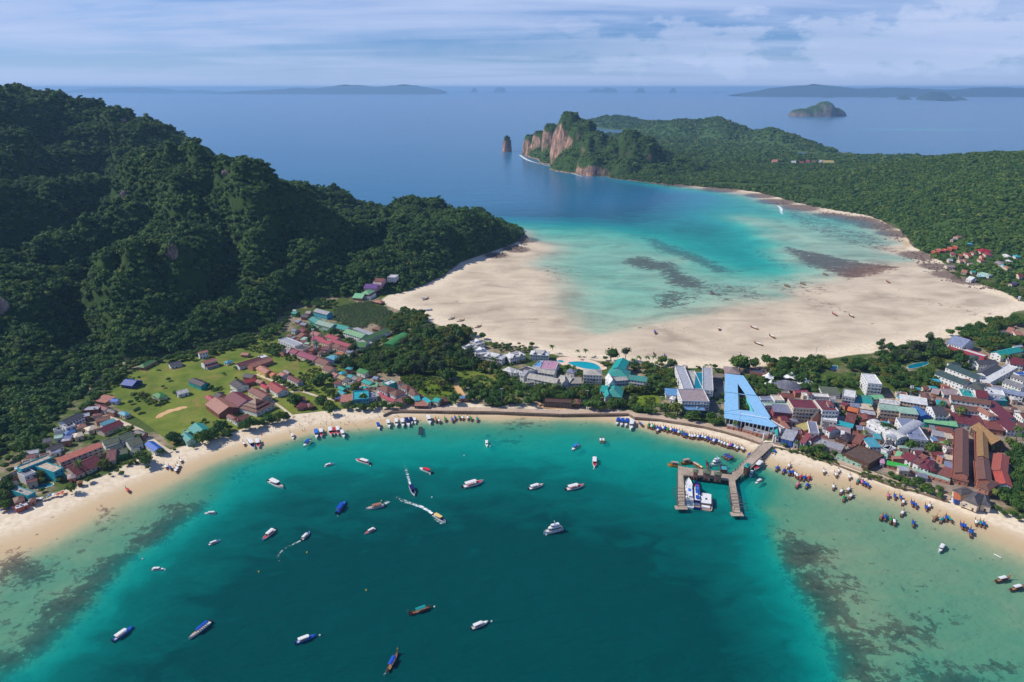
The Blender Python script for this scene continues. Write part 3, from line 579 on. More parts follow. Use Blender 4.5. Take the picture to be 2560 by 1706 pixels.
# haze: one closed box of thin air round everything
s = NT('air'); vol = s.n('ShaderNodeVolumePrincipled'); vol.inputs['Color'].default_value = (.34, .62, 1., 1); vol.inputs['Density'].default_value = 4.4e-5; vol.inputs['Anisotropy'].default_value = .1
s.L.new(vol.outputs[0], s.out.inputs['Volume'])
MB().box(0, 29000, (330-70)/2-3, 128000, 70000, 400).link('haze', s.m, kind='stuff', label='thin blue sea air that fades the distance')
# ------------------------------------------------------------------ buildings
COL = dict(white=(235,236,235), ltgrey=(186,190,200), grey=(140,142,150), dkgrey=(84,84,92), dark=(58,50,62), red=(176,34,48), maroon=(122,50,62), pinkred=(178,72,88), pinkmaroon=(158,72,98),
  salmon=(216,112,92), tan=(190,128,108), tanpink=(188,120,112), brown=(128,84,68), brownred=(140,78,68), teal=(0,172,164), turq=(40,178,190), blue=(30,96,196), skyblue=(104,170,226), midblue=(60,110,176), bluegrey=(140,150,180),
  green=(56,140,66), brightgreen=(40,205,70), ltgreen=(136,206,152), mint=(168,206,186), orange=(222,122,70), pink=(220,164,192), olive=(104,116,92), thatch=(156,124,88), cream=(226,208,184), khaki=(190,176,110), dkgreen=(62,88,88),
  rust=(142,84,74), purple=(110,70,150), wood=(96,70,54), greypink=(176,158,160), yellow=(226,200,120), brick=(190,84,64), navy=(30,40,110), cyan=(70,180,205), blank=(200,196,186))
NAME = dict(ltgrey='light grey', dkgrey='dark grey', dark='blackish', pinkred='pinkish red', pinkmaroon='pinkish maroon', tanpink='pinkish tan', brownred='reddish brown', turq='turquoise', skyblue='sky blue', midblue='mid blue', bluegrey='bluish grey',
  brightgreen='bright green', ltgreen='light green', dkgreen='dark grey-green', greypink='greyish pink', brick='brick red', cream='cream', thatch='straw', mint='pale mint', rust='rusty', cyan='cyan')
nm = lambda c: NAME.get(c, c)
THINGS = []                       # (object, look, u, v) waiting for a label that places it
LAND = []                         # (phrase, u, v) landmarks
def later(o, look, u, v): THINGS.append((o, look, u, v))
def two(name, V, Fc, mats, idx):
    me = mesh(name, V, Fc, None)
    for m in mats: me.materials.append(m)
    me.polygons.foreach_set('material_index', idx); return me
WIN = {}
glass = NT('window_glass'); glass.principled((.02, .03, .035), .12, .5); glass = glass.m
frame_m = paint((214, 210, 200))
def win_mesh(w, h):
    k = (w, h)
    if k not in WIN:
        m = MB(); m.box(0, 0, 0, w, .10, h); n1 = len(m.F); m.box(0, -.07, 0, w-.24, .05, h-.24)
        WIN[k] = two('window', m.V, m.F, [frame_m, glass], [0]*n1+[1]*(len(m.F)-n1))
    return WIN[k]
DOOR = MB().box(0, 0, 1.05, 1.1, .12, 2.1).me('door', paint((92, 66, 52)))
def slab(m, poly, t=.22):
    """thin solid from a planar 3-d polygon"""
    n = len(poly); V = list(poly)+[(x, y, z-t) for x, y, z in poly]
    return m.add(V, [tuple(range(n)), tuple(range(2*n-1, n-1, -1))]+[(i, n+i, n+(i+1) % n, (i+1) % n) for i in range(n)])
def gable(w, d, h, r, ax='x', cx=0, cy=0, m=None):
    m = m or MB(); a, b = w/2, d/2; t = .25
    if ax == 'x':
        slab(m, [(cx-a, cy-b, h), (cx+a, cy-b, h), (cx+a, cy, h+r), (cx-a, cy, h+r)], t); slab(m, [(cx+a, cy+b, h), (cx-a, cy+b, h), (cx-a, cy, h+r+.01), (cx+a, cy, h+r+.01)], t)
    else:
        slab(m, [(cx-a, cy+b, h), (cx-a, cy-b, h), (cx, cy-b, h+r), (cx, cy+b, h+r)], t); slab(m, [(cx+a, cy-b, h), (cx+a, cy+b, h), (cx, cy+b, h+r+.01), (cx, cy-b, h+r+.01)], t)
    return m
def hip(w, d, h, r, cx=0, cy=0, m=None, k=None):
    m = m or MB(); a, b = w/2, d/2
    if w >= d: e = max(0, a-b*(k or 1)); p, q = (cx-e, cy, h+r), (cx+e, cy, h+r)
    else: e = max(0, b-a*(k or 1)); p, q = (cx, cy-e, h+r), (cx, cy+e, h+r)
    A, B, Cc, D = (cx-a, cy-b, h), (cx+a, cy-b, h), (cx+a, cy+b, h), (cx-a, cy+b, h)
    V = [A, B, Cc, D, p, q]+[(x, y, z-.25) for x, y, z in (A, B, Cc, D)]
    if w >= d: Fc = [(0, 1, 5, 4), (1, 2, 5), (2, 3, 4, 5), (3, 0, 4)]
    else: Fc = [(0, 1, 4), (1, 2, 5, 4), (2, 3, 5), (3, 0, 4, 5)]
    return m.add(V, Fc+[(0, 6, 7, 1), (1, 7, 8, 2), (2, 8, 9, 3), (3, 9, 6, 0), (9, 8, 7, 6)])
def ridgecap(w, d, z, ax, k=None, hipped=False):
    m = MB(); L = (w if ax == 'x' else d)/2
    if hipped: L = abs(w-d)/2
    if L < 1: L = .5
    if ax == 'x': m.box(0, 0, z+.06, 2*L, .4, .18)
    else: m.box(0, 0, z+.06, .4, 2*L, .18)
    return m
FOOT = []
nb = 0
def bld(c, ax, ay, bx, by, cx_, cy_, h, roof, rcol, wcol='cream', label=None, cat='house', st=None, slope=None, ridge='x', wins=True, named=None, pitch=.42):
    global nb; nb += 1
    pa, pb, pc = px(c, ax, ay), px(c, bx, by), px(c, cx_, cy_)
    zb = 2.0
    if slope:
        mx, my = (pa[0]+pc[0])/2, (pa[1]+pc[1])/2; x, y, zb = hit(mx, my, h); zb -= .3
    A, B, Cc = (Vector(G(u, v, zb+h)) for u, v in (pa, pb, pc))
    e = (B-A); w = max(3., e.length); e.normalize(); n = Vector((-e.y, e.x)); d = (Cc-A).dot(n)
    if d < 0: n = -n; d = -d; 
    d = max(3., d)
    if n.cross(e) > 0: A, e = A+e*w, -e           # keep local y pointing to the back
    c0 = A+e*(w/2)+n*(d/2); rz = math.atan2(e.y, e.x)
    if st is None: st = max(1, int(h//3))
    nlab = {'gable': 'gable-roofed', 'hip': 'hip-roofed', 'flat': 'flat-roofed', 'shed': 'lean-to roofed', 'pyramid': 'pointed-roof', 'vault': 'arched-roof', 'villa': 'many-gabled', 'tier': 'tiered-roof'}[roof]
    name = {'house': 'house', 'hotel': 'hotel', 'shop': 'shop_building', 'hall': 'hall', 'hut': 'hut', 'shed': 'shed'}[cat]
    o = link(name, None, loc=(c0.x, c0.y, zb), rz=rz, cat=cat)
    FOOT.append((c0.x, c0.y, rz, w, d))
    u, v = proj(c0.x, c0.y, zb+h)
    big = max(w, d)
    look = ('long' if big > 2.4*min(w, d) and big > 14 else 'large' if big > 24 else 'small' if big < 10 else 'mid-sized')+' '+nm(rcol)+' '+nlab+' '+cat
    if label: o['label'] = label
    else: later(o, look, u, v)
    if named: LAND.append((named, u, v))
    lod = 1706/math.hypot(c0.y, H) ; 
    rk = 'thatch' if rcol in ('thatch',) else 'roof'
    rm = paint(COL[rcol], .6, rk); wm = paint(COL[wcol])
    ov = .5 if roof != 'flat' else 0
    wm_ = MB(); ww, dd = w-2*ov, d-2*ov; r = pitch*min(w, d)/2 if roof != 'shed' else 1.0
    if roof in ('gable', 'vault'): r = pitch*(d if ridge == 'x' else w)/2
    top = h-.27
    if roof == 'gable':
        a, b = ww/2, dd/2
        if ridge == 'x': rr = r*dd/d; wm_.add([(-a,-b,0),(a,-b,0),(a,b,0),(-a,b,0),(-a,-b,top),(a,-b,top),(a,b,top),(-a,b,top),(-a,0,top+rr),(a,0,top+rr)], [(0,1,5,4),(2,3,7,6),(1,2,6,9,5),(3,0,4,8,7),(4,5,9,8),(6,7,8,9)])
        else: rr = r*ww/w; wm_.add([(-a,-b,0),(a,-b,0),(a,b,0),(-a,b,0),(-a,-b,top),(a,-b,top),(a,b,top),(-a,b,top),(0,-b,top+rr),(0,b,top+rr)], [(0,1,5,8,4),(2,3,7,9,6),(1,2,6,5),(3,0,4,7),(4,8,9,7),(5,6,9,8)])
        wm_.link('wall', wm, o); ro = gable(w, d, h, r, ridge).link('roof', rm, o); ridgecap(w, d, h+r, ridge).link('ridge_cap', paint(tuple(int(q*.8+40) for q in COL[rcol])), ro)
    elif roof == 'flat':
        wm_.box(0, 0, h/2-.1, w, d, h-.2); wm_.link('wall', wm, o)
        MB().box(0, 0, h-.08, w-.5, d-.5, .2).link('roof', rm, o)
        pm = MB(); pw = .25
        for sx, sy, lx, ly in ((0, -1, w, pw), (0, 1, w, pw), (-1, 0, pw, d-2*pw), (1, 0, pw, d-2*pw)):
            pm.box(sx*(w/2-pw/2), sy*(d/2-pw/2), h+.32, lx, ly, .9)
        if h > 3.5: pm.link('parapet', wm, o)
    elif roof == 'shed':
        wm_.box(0, 0, (h-.3)/2, ww, dd, h-.3); wm_.link('wall', wm, o)
        m = MB(); slab(m, [(-w/2, -d/2, h-.05), (w/2, -d/2, h-.05), (w/2, d/2, h+1.1), (-w/2, d/2, h+1.1)]); m.link('roof', rm, o)
    elif roof == 'vault':
        wm_.box(0, 0, (h-.3)/2, ww, dd, h-.3); wm_.link('wall', wm, o); m = MB(); n_ = 10; V = []
        for i in range(n_+1):
            t = math.pi*i/n_; q = -math.cos(t)/2; z = h+math.sin(t)*r
            V += [(q*w, -d/2, z), (q*w, d/2, z)] if ridge == 'y' else [(-w/2, q*d, z), (w/2, q*d, z)]
        m.add(V, [(2*i, 2*i+1, 2*i+3, 2*i+2) for i in range(n_)]+[tuple(range(0, 2*n_+2, 2)), tuple(range(2*n_+1, 0, -2))]); m.link('roof', rm, o, smooth=False)
    else:
        wm_.box(0, 0, (h-.3)/2, ww, dd, h-.3); wm_.link('wall', wm, o)
        if roof == 'villa':
            hip(w, d, h, r*.7).link('roof', rm, o)
            m = MB(); gable(w*.5, d*.62, h+r*.5, r*.8, 'x', 0, d*.04, m); gable(w*.2, d*.8, h+r*.3, r*.7, 'y', -w*.22, -d*.08, m); gable(w*.2, d*.8, h+r*.3, r*.7, 'y', w*.22, -d*.08, m)
            m.link('upper_roof', rm, o); MB().box(0, d*.04, h+r*.35, w*.46, d*.5, r*.8).link('upper_wall', wm, o)
        elif roof == 'tier':
            hip(w, d, h, r*.75).link('roof', rm, o); hip(w*.72, d*.72, h+r*.42, r*.7).link('roof', rm, o); hip(w*.42, d*.42, h+r*.9, r*.55).link('roof', rm, o)
        else:
            rr = r*(1.2 if roof == 'pyramid' else 1); ro = hip(w, d, h, rr).link('roof', rm, o)
            if roof == 'hip': ridgecap(w, d, h+rr, 'x' if w >= d else 'y', hipped=True).link('ridge_cap', paint(tuple(int(q*.8+40) for q in COL[rcol])), ro)
    if wins:
        ws = max(2.6, w/9) if st > 1 else max(3.2, w/6)
        k = 0; wm2 = win_mesh(1.5, 1.4 if st > 1 else 1.1)
        for s_ in range(st):
            z = (s_+.55)*(h-.2)/st; nx = max(1, int(ww/ws))
            for i in range(nx):
                x = (i+.5)*ww/nx-ww/2
                if s_ == 0 and i == nx//2: link('door', DOOR, o, (x, -dd/2-.05, 0)); continue
                link('window', wm2, o, (x, -dd/2-.05, z)); k += 1
            side = 1 if c0.x < 0 else -1
            ny = min(5, max(1, int(dd/4)))
            for i in range(ny):
                y = (i+.5)*dd/ny-dd/2; link('window', wm2, o, (side*(ww/2+.05), y, z), math.pi/2*side); k += 1
        if st >= 3 and cat == 'hotel':
            for s_ in range(1, st):
                z = s_*(h-.2)/st; m = MB(); m.box(0, -dd/2-.65, z, ww*.96, 1.2, .18); m.box(0, -dd/2-1.2, z+.55, ww*.96, .08, .9); m.link('balcony', wm, o)
    return o
def quadsheet(name, pts, z, mat, label=None, kind='structure', cat=None):
    V = [G(u, v, z)+(z,) for u, v in pts]; return link(name, mesh(name, V, [tuple(range(len(V)))], mat), kind=kind, label=label, cat=cat)
def strip(name, pts, wid, z, mat, label=None, kind='structure', thick=0, z0=None):
    P_ = [Vector(G(u, v, z)) for u, v in pts]; V = []; n = len(P_)
    for i, p in enumerate(P_):
        t = (P_[min(i+1, n-1)]-P_[max(i-1, 0)]).normalized(); q = Vector((-t.y, t.x))*wid/2
        V += [(p.x+q.x, p.y+q.y, z), (p.x-q.x, p.y-q.y, z)]
    Fc = [(2*i, 2*i+1, 2*i+3, 2*i+2) for i in range(n-1)]
    if thick:
        k = len(V); V += [(x, y, zz-thick) for x, y, zz in V]
        Fc += [(k+2*i+2, k+2*i+3, k+2*i+1, k+2*i) for i in range(n-1)]+[(2*i, 2*i+2, k+2*i+2, k+2*i) for i in range(n-1)]+[(2*i+1, k+2*i+1, k+2*i+3, 2*i+3) for i in range(n-1)]+[(0, k, k+1, 1), (2*n-2, 2*n-1, k+2*n-1, k+2*n-2)]
    o = link(name, mesh(name, V, Fc, mat), kind=kind)
    if label: o['label'] = label
    return o
def groundmat(name, c1, c2, sc=.15, rough=.9, edge=False):
    s = NT(name); p = s.geo(); n = s.noise(p, sc, 6, .65); n2 = s.noise(p, sc*.12, 4, .6)
    f = s.math('ADD', s.math('MULTIPLY', n, .6), s.math('MULTIPLY', n2, .5)); cc = s.mix(s.ramp(f, [(.38, 0), (.68, 1)]), lin(c1), lin(c2))
    if 'grass' in name: cc = s.mix(s.ramp(s.noise(p, .035, 7, .75, .5), [(.52, 0), (.66, .7)]), cc, lin((142, 118, 74))); cc = s.mix(s.ramp(s.noise(p, .4, 3, .7), [(.55, 0), (.7, .5)]), cc, lin((40, 62, 20)))
    s.principled(cc, rough, .1, s.bump(n, .4, .3)); return s.m
grass_m = groundmat('grass', (56, 86, 26), (118, 128, 54), .05)
rough_grass = groundmat('scrub_grass', (40, 72, 18), (112, 132, 40), .12)
dirt_m = groundmat('bare_earth', (176, 132, 92), (206, 170, 128), .1)
path_m = groundmat('pale_path', (168, 152, 132), (204, 190, 168), .3)
paving = groundmat('promenade_paving', (160, 138, 120), (190, 170, 150), .4)
road_m = groundmat('asphalt', (88, 84, 84), (124, 118, 114), .2)
townground = groundmat('town_ground', (96, 84, 76), (158, 142, 126), .25)
def sm(pts, n=3):                        # rounded outline
    for _ in range(n):
        q = []
        for i in range(len(pts)):
            a, b = pts[i], pts[(i+1) % len(pts)]; q += [(a[0]*.75+b[0]*.25, a[1]*.75+b[1]*.25), (a[0]*.25+b[0]*.75, a[1]*.25+b[1]*.75)]
        pts = q
    return pts
def area(name, c, pts, z, mat, label, rnd=2): return quadsheet(name, sm([px(c, *p) for p in pts], rnd), z, mat, label)
area('lawn', 'Z', [(262,968),(330,930),(400,905),(500,890),(590,860),(700,835),(740,905),(850,915),(900,960),(880,1020),(800,1028),(700,1040),(640,1058),(560,1090),(480,1108),(430,1118),(400,1085),(330,1035),(285,1020)], 2.03, grass_m, 'big green lawn round the school halls on the left', 1)
area('lawn', 'C1', [(1600,330),(1800,190),(2323,330),(2323,620),(2000,640),(1760,570),(1600,480)], 2.05, grass_m, 'green field beside the long maroon row houses')
area('lawn', 'C3', [(0,640),(420,700),(760,780),(840,900),(700,1000),(380,990),(100,900),(0,740)], 2.04, rough_grass, 'weedy green clearing behind the brown-roofed resort')
area('lawn', 'C3', [(600,560),(1100,610),(1500,640),(1450,820),(1250,860),(850,850),(820,700)], 2.04, grass_m, 'bright green clearing between the trees in the middle of the isthmus')
area('lawn', 'C5', [(200,880),(420,830),(560,900),(520,1010),(200,1050),(130,980)], 2.04, rough_grass, 'small lawn left of the pool hotel')
area('lawn', 'C7', [(740,500),(1000,530),(1180,560),(1120,640),(900,610)], 2.04, grass_m, 'lawn beside the resort pool on the right')
area('bare_patch', 'C1', [(-70,1085),(-50,1040),(20,1000),(70,985),(120,950),(200,945),(270,915),(350,905),(405,912),(380,935),(310,945),(290,965),(200,975),(150,1000),(60,1030),(40,1060),(-20,1075)], 2.07, dirt_m, 'orange bare earth patch in the big lawn')
area('bare_patch', 'C3', [(770,780),(850,800),(900,900),(960,990),(880,1000),(800,900)], 2.07, dirt_m, 'sandy bare track in the clearing')
area('bare_patch', 'C4', [(600,960),(720,980),(1250,1000),(1240,1060),(620,1060)], 2.07, dirt_m, 'sandy yard below the half-built wooden block')
area('pool_terrace', 'C4', [(860,310),(1200,300),(1480,380),(1640,470),(1540,500),(1270,500),(980,440),(900,380)], 2.06, groundmat('pool_paving', (196,170,150), (226,204,184), .4), 'pale paved terrace round the curved hotel pool')
area('town_pavement', 'Z', [(1906,1094),(1880,1000),(1960,985),(2200,1010),(2330,960),(2600,985),(2600,1275),(2420,1240),(2240,1196),(2038,1130)], 2.02, townground, 'trodden grey ground between the town buildings', 0)
strip('path', [px('C1', *p) for p in [(1400,440),(1640,540),(1880,640),(2100,700),(2323,770),(2700,850)]], 3.2, 2.09, path_m, 'pale path curving past the red roofs')
strip('path', [px('C1', *p) for p in [(1590,800),(1700,750),(1880,700),(1990,690)]], 3., 2.10, path_m, 'short pale path joining behind the big tree')
strip('path', [px('C1', *p) for p in [(1590,800),(1760,920),(1940,1060)]], 2.6, 2.11, path_m, 'straight white path down to the beach')
strip('path', [px('L1', *p) for p in [(1230,290),(1420,360),(1600,440),(1720,540),(1830,620),(1960,700)]], 5, 2.10, path_m, 'pale lane between the olive roofs and the lawn')
strip('road', [px('C5', *p) for p in [(1390,560),(1370,800),(1360,900),(1300,1050),(1350,1180)]], 11, 2.08, road_m, 'grey service road between the pool hotel and the blue market hall')
wall_pts = [(958,1037),(975,1030),(1000,1028),(1095,1029),(1240,1031),(1400,1037),(1500,1036),(1572,1036),(1588,1045),(1650,1050),(1711,1060),(1760,1068),(1808,1079),(1860,1094),(1906,1110)]
strip('promenade', [(u, v-7) for u, v in wall_pts], 8, 2.13, paving, 'pinkish paved promenade along the top of the sea wall')
wall_pts2 = [(1936,1116),(1990,1128),(2038,1144),(2097,1163),(2160,1186),(2240,1215),(2292,1227),(2373,1253)]
strip('promenade', [(u+4, v-8) for u, v in wall_pts2], 6, 2.13, paving, 'paved walk behind the right-hand beach wall')
stone = groundmat('sea_wall_stone', (86, 76, 66), (140, 124, 106), .5)
for pts, lab in ((wall_pts[:12], 'long dark concrete sea wall below the promenade left of the pier'), (wall_pts[11:], 'end piece of the sea wall beside the pier'), (wall_pts2, 'stone beach wall right of the pier')):
    w_ = strip('sea_wall', pts, .9, 2.55, stone, lab, kind=None, thick=2.4); w_['category'] = 'sea wall'
# pools
pw = NT('pool_water'); pw.principled((.0, .30, .36), .08, .5); pw = pw.m; pw2 = NT('pool_water_deep'); pw2.principled((.0, .16, .22), .08, .5); pw2 = pw2.m
rim = paint((222, 212, 198))
def pool(c, pts, z, label, mat=None, r=2):
    q = sm([px(c, *p) for p in pts], r); W_ = [Vector(G(u, v, z)) for u, v in q]; ct = sum(W_, Vector((0, 0)))/len(W_)
    o = link('swimming_pool', None, loc=(ct.x, ct.y, z), cat='pool', label=label)
    n = len(W_); V = [(p.x-ct.x, p.y-ct.y, .0) for p in W_]; link('water', mesh('water', V, [tuple(range(n))], mat or pw), o, (0, 0, .1))
    V2 = []
    for p in W_:
        d = p-ct; e = d.normalized()*.7
        V2 += [(d.x, d.y, .2), (d.x+e.x, d.y+e.y, .2), (d.x+e.x, d.y+e.y, -.1)]
    Fc = []
    for i in range(n): a, b = 3*i, 3*((i+1) % n); Fc += [(a, a+1, b+1, b), (a+1, a+2, b+2, b+1)]
    link('rim', mesh('rim', V2, Fc, rim), o); LAND.append((label.split(' beside')[0].split(' in ')[0], *proj(ct.x, ct.y, z))) if False else None
    return o
pool('C4', [(1020,385),(1200,370),(1400,390),(1500,440),(1525,490),(1400,490),(1250,470),(1100,425)], 2.1, 'long curved turquoise pool of the teal-roofed hotel')
pool('C4', [(880,360),(960,350),(995,385),(920,385)], 2.1, 'small blue kidney pool beside the pink-roofed hall')
pool('C6', [(600,930),(660,900),(720,920),(710,1010),(620,1010),(585,960)], 2.3, 'bright blue pool in the courtyard of the maroon and white hotel')
pool('C6', [(1210,100),(1330,95),(1310,170),(1200,180)], 2.1, 'dark teal pool behind the long brown roofs near the far beach', pw2)
pool('C7', [(390,700),(560,650),(740,630),(730,670),(600,715),(450,745)], 2.1, 'long dark teal pool in the gardens on the right', pw2, 1)
pool('L1', [(390,1060),(460,1080),(600,1045),(620,1080),(470,1120),(400,1130)], 2.1, 'blue pool of the teal beach hotel at far left', pw2, 1)
pool('L1', [(980,460),(1040,455),(1045,485),(985,485)], 2.1, 'small round turquoise pool between the pale roofs', None)
pool('R', [(1270,1000),(1490,1010),(1470,1040),(1280,1045)], 4.2, 'turquoise pool on the far right slope', None, 1)
B_ = bld
# far left village
B_('L1',690,820,1195,625,1160,587,8,'shed','salmon','cream','long three-storey block with bright salmon roof at left beach','hotel',3,named='the long salmon-roofed block')
B_('L1',872,968,985,918,880,800,3.6,'gable','maroon','cream','left one of three maroon court roofs below the salmon block','hall'); B_('L1',1000,915,1205,812,1115,705,3.6,'gable','maroon','cream','middle of three maroon court roofs below the salmon block','hall'); B_('L1',1215,805,1332,787,1222,670,3.6,'gable','maroon','cream','right one of three maroon court roofs below the salmon block','hall')
B_('L1',245,905,600,765,580,722,9,'flat','cream','turq','teal-walled rear wing of the beach hotel at far left','hotel',3,named='the teal-walled beach hotel'); B_('L1',620,935,732,880,582,770,8,'flat','cream','turq','cream-topped right wing of the teal-walled beach hotel','hotel',3); B_('L1',285,985,415,930,390,862,7,'flat','grey','white','grey terrace wing of the teal-walled beach hotel','hotel',2)
B_('L1',320,1208,410,1162,350,1002,4.5,'flat','blank','turq',None,'hall'); B_('L1',25,1030,205,935,185,900,5,'hip','dkgrey','tan'); B_('L1',60,1122,228,1062,205,1015,5,'hip','dkgrey','tan'); B_('L1',75,1170,240,1120,225,1085,4,'hip','grey','tan')
B_('L1',165,1290,292,1250,255,1190,4,'hip','brown','tan'); B_('L1',330,1275,420,1250,400,1215,3.5,'hip','brown','tan',cat='hut'); B_('L1',180,1352,328,1300,312,1275,3,'flat','white','brick',None,'shop'); B_('L1',780,1012,880,985,835,942,4,'hip','greypink','tan'); B_('L1',880,1060,950,1045,930,1020,3,'hip','thatch','wood',cat='hut')
B_('L1',590,690,742,622,700,580,4,'gable','dkgrey','white'); B_('L1',568,712,690,690,655,668,3.5,'flat','bluegrey','white',cat='shed'); B_('L1',755,497,878,462,850,428,4,'hip','midblue','white'); B_('L1',722,540,832,528,800,498,3.5,'gable','blue','white'); B_('L1',880,432,1005,395,962,362,4,'hip','tan','cream'); B_('L1',1015,455,1130,415,1080,378,4,'hip','cream','cream'); B_('L1',855,532,970,500,922,463,4,'hip','cream','cream')
B_('L1',762,372,977,270,930,225,8,'gable','dkgrey','white','grey-roofed three-storey hotel against the forest at left','hotel',3,named='the grey forest-edge hotel'); B_('L1',760,425,872,388,850,355,6,'flat','greypink','white'); B_('L1',940,225,1135,210,1060,165,4.5,'flat','ltgrey','brownred',None,'shop'); B_('L1',1062,168,1205,218,1265,178,4,'gable','maroon','white'); B_('L1',1220,222,1300,250,1345,215,4,'gable','dkgrey','tan')
B_('L1',1350,245,1432,282,1495,245,3.5,'hip','cyan','cream','bright turquoise-blue hip roof at the lawn edge on the left','house'); B_('L1',1262,112,1343,118,1335,78,3.5,'gable','blue','white',cat='hut'); B_('L1',1180,395,1345,332,1315,312,4.5,'shed','cyan','white',None,'hall'); B_('L1',1195,473,1430,366,1345,330,4,'gable','maroon','cream',None,'hall'); B_('L1',1100,350,1270,320,1200,285,4,'gable','brown','tan')
B_('L1',1205,625,1385,570,1325,520,5,'gable','olive','white'); B_('L1',1405,565,1560,500,1500,455,5,'gable','olive','white'); B_('L1',1290,688,1430,635,1370,590,4.5,'gable','dkgreen','white'); B_('L1',1500,640,1655,590,1545,532,4.5,'gable','olive','white'); B_('L1',1320,742,1475,705,1430,650,4.5,'gable','olive','green'); B_('L1',1500,690,1565,690,1550,645,3.5,'flat','olive','white',cat='shed'); B_('L1',1535,470,1640,510,1600,432,4,'gable','dkgrey','tan')
B_('L1',1660,605,1775,690,1870,640,4,'gable','blue','white','blue-roofed house by the beach next to the lane','house',named='the blue-roofed beach house')
B_('L1',1745,35,1830,78,1900,25,3.5,'hip','green','white'); B_('Z',232,1002,262,1008,286,994,3,'shed','tan','tan',cat='shed'); B_('Z',300,962,330,966,328,948,4,'gable','blue','navy',slope=True); B_('Z',340,918,360,920,352,898,3.5,'hip','green','tan',cat='hut',slope=True)
# school halls
B_('C1',650,878,850,1025,1125,905,5,'gable','tan','brownred','broad tan gable hall at the front of the red-roofed complex','hall',named='the broad tan hall'); B_('C1',930,782,1135,915,1350,800,5.5,'gable','maroon','white','broad maroon gable hall in the red-roofed complex','hall',named='the broad maroon hall'); B_('C1',1400,1003,1670,865,1430,775,4.5,'tier','brown','white','brown tiered-roof hall facing the left beach','hall',named='the brown tiered hall')
B_('C1',1265,685,1480,800,1610,735,5.5,'gable','brownred','cream'); B_('C1',1525,612,1700,725,1862,665,4.5,'gable','red','white','bright crimson gable hall beside the pale path','hall',named='the crimson hall'); B_('C1',1440,605,1530,660,1600,628,4,'gable','red','cream'); B_('C1',1000,580,1110,655,1250,570,4.5,'gable','dark','white'); B_('C1',1230,575,1400,540,1380,490,4,'gable','red','tan'); B_('C1',1372,548,1452,580,1525,545,3.6,'gable','tan','dkgrey')
B_('C1',760,755,830,792,965,740,4,'gable','dark','tan'); B_('C1',650,775,720,830,800,795,4,'gable','pinkred','tan'); B_('C1',1010,690,1080,720,1100,680,3,'flat','white','white',cat='shed'); B_('C1',955,1052,1100,1135,1160,1090,4,'gable','brownred','white'); B_('C1',1110,1140,1322,1065,1250,1018,4,'gable','brownred','white'); B_('C1',1190,480,1330,500,1330,440,4,'gable','dkgrey','tan')
B_('C1',400,545,590,622,690,560,4.5,'gable','dark','teal','dark purple-roofed house alone on the big lawn','house',named='the dark lawn house'); B_('C1',255,742,425,700,385,655,3.5,'gable','white','white'); B_('C1',400,1225,510,1325,732,1237,4.5,'gable','teal','teal','big teal gable hall between the round beach trees','hall',named='the teal beach hall'); B_('C1',278,1335,385,1432,505,1365,4,'gable','teal','mint'); B_('C1',330,1275,400,1300,420,1265,4.5,'flat','ltgreen','mint',cat='shed')
B_('C1',565,145,705,112,695,88,7,'gable','tan','white',st=2,slope=True); B_('C1',640,300,840,245,780,210,6,'gable','tan','white',slope=True); B_('C1',680,342,865,288,850,262,3.5,'shed','brownred','ltgrey',slope=True); B_('C1',920,265,970,282,1030,240,3,'hip','cyan','white',cat='hut'); B_('C1',1165,158,1270,168,1250,130,3.5,'gable','tan','tan',cat='hut',slope=True); B_('C1',150,330,325,290,290,250,3.5,'gable','dkgrey','white',cat='shed',slope=True)
B_('C1',1150,335,1490,232,1435,192,4,'gable','maroon','white'); B_('C1',1340,345,1650,237,1600,187,4.2,'gable','tan','tan'); B_('C1',1470,215,1560,190,1500,165,4,'flat','white','white',cat='shed'); B_('C1',1385,358,1520,437,1610,378,4.5,'gable','tan','yellow'); B_('C1',1560,438,1620,472,1700,432,3.2,'gable','orange','yellow'); B_('C1',1690,455,1750,490,1840,430,3.5,'gable','tan','ltgrey'); B_('C1',1780,400,1850,440,1890,410,3,'gable','greypink','tan'); B_('C1',1835,492,1990,575,2065,535,3.8,'gable','maroon','white')
B_('C1',1870,118,1955,150,2060,112,4.5,'gable','pinkmaroon','cream'); B_('C1',1970,160,2220,248,2310,200,4.5,'gable','pinkmaroon','cream'); B_('C1',1790,135,1945,82,1900,52,4,'gable','dkgrey','tan'); B_('C1',1980,925,2140,900,2090,760,4,'hip','maroon','tan',None,'shop'); B_('C1',2150,925,2240,905,2205,850,3.5,'pyramid','brown','wood',cat='hut')
# village across to the foot of the hill
B_('C2',600,190,768,234,845,205,7,'gable','ltgrey','cyan','pale-roofed house with bright sky-blue walls by the palm grove','house',2,named='the sky-blue walled house'); B_('C2',540,288,625,337,700,288,6,'gable','teal','teal'); B_('C2',620,340,812,393,870,345,7,'gable','mint','mint','pale mint middle part of the long teal school','hall',2,named='the long teal school'); B_('C2',822,380,1000,425,1072,385,6,'gable','teal','cream'); B_('C2',962,450,1190,518,1258,470,6,'gable','ltgreen','white',None,'hall',2)
B_('C2',1080,402,1300,482,1352,458,3,'flat','ltgrey','grey',cat='shed'); B_('C2',1250,560,1555,425,1505,385,5,'gable','green','white',None,'hall'); B_('C2',1590,628,1800,490,1700,448,5,'vault','green','white','green arched-roof hall among the trees left of the villas','hall',named='the green arched hall'); B_('C2',1318,402,1420,425,1438,388,3,'pyramid','brown','wood'); B_('C2',1335,72,1430,92,1440,62,3,'pyramid','tan','wood')
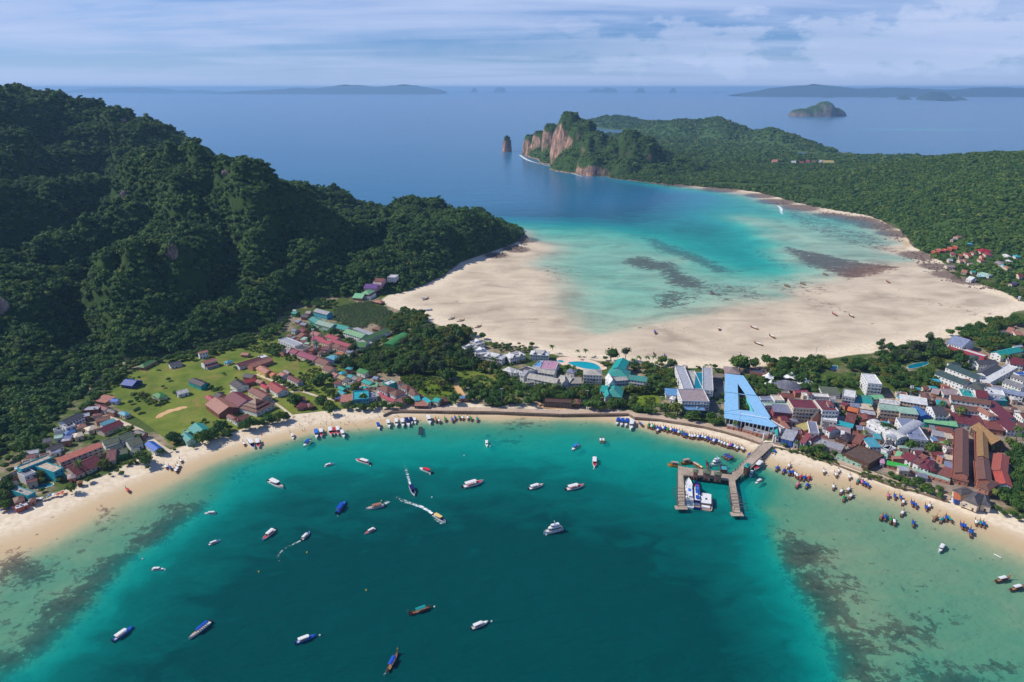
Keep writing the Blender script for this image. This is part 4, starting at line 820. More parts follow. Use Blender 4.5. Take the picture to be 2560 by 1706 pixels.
B_('C2',1110,625,1240,632,1235,572,7,'gable','green','white','white house with small green roof in front of the trees','house',2,named='the green and white house'); B_('C2',1250,620,1350,592,1330,560,6,'flat','grey','white'); B_('C2',570,532,690,562,720,510,4.5,'gable','pinkred','cream'); B_('C2',680,562,790,602,830,562,4.5,'gable','pinkred','cream'); B_('C2',790,560,1060,640,1100,600,4.5,'gable','pinkred','cream',None,'hall',named='the pinkish red roof block'); B_('C2',740,500,880,545,930,510,4.2,'gable','pinkred','cream')
B_('C2',825,622,890,645,940,600,4,'gable','brownred','cream'); B_('C2',690,652,780,668,830,630,4,'gable','maroon','cream'); B_('C2',900,652,1000,685,1040,640,4,'gable','maroon','cream'); B_('C2',878,712,960,722,940,690,3.2,'gable','orange','cream',cat='hut'); B_('C2',555,468,650,492,690,452,5,'gable','tanpink','cream'); B_('C2',390,497,440,517,525,465,3.8,'gable','rust','tan'); B_('C2',268,492,330,502,355,475,3.5,'gable','brown','tan'); B_('C2',415,420,475,445,510,405,3.5,'gable','maroon','tan')
B_('C2',175,540,378,622,460,582,5,'flat','ltgrey','white','long pale flat-roofed block below the forest edge','hall',2,named='the long pale block'); B_('C2',375,652,480,672,540,620,4,'flat','dkgrey','cream'); B_('C2',382,707,612,792,682,750,4,'gable','pinkmaroon','cream'); B_('C2',612,802,742,852,805,795,4,'gable','brownred','cream'); B_('C2',700,892,800,932,855,872,4,'gable','brownred','cream'); B_('C2',220,692,285,702,370,640,3.5,'gable','greypink','tan')
B_('C2',750,752,860,790,938,748,4.5,'hip','cyan','blue','bright blue hip roof between the village and the dark trees','house',named='the bright blue hip roof'); B_('C2',805,967,862,997,908,950,4,'gable','tanpink','white'); B_('C2',890,1002,960,1032,992,985,4,'gable','khaki','tan'); B_('C2',897,947,950,967,1015,935,4,'hip','turq','cream'); B_('C2',1010,987,1060,1007,1100,975,4,'gable','turq','cream'); B_('C2',950,1042,1010,1067,1065,1020,4,'gable','dkgrey','white'); B_('C2',1062,1012,1112,1037,1165,1000,4,'gable','grey','tan'); B_('C2',1112,1032,1162,1052,1220,1002,4,'gable','rust','tan')
B_('C2',1125,925,1230,965,1282,915,4.5,'gable','green','white'); B_('C2',1185,1055,1290,1097,1352,1060,4,'gable','teal','cream'); B_('C2',1290,1112,1385,1112,1430,1062,3.5,'flat','ltgreen','cream'); B_('C2',885,1182,960,1217,1018,1192,3.6,'gable','turq','cream'); B_('C2',895,1132,960,1162,1002,1130,3.6,'gable','teal','tan'); B_('C2',1180,1132,1222,1152,1262,1112,4,'gable','teal','tan'); B_('C2',860,1262,925,1265,925,1232,3,'flat','blue','tan',cat='hut')
B_('C2',1090,1280,1285,1262,1290,1160,6,'flat','turq','cyan',None,'shop',2,named='the sky-blue beach shop'); B_('C2',930,1302,1085,1292,1085,1217,4,'shed','tan','cream',None,'shop'); B_('C2',1292,1250,1385,1240,1382,1182,4,'flat','bluegrey','white',None,'shop')
B_('C2',1372,1132,1500,1192,1590,1132,7,'hip','brown','white','left brown hip roof of the resort at the promenade end','hotel',2,named='the brown-roofed resort'); B_('C2',1525,1185,1605,1232,1705,1165,7,'hip','brown','white','middle brown hip roof of the resort at the promenade end','hotel',2); B_('C2',1590,1062,1640,1090,1690,1050,7,'hip','brown','white',None,'hotel',2); B_('C2',1650,1112,1742,1160,1812,1112,7,'hip','brown','white',None,'hotel',2); B_('C2',1755,1182,1842,1232,1892,1192,6,'hip','brown','white',None,'hotel',2); B_('C2',1600,1290,1700,1312,1705,1225,5,'hip','brown','cream',None,'hotel',2)
B_('C2',1450,1068,1522,1100,1612,1058,8,'flat','white','teal',None,'hotel',2); B_('C2',1395,1202,1440,1222,1470,1192,3.8,'gable','pinkred','cream'); B_('C2',1430,1237,1490,1267,1520,1232,3.8,'gable','pinkred','cream'); B_('C2',1490,1272,1580,1302,1605,1262,3.8,'gable','pinkred','cream'); B_('C2',345,180,385,190,392,172,3.5,'gable','ltgrey','tan',cat='hut',slope=True); B_('C2',330,215,385,225,390,190,5,'gable','teal','green',slope=True); B_('C2',370,318,420,330,430,298,3.5,'gable','bluegrey','tan',cat='hut'); B_('C2',430,352,500,365,520,335,3.5,'gable','bluegrey','tan',cat='hut'); B_('C2',500,215,560,220,570,190,4,'gable','greypink','tan',cat='hut'); B_('C2',445,260,530,265,560,235,4,'gable','dkgrey','tan',cat='hut')
B_('E2',-125,525,-100,530,-90,515,5,'gable','orange','pink',slope=True) if False else None
for q in [(935,704,958,705,957,698,'rust','pink','gable',5),(968,694,988,695,987,688,'white','white','flat',7),(908,720,940,722,942,713,'purple','pink','gable',5),(930,712,952,713,952,706,'greypink','pink','gable',5),(880,745,905,747,905,736,'ltgreen','tan','gable',4),(900,735,922,737,925,726,'ltgreen','tan','hip',4),(905,742,925,744,925,734,'white','white','flat',4)]:
    B_('Z',*q[:6],q[9],q[8],q[6],q[7],slope=True)
# resort beside the brown roofs, shops along the promenade
B_('C3',215,1062,300,1052,300,995,5,'shed','turq','cream',None,'shop'); B_('C3',315,1032,405,1092,452,1070,5,'shed','turq','cream',None,'shop'); B_('C3',462,1062,545,1087,547,1010,5,'gable','teal','cream',None,'shop'); B_('C3',205,1132,400,1135,335,1062,3.2,'shed','tan','wood',None,'shop'); B_('C3',560,1082,705,1062,692,1002,4,'hip','brown','wood',None,'shop'); B_('C3',870,1027,980,1022,972,985,4,'gable','skyblue','tan',None,'shop'); B_('C3',100,905,170,955,260,925,6,'gable','brown','white',None,'hotel',2)
for i, q in enumerate([(1030,325,1115,392,1240,305),(890,272,955,312,1045,228),(1010,202,1120,247,1197,195),(1205,412,1480,462,1518,400),(1598,447,1830,392,1770,330),(1880,387,2160,405,2195,345)]):
    B_('C3',*q,7,'villa','white','white',['lowest part of the leftmost white many-gabled villa','left part of the leftmost white many-gabled villa','back part of the leftmost white many-gabled villa','second white many-gabled villa from the left above the clearing','third white many-gabled villa from the left','rightmost white many-gabled villa nearest the big pool'][i],'hotel',2,named=['the leftmost white villa',None,None,'the second white villa','the third white villa','the rightmost white villa'][i])
B_('C3',1480,612,1612,650,1665,590,5,'hip','white','white'); B_('C3',20,320,110,325,120,298,4,'flat','white','tan',cat='shed')
# big hotel in the middle
B_('C4',632,478,865,497,850,375,7,'flat','pink','white','pink flat-roofed hall of the white hotel','hall',2,named='the pink-roofed hall'); B_('C4',530,442,632,462,662,370,6.5,'flat','skyblue','white','sky-blue flat roof left of the pink-roofed hall','hall'); B_('C4',862,450,930,432,880,385,5,'shed','purple','white'); B_('C4',310,505,440,552,500,460,8,'flat','dkgrey','white','dark grey flat courtyard roof of the white hotel','hotel',2); B_('C4',340,572,402,592,472,500,7,'gable','ltgrey','white',None,'hotel',2); B_('C4',242,535,300,545,330,505,6,'hip','white','white',None,'hotel',2)
B_('C4',480,512,840,567,850,507,6,'gable','blank','white','upper long pale gabled wing below the pink-roofed hall','hotel',2); B_('C4',440,612,870,697,872,612,6,'gable','blank','white','lower long pale gabled wing facing the tree belt','hotel',2,named='the long pale hotel wing'); B_('C4',440,692,562,672,600,632,5,'gable','blank','white',None,'hotel',2); B_('C4',872,652,1050,702,1062,592,6.5,'gable','blank','white',None,'hotel',2); B_('C4',1062,692,1252,692,1190,598,6.5,'gable','blank','white',None,'hotel',2); B_('C4',950,700,1050,702,1020,620,8,'gable','blank','white',None,'hotel',2,ridge='y',pitch=1.)
B_('C4',1268,567,1545,577,1535,490,10,'hip','blank','white','white hip-roofed wing of the teal-roofed hotel','hotel',3); B_('C4',1665,480,1862,507,1915,365,10,'gable','teal','white','tall north wing of the teal-roofed hotel','hotel',3,ridge='y',named='the teal-roofed hotel'); B_('C4',1912,632,2182,670,2197,600,9.5,'gable','teal','white','east wing of the teal-roofed hotel','hotel',3); B_('C4',1600,570,1912,612,1890,500,10,'hip','teal','white','centre of the teal-roofed hotel','hotel',3); B_('C4',1640,665,1920,642,1905,585,9,'gable','blank','white','white-roofed front arcade of the teal-roofed hotel','hotel',3); B_('C4',1640,705,1745,700,1735,600,9.5,'gable','white','white','pointed white entrance gable of the teal-roofed hotel','hotel',3,ridge='y',pitch=1.3)
B_('C4',1560,870,1830,897,1890,735,5.5,'hip','teal','white','teal-roofed reception pavilion in front of the hotel','hall',named='the teal reception pavilion'); B_('C4',1500,800,1600,820,1640,730,6.5,'gable','teal','white'); B_('C4',1580,905,1690,905,1690,800,5,'gable','teal','white',None,'hall',ridge='y',pitch=1.1); B_('C4',1125,982,1228,990,1218,920,4.5,'hip','brown','wood',cat='hut'); B_('C4',690,968,1100,985,1100,922,5,'flat','wood','wood','half-built wooden frame block behind the promenade','hall',2,named='the half-built wooden block'); B_('C4',1010,520,1130,545,1140,490,5,'pyramid','bluegrey','white',cat='hut')
B_('C4',300,985+0,0,0,0,0,3,'flat','white') if False else None
# hotel with the long roof pool
B_('C5',860,772,1010,777,1045,452,10,'flat','ltgrey','white','left white block of the hotel with the long pool','hotel',4,named='the pool hotel'); B_('C5',1145,787,1297,802,1320,478,10,'flat','ltgrey','white','right white block of the hotel with the long pool','hotel',4); B_('C5',845,952,1242,962,1252,792,10,'flat','greypink','white','lower block of the hotel with the long pool','hotel',4)
B_('C5',875,1087,1190,1097,1195,942,5,'flat','skyblue','dkgrey','sky-blue flat-roofed shop in front of the pool hotel','shop',named='the sky-blue shop roof'); B_('C5',605,857,810,867,825,785,5,'shed','skyblue','white'); B_('C5',655,915,720,930,735,880,4,'pyramid','white','white',cat='hut'); B_('C5',1470,547,1690,562,1650,455,6,'hip','greypink','tan','greyish brown hip roof at the point of the blue market hall','hall'); B_('C5',835,455,895,470,900,430,4,'gable','greypink','tan')
B_('C5',1490,1300,1700,1345,1720,1320,3.2,'flat','ltgrey','tan',None,'shop'); B_('C5',1715,1350,2090,1450,2140,1400,3.2,'flat','ltgrey','tan',None,'shop'); B_('C5',1830,530,2060,560,2080,500,4,'flat','dkgrey','tan',None,'hall')
# town right of the market
B_('C6',85,788,500,782,500,722,5,'flat','mint','white'); B_('C6',20,690,240,692,240,635,6,'flat','bluegrey','white'); B_('C6',250,700,420,702,400,610,7,'flat','cream','white'); B_('C6',225,882,548,915,500,790,8,'shed','bluegrey','pinkred','bluish-roofed block with pink walls beside the market hall','shop',2,named='the pink-walled block'); B_('C6',330,640,590,655,600,580,5,'gable','brownred','tan'); B_('C6',600,565,830,565,810,515,5,'gable','pinkmaroon','tan')
B_('C6',570,830,1010,850,1060,700,13,'flat','maroon','cream','main maroon and cream block of the big town hotel','hotel',4,named='the maroon and cream hotel'); B_('C6',740,620,1190,652,1180,590,14,'flat','white','cream','rear white-topped wing of the maroon and cream hotel','hotel',4); B_('C6',1062,872,1342,882,1360,700,13,'flat','maroon','white','right block of the maroon and cream hotel','hotel',4); B_('C6',1050,1022,1312,1062,1352,885,7,'flat','white','white','low white front of the maroon and cream hotel','hotel',2)
B_('C6',815,605,905,612,905,560,16,'pyramid','brownred','white','left red-brown turret on the maroon and cream hotel','hotel',4); B_('C6',1160,775,1275,785,1275,705,15,'pyramid','brownred','white','right red-brown turret on the maroon and cream hotel','hotel',4); B_('C6',830,962,895,1005,1000,935,6,'gable','dark','tan','steep dark triple gable in front of the maroon and cream hotel','hall',pitch=1.2,ridge='x')
B_('C6',600,1115,750,1205,782,1060,4,'shed','khaki','tan'); B_('C6',355,1187,425,1172,290,925,5,'flat','grey','white'); B_('C6',435,1172,525,1168,480,1050,5,'shed','tan','tan'); B_('C6',380,1062,500,1062,440,955,5.5,'gable','maroon','tan'); B_('C6',850,1242,1010,1262,1045,1080,6,'flat','bluegrey','white','white terrace block with blue deck in the town','shop',2); B_('C6',1110,1180,1190,1232,1225,1110,7,'gable','maroon','white',st=2); B_('C6',1060,1130,1130,1150,1160,1060,8,'gable','dkgrey','white',st=2)
B_('C6',1440,1045,1610,1085,1645,930,6,'gable','maroon','tan','large dark maroon gable house with white chairs on top','house',2); B_('C6',1480,862,1662,902,1672,850,6,'shed','orange','maroon'); B_('C6',1530,792,1702,822,1702,750,6,'gable','bluegrey','white'); B_('C6',1370,745,1450,792,1442,710,6,'gable','maroon','tan'); B_('C6',1310,1102,1578,1167,1592,1110,5,'shed','turq','maroon','bright turquoise strip roof in the middle of the town','shop',named='the turquoise strip roof')
B_('C6',1610,722,1922,772,1932,695,6,'shed','teal','cream'); B_('C6',1660,665,1912,692,1902,620,6.5,'gable','teal','cream'); B_('C6',1710,842,1942,862,1932,778,6,'shed','cream','white'); B_('C6',1400,622,1620,662,1642,540,12,'flat','white','ltgrey','grey and white frame block with roof panels in the town','hotel',4,named='the grey frame block'); B_('C6',1060,572,1382,592,1392,490,5,'shed','olive','white')
B_('C6',1840,408,2082,427,2045,262,13,'flat','white','white','tall plain white tower block at the edge of the gardens','hotel',4,named='the white tower block'); B_('C6',1930,672,2130,667,2092,590,6,'gable','ltgreen','white'); B_('C6',1700,922,1982,962,1972,880,7,'flat','ltgrey','brown'); B_('C6',1702,1032,1942,1062,1962,962,6,'gable','brownred','tan',ridge='y')
B_('C6',1870,1485,2075,1487,2152,1342,7,'shed','cyan','white','tilted blue-green roof on a white shop near the beach','shop',2,named='the tilted blue roof'); B_('C6',2060,1502,2190,1542,2230,1440,5,'flat','ltgrey','white'); B_('C6',2150,1440,2260,1460,2280,1380,5.5,'gable','dkgrey','tan')
B_('C6',350,1332,562,1387,612,1230,6.5,'shed','ltgrey','blue','grey shed-roofed shop with blue sign front at the pier head','shop',2,named='the blue-fronted shop'); B_('C6',665,1402,765,1432,822,1265,6,'shed','pinkred','white','pinkish red square roof near the pier head','shop',2,named='the pinkish red square roof'); B_('C6',805,1372,880,1402,932,1285,6,'gable','maroon','white',ridge='y',pitch=.8); B_('C6',262,1302,335,1312,322,1200,6,'gable','teal','white','teal gabled kiosk at the pier head','shop',ridge='y',pitch=.9); B_('C6',570,1432,650,1442,662,1370,4,'flat','white','white'); B_('C6',650,1262,720,1270,740,1215,6,'flat','blue','orange')
B_('C6',900,1422,1390,1562,1425,1450,4.5,'flat','ltgrey','greypink','long grey flat roof along the beach front in town','shop',named='the long grey beach-front roof'); B_('D1',1345,222,1775,405,1905,205,5.5,'flat','wood','wood','big bare wooden roof terrace behind the right beach','shop',named='the wooden roof terrace'); B_('D1',1240,255,1755,440,1785,395,3,'flat','ltgreen','mint',None,'shop')
B_('C6',1270,1295,1500,1400,1545,1262,5,'hip','dark','wood'); B_('C6',1370,1302,1422,1312,1450,1232,6,'shed','white','wood',cat='hut'); B_('C6',1290,1232,1545,1272,1560,1160,4.5,'gable','greypink','tan'); B_('C6',1560,1402,1702,1450,1762,1270,5,'gable','rust','tan'); B_('C6',1660,1192,1772,1202,1782,1145,4,'shed','bluegrey','tan'); B_('C6',1782,1242,1990,1272,1992,1182,5,'flat','bluegrey','white'); B_('C6',1700,1110,1900,1120,1900,1060,4,'shed','tan','tan'); B_('C6',1640,1400,1770,1450,1840,1370,5,'gable','maroon','tan')
# long blocks further right
B_('C7',0,1352,300,1382,300,1312,10,'shed','mint','cream','left half of the long pale mint roofed block','hotel',3,named='the long mint-roofed block'); B_('C7',300,1402,590,1432,592,1352,10,'shed','mint','cream','right half of the long pale mint roofed block','hotel',3); B_('C7',0,1252,300,1292,305,1240,9,'shed','white','cream',None,'hotel',3); B_('C7',300,1222,720,1292,715,1200,10,'shed','white','cream','cream three-storey block with white roof in town','hotel',3,named='the cream block'); B_('C7',630,1182,772,1202,772,1115,10.5,'pyramid','brown','cream',None,'hotel',3)
B_('C7',600,1462,790,1467,777,1335,8,'gable','midblue','blue','blue gabled block beside the mint roofs','shop',2,ridge='y'); B_('C7',830,1432,1030,1442,1022,1310,11,'gable','dkgrey','white','narrow white tower with dark grey roof','hotel',4); B_('C8',540,272,960,332,962,282,5,'shed','ltgreen','teal',None,'shop'); B_('C7',850,1272,1000,1297,992,1245,6,'shed','turq','white'); B_('C7',960,1132,1180,1142,1182,1050,6,'gable','greypink','white'); B_('C7',760,1102,882,1132,872,1052,5,'gable','greypink','tan'); B_('C7',800,1230,1060,1290,1040,1210,5,'flat','greypink','tan')
B_('C8',60,442,205,498,150,165,9,'vault','ltgrey','white','left arched white roof of the big grey halls','hall',ridge='y',named='the arched white roofs'); B_('C8',215,497,358,470,330,190,9,'vault','white','white','right arched white roof of the big grey halls','hall',ridge='y'); B_('C8',362,482,595,505,590,262,9,'flat','bluegrey','white','large grey flat-roofed hall right of the arched roofs','hall',named='the large grey flat hall')
B_('C7',990,342,1245,415,1390,328,7,'gable','bluegrey','white','bluish grey hall by the far beach on the right','hall',2,named='the bluish beach hall'); B_('C7',1035,402,1570,562,1600,532,4.5,'flat','white','pinkred','long white and red terrace building on the right','shop',named='the red and white terrace'); B_('C7',1830,547,2168,470,1990,418,7,'gable','teal','white','large teal gabled hall at the right edge','hall',2,named='the teal hall at the right edge'); B_('C7',2050,420,2165,402,2160,370,6,'gable','ltgrey','white'); B_('C7',1890,192,1990,212,2070,152,6,'gable','tan','white'); B_('C7',2050,232,2171,232,2171,172,6,'gable','tan','white'); B_('C7',1790,182,1890,222,1935,190,5,'gable','dkgrey','white')
B_('C7',980,712,1450,897,1530,842,7,'gable','dkgreen','white','upper long dark green-grey resort block','hotel',2,named='the dark resort block'); B_('C7',815,812,1260,987,1380,945,7,'gable','dkgreen','white','lower long dark green-grey resort block','hotel',2); B_('C7',1310,1005,1560,1075,1665,1000,7,'hip','dkgreen','white','dark green-grey hip-roofed resort lobby','hotel',2); B_('C7',1600,842,1835,717,1720,650,7,'gable','dkgrey','white',None,'hotel',2); B_('C7',1490,680,1800,668,1760,600,6.5,'gable','dkgrey','white',None,'hotel',2); B_('C7',1345,640,1490,665,1585,565,6.5,'hip','dkgreen','white',None,'hotel',2); B_('C7',1005,640,1060,672,1130,600,5,'hip','dkgreen','white')
B_('C7',1665,955,2080,722,1885,690,6,'flat','white','white','long bright white flat roof crossing the right side','hall',named='the long bright white roof'); B_('C7',1840,932,2130,1042,2171,985,6,'gable','grey','white',None,'hotel',2); B_('C7',1665,1062,2171,1160,2171,1100,6,'gable','bluegrey','white',None,'hotel',2); B_('C7',1960,852,2171,922,2171,872,6,'gable','grey','white',None,'hotel',2); B_('C7',2010,802,2100,842,2165,790,5,'flat','blue','white'); B_('C7',1960,662,2171,690,2171,600,6,'gable','maroon','white')
B_('C7',1240,1152,1432,1177,1432,1072,7,'flat','teal','white','flat teal sports roof near the resort lobby','hall',named='the flat teal deck'); B_('C7',1450,1165,1640,1192,1602,1080,8,'gable','maroon','white',st=2); B_('C7',1610,1112,1890,1152,1892,1062,7,'flat','white','white',None,'hotel',2); B_('C7',1680,1222,1922,1232,1882,1130,5,'flat','bluegrey','teal',None,'hall')
B_('C7',1070,1202,1680,1292,1692,1220,9,'gable','brown','white','upper long brown-roofed town hotel wing','hotel',3,named='the brown-roofed town hotel'); B_('C7',1120,1352,1545,1402,1545,1330,9,'gable','brown','white','lower long brown-roofed town hotel wing','hotel',3); B_('C7',1640,1462,1772,1452,1692,1282,10,'hip','tan','white','tan-roofed end wing of the town hotel','hotel',3); B_('C7',1810,1472,2050,1482,1930,1240,6,'shed','maroon','white','large maroon sloping roof at the right edge','hall',named='the large maroon slope roof'); B_('C8',1560,372,1764,377,1700,222,6,'shed','maroon','white',None,'hall'); B_('C7',2010,1392,2165,1502,2171,1150,6,'gable','brown','white',None,'hotel',2,ridge='y')
B_('C8',900,277,1290,332,1262,215,5,'shed','maroon','white','long maroon roof between the brown wings and the thatch hotel','hall'); B_('C8',1312,352,1530,382,1522,290,5,'shed','brownred','tan')
B_('C8',905,892,922,350,1085,345,8,'gable','brown','tan','long left wing of the thatch-brown beach hotel','hotel',3,ridge='x',named='the thatch-brown hotel'); B_('C8',1188,692,1178,330,1312,335,8,'gable','thatch','tan','upper right wing of the thatch-brown beach hotel','hotel',3); B_('C8',1192,972,1165,705,1335,702,8,'gable','brown','tan','lower right wing of the thatch-brown beach hotel','hotel',3); B_('C8',1190,1062,1340,1122,1372,982,7,'hip','brown','tan',None,'hotel',2); B_('C8',1370,547,1545,552,1500,342,7,'gable','thatch','wood','tall straw thatched hall right of the brown hotel','hall',2,ridge='y',pitch=.8,named='the straw thatched hall')
B_('C8',1358,862,1388,655,1592,655,7,'gable','brick','white','upper half of the brick-red roofed hall at the right','hall',2,ridge='x',named='the brick-red hall'); B_('C8',1425,1032,1380,875,1565,870,6.5,'gable','brick','white','lower half of the brick-red roofed hall at the right','hall',2)
B_('C8',880,1102,1000,1172,1040,1060,5,'hip','dkgrey','cream'); B_('C8',1010,1222,1200,1302,1222,1152,5.5,'hip','dkgrey','cream','largest grey pointed pavilion at the beach end','hall',named='the grey beach pavilion',pitch=.7); B_('C8',1232,1282,1370,1312,1322,1172,5,'hip','dkgrey','cream',pitch=.7); B_('C8',905,1212,990,1232,995,1160,4,'shed','orange','blue'); B_('C8',990,1262,1160,1302,1170,1272,3,'flat','white','cream',None,'shop')
B_('C8',880,962,1090,1012,1090,932,4,'shed','rust','tan'); B_('C8',250,702,380,762,432,672,5,'gable','maroon','white',st=2); B_('C8',395,765,470,802,502,720,5,'gable','maroon','white'); B_('C8',450,702,530,742,560,672,5,'gable','rust','tan'); B_('C8',480,822,600,862,662,742,5.5,'hip','maroon','white','largest maroon hip roof behind the right beach','house',2,named='the largest maroon hip roof'); B_('C8',620,872,702,872,752,790,5,'hip','maroon','tan'); B_('C8',700,902,860,962,882,860,4,'shed','rust','ltgrey'); B_('C8',80,792,352,852,382,822,3.6,'shed','brightgreen','tan','bright green awning roof behind the right beach','shop',named='the bright green awning')
B_('C8',165,702,232,722,262,650,4.5,'shed','ltgreen','tan'); B_('C8',195,652,260,640,290,605,4.5,'flat','teal','tan'); B_('C8',700,682,770,722,782,672,4.5,'flat','bluegrey','tan'); B_('C8',790,722,892,742,892,682,4.5,'gable','cream','white'); B_('C8',790,822,892,842,892,782,4.5,'shed','bluegrey','tan'); B_('C8',640,432,812,462,812,412,5,'shed','ltgrey','white'); B_('C8',620,372,692,382,692,332,5,'shed','grey','tan'); B_('C8',700,392,902,422,902,352,5,'gable','rust','tan'); B_('C8',815,472,915,482,912,432,5,'shed','cream','white'); B_('C8',650,502,722,502,722,462,5,'shed','skyblue','white'); B_('C8',712,532,872,562,882,532,4.5,'flat','ltgreen','tan')
B_('C8',390,862,860,1002,882,972,3,'flat','mint','tan','long pale green strip roof of the beach bar','shop',named='the pale strip roof'); B_('C8',130,682,160,722,300,592,4.5,'shed','tan','tan'); B_('C8',0,602,82,642,122,562,5,'flat','ltgrey','white'); B_('C8',0,772,60,782,62,742,4,'shed','pink','white'); B_('C8',0,702,90,722,100,672,4,'shed','mint','white'); B_('C8',630,672,760,700,760,640,4,'gable','maroon','tan'); B_('C8',560,742,650,752,680,702,4.5,'gable','bluegrey','tan')
# village on the far right slope
for q in [(450,555,512,555,505,525),(548,530,640,530,625,495),(665,520,720,520,715,490),(780,490,835,490,830,455),(888,462,925,462,925,428)]: B_('R',*q,4,'hip','salmon','brick',slope=True)
for q, c in [((760,600,870,610,870,572),'pinkred'),((905,630,992,640,990,602),'orange'),((915,665,970,670,970,640),'maroon'),((1090,605,1165,605,1160,570),'pinkred'),((1110,640,1175,640,1170,610),'brick'),((1210,580,1275,580,1270,548),'pinkred'),((1345,550,1590,552,1598,508),'red'),((1445,610,1590,618,1560,572),'red'),((1345,725,1450,730,1450,690),'brick'),((1365,665,1420,668,1420,635),'brick'),((945,735,1010,735,1005,705),'tan'),((1045,735,1120,740,1110,695),'rust'),((1585,770,1765,798,1740,748),'greypink'),((1870,640,1955,642,1950,600),'white'),((1895,740,1980,742,1975,712),'white'),((2030,645,2140,650,2130,622),'turq'),((1170,950,1260,955,1258,932),'teal'),((1270,965,1510,1020,1520,990),'mint'),((1050,1085,1160,1110,1150,1050),'white'),((1175,1100,1260,1105,1255,1070),'ltgrey'),((690,850,860,852,858,820),'greypink'),((1870,870,1942,872,1940,832),'tan'),((960,950,1070,965,1060,925),'tan'),((1110,795,1210,800,1200,778),'greypink'),((800,250,900,272,880,235),'tan'),((740,310,810,320,810,285),'greypink'),((1100,395,1210,398,1205,382),'cyan'),((2100,1040,2190,1045,2190,1000),'maroon'),((1965,1190,2090,1160,2060,1130),'purple'),((720,725,810,730,800,700),'ltgrey'),((2070,1450,2130,1460,2120,1430),'ltgrey'),((1790,820,1840,822,1835,798),'turq')]:
    B_('R',*q,4,'hip' if q[0] % 3 else 'gable',c,'white' if c in('white','turq','mint') else 'cream',slope=True)
for u0, u1, v, c in [(1930,1944,405,'tan'),(1978,1990,408,'ltgrey'),(1998,2008,409,'brownred'),(2014,2024,406,'pinkmaroon'),(2030,2040,408,'brownred'),(2058,2086,407,'khaki'),(2046,2054,406,'ltgrey')]:
    B_('Z',u0,v,u1,v+.4,u1,v-1.8,4,'gable',c,'cream',slope=True,st=1)
LAND.append(('the far cliff headland', 1450, 370))

B_('C5',1005,772,1145,776,1160,518,7.6,'flat','blank','white','low podium carrying the long teal pool between two white blocks','hotel',2)
pool('C5', [(1016,764),(1042,530),(1152,538),(1136,768)], 9.7, 'long teal pool raised between the two white blocks of the pool hotel', pw2, 0)
# ------------------------------------------------------------------ the big blue A-shaped market hall
def market():
    z0 = 2.; hh = 7.
    o3 = Vector(G(*px('C5', 1460, 1180), z0+hh)); o = link('market_hall', None, loc=(o3.x, o3.y, z0), cat='hall', label='huge sky-blue roof shaped like a letter A with green court')
    LAND.append(('the blue A-shaped market hall', *px('C5', 1750, 950)))
    def w(p, z=hh): q = G(*px('C5', *p), z0+z); return (q[0]-o3.x, q[1]-o3.y, z)
    rm = paint((150, 204, 244), .5)
    panels = [[(1465,547),(1600,562),(1650,690),(1655,835),(1465,812)], [(1465,818),(1655,841),(1662,1068),(1455,1100)], [(1600,562),(1735,577),(1925,862),(1765,850),(1652,692)], [(1770,858),(1937,871),(2128,1180),(1890,1095)],
              [(1455,1104),(1662,1072),(1885,1098),(2126,1184),(2100,1205),(1455,1120)], [(1455,1126),(2105,1210),(2228,1310),(2160,1328),(1452,1190)], [(1655,842),(1768,858),(1764,849),(1655,836)]]
    for i, p in enumerate(panels):
        ht = hh-(.35 if i == 5 else 0); m = MB(); slab(m, [w(q, ht) for q in p], .35); m.link('roof_panel', rm, o)
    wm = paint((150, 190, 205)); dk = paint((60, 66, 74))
    def wall(a, b, m_, inset=.6, top=hh-.5):
        A, B = Vector(w(a)[:2]), Vector(w(b)[:2]); c = (A+B)/2; d = B-A; m = MB(); m.box(c.x, c.y, top/2, d.length-1, .3, top, math.atan2(d.y, d.x)); m.link('wall', m_, o)
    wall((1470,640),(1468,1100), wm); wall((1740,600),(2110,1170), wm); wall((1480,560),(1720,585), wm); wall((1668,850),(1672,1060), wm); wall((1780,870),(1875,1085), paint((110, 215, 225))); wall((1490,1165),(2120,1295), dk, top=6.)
    A, B = Vector(w((1480,1185))[:2]), Vector(w((2170,1322))[:2])
    post = MB().box(0, 0, 3.2, .5, .5, 6.4).me('column', paint((225, 228, 230)))
    for i in range(13): p = A.lerp(B, i/12); link('column', post, o, (p.x, p.y-.5, 0))
    # pale blank panels added in place of lettering along the lower right edge
    A, B = Vector(w((1700,1128))[:2]), Vector(w((2080,1196))[:2])
    tm = paint((214, 226, 240)); ln = MB().box(0, 0, hh+.08, 2.2, 1.4, .1).me('letter_panel', tm)
    for i in range(12): p = A.lerp(B, i/11); link('letter_panel', ln, o, (p.x, p.y, -.02), math.atan2((B-A).y, (B-A).x))
market()

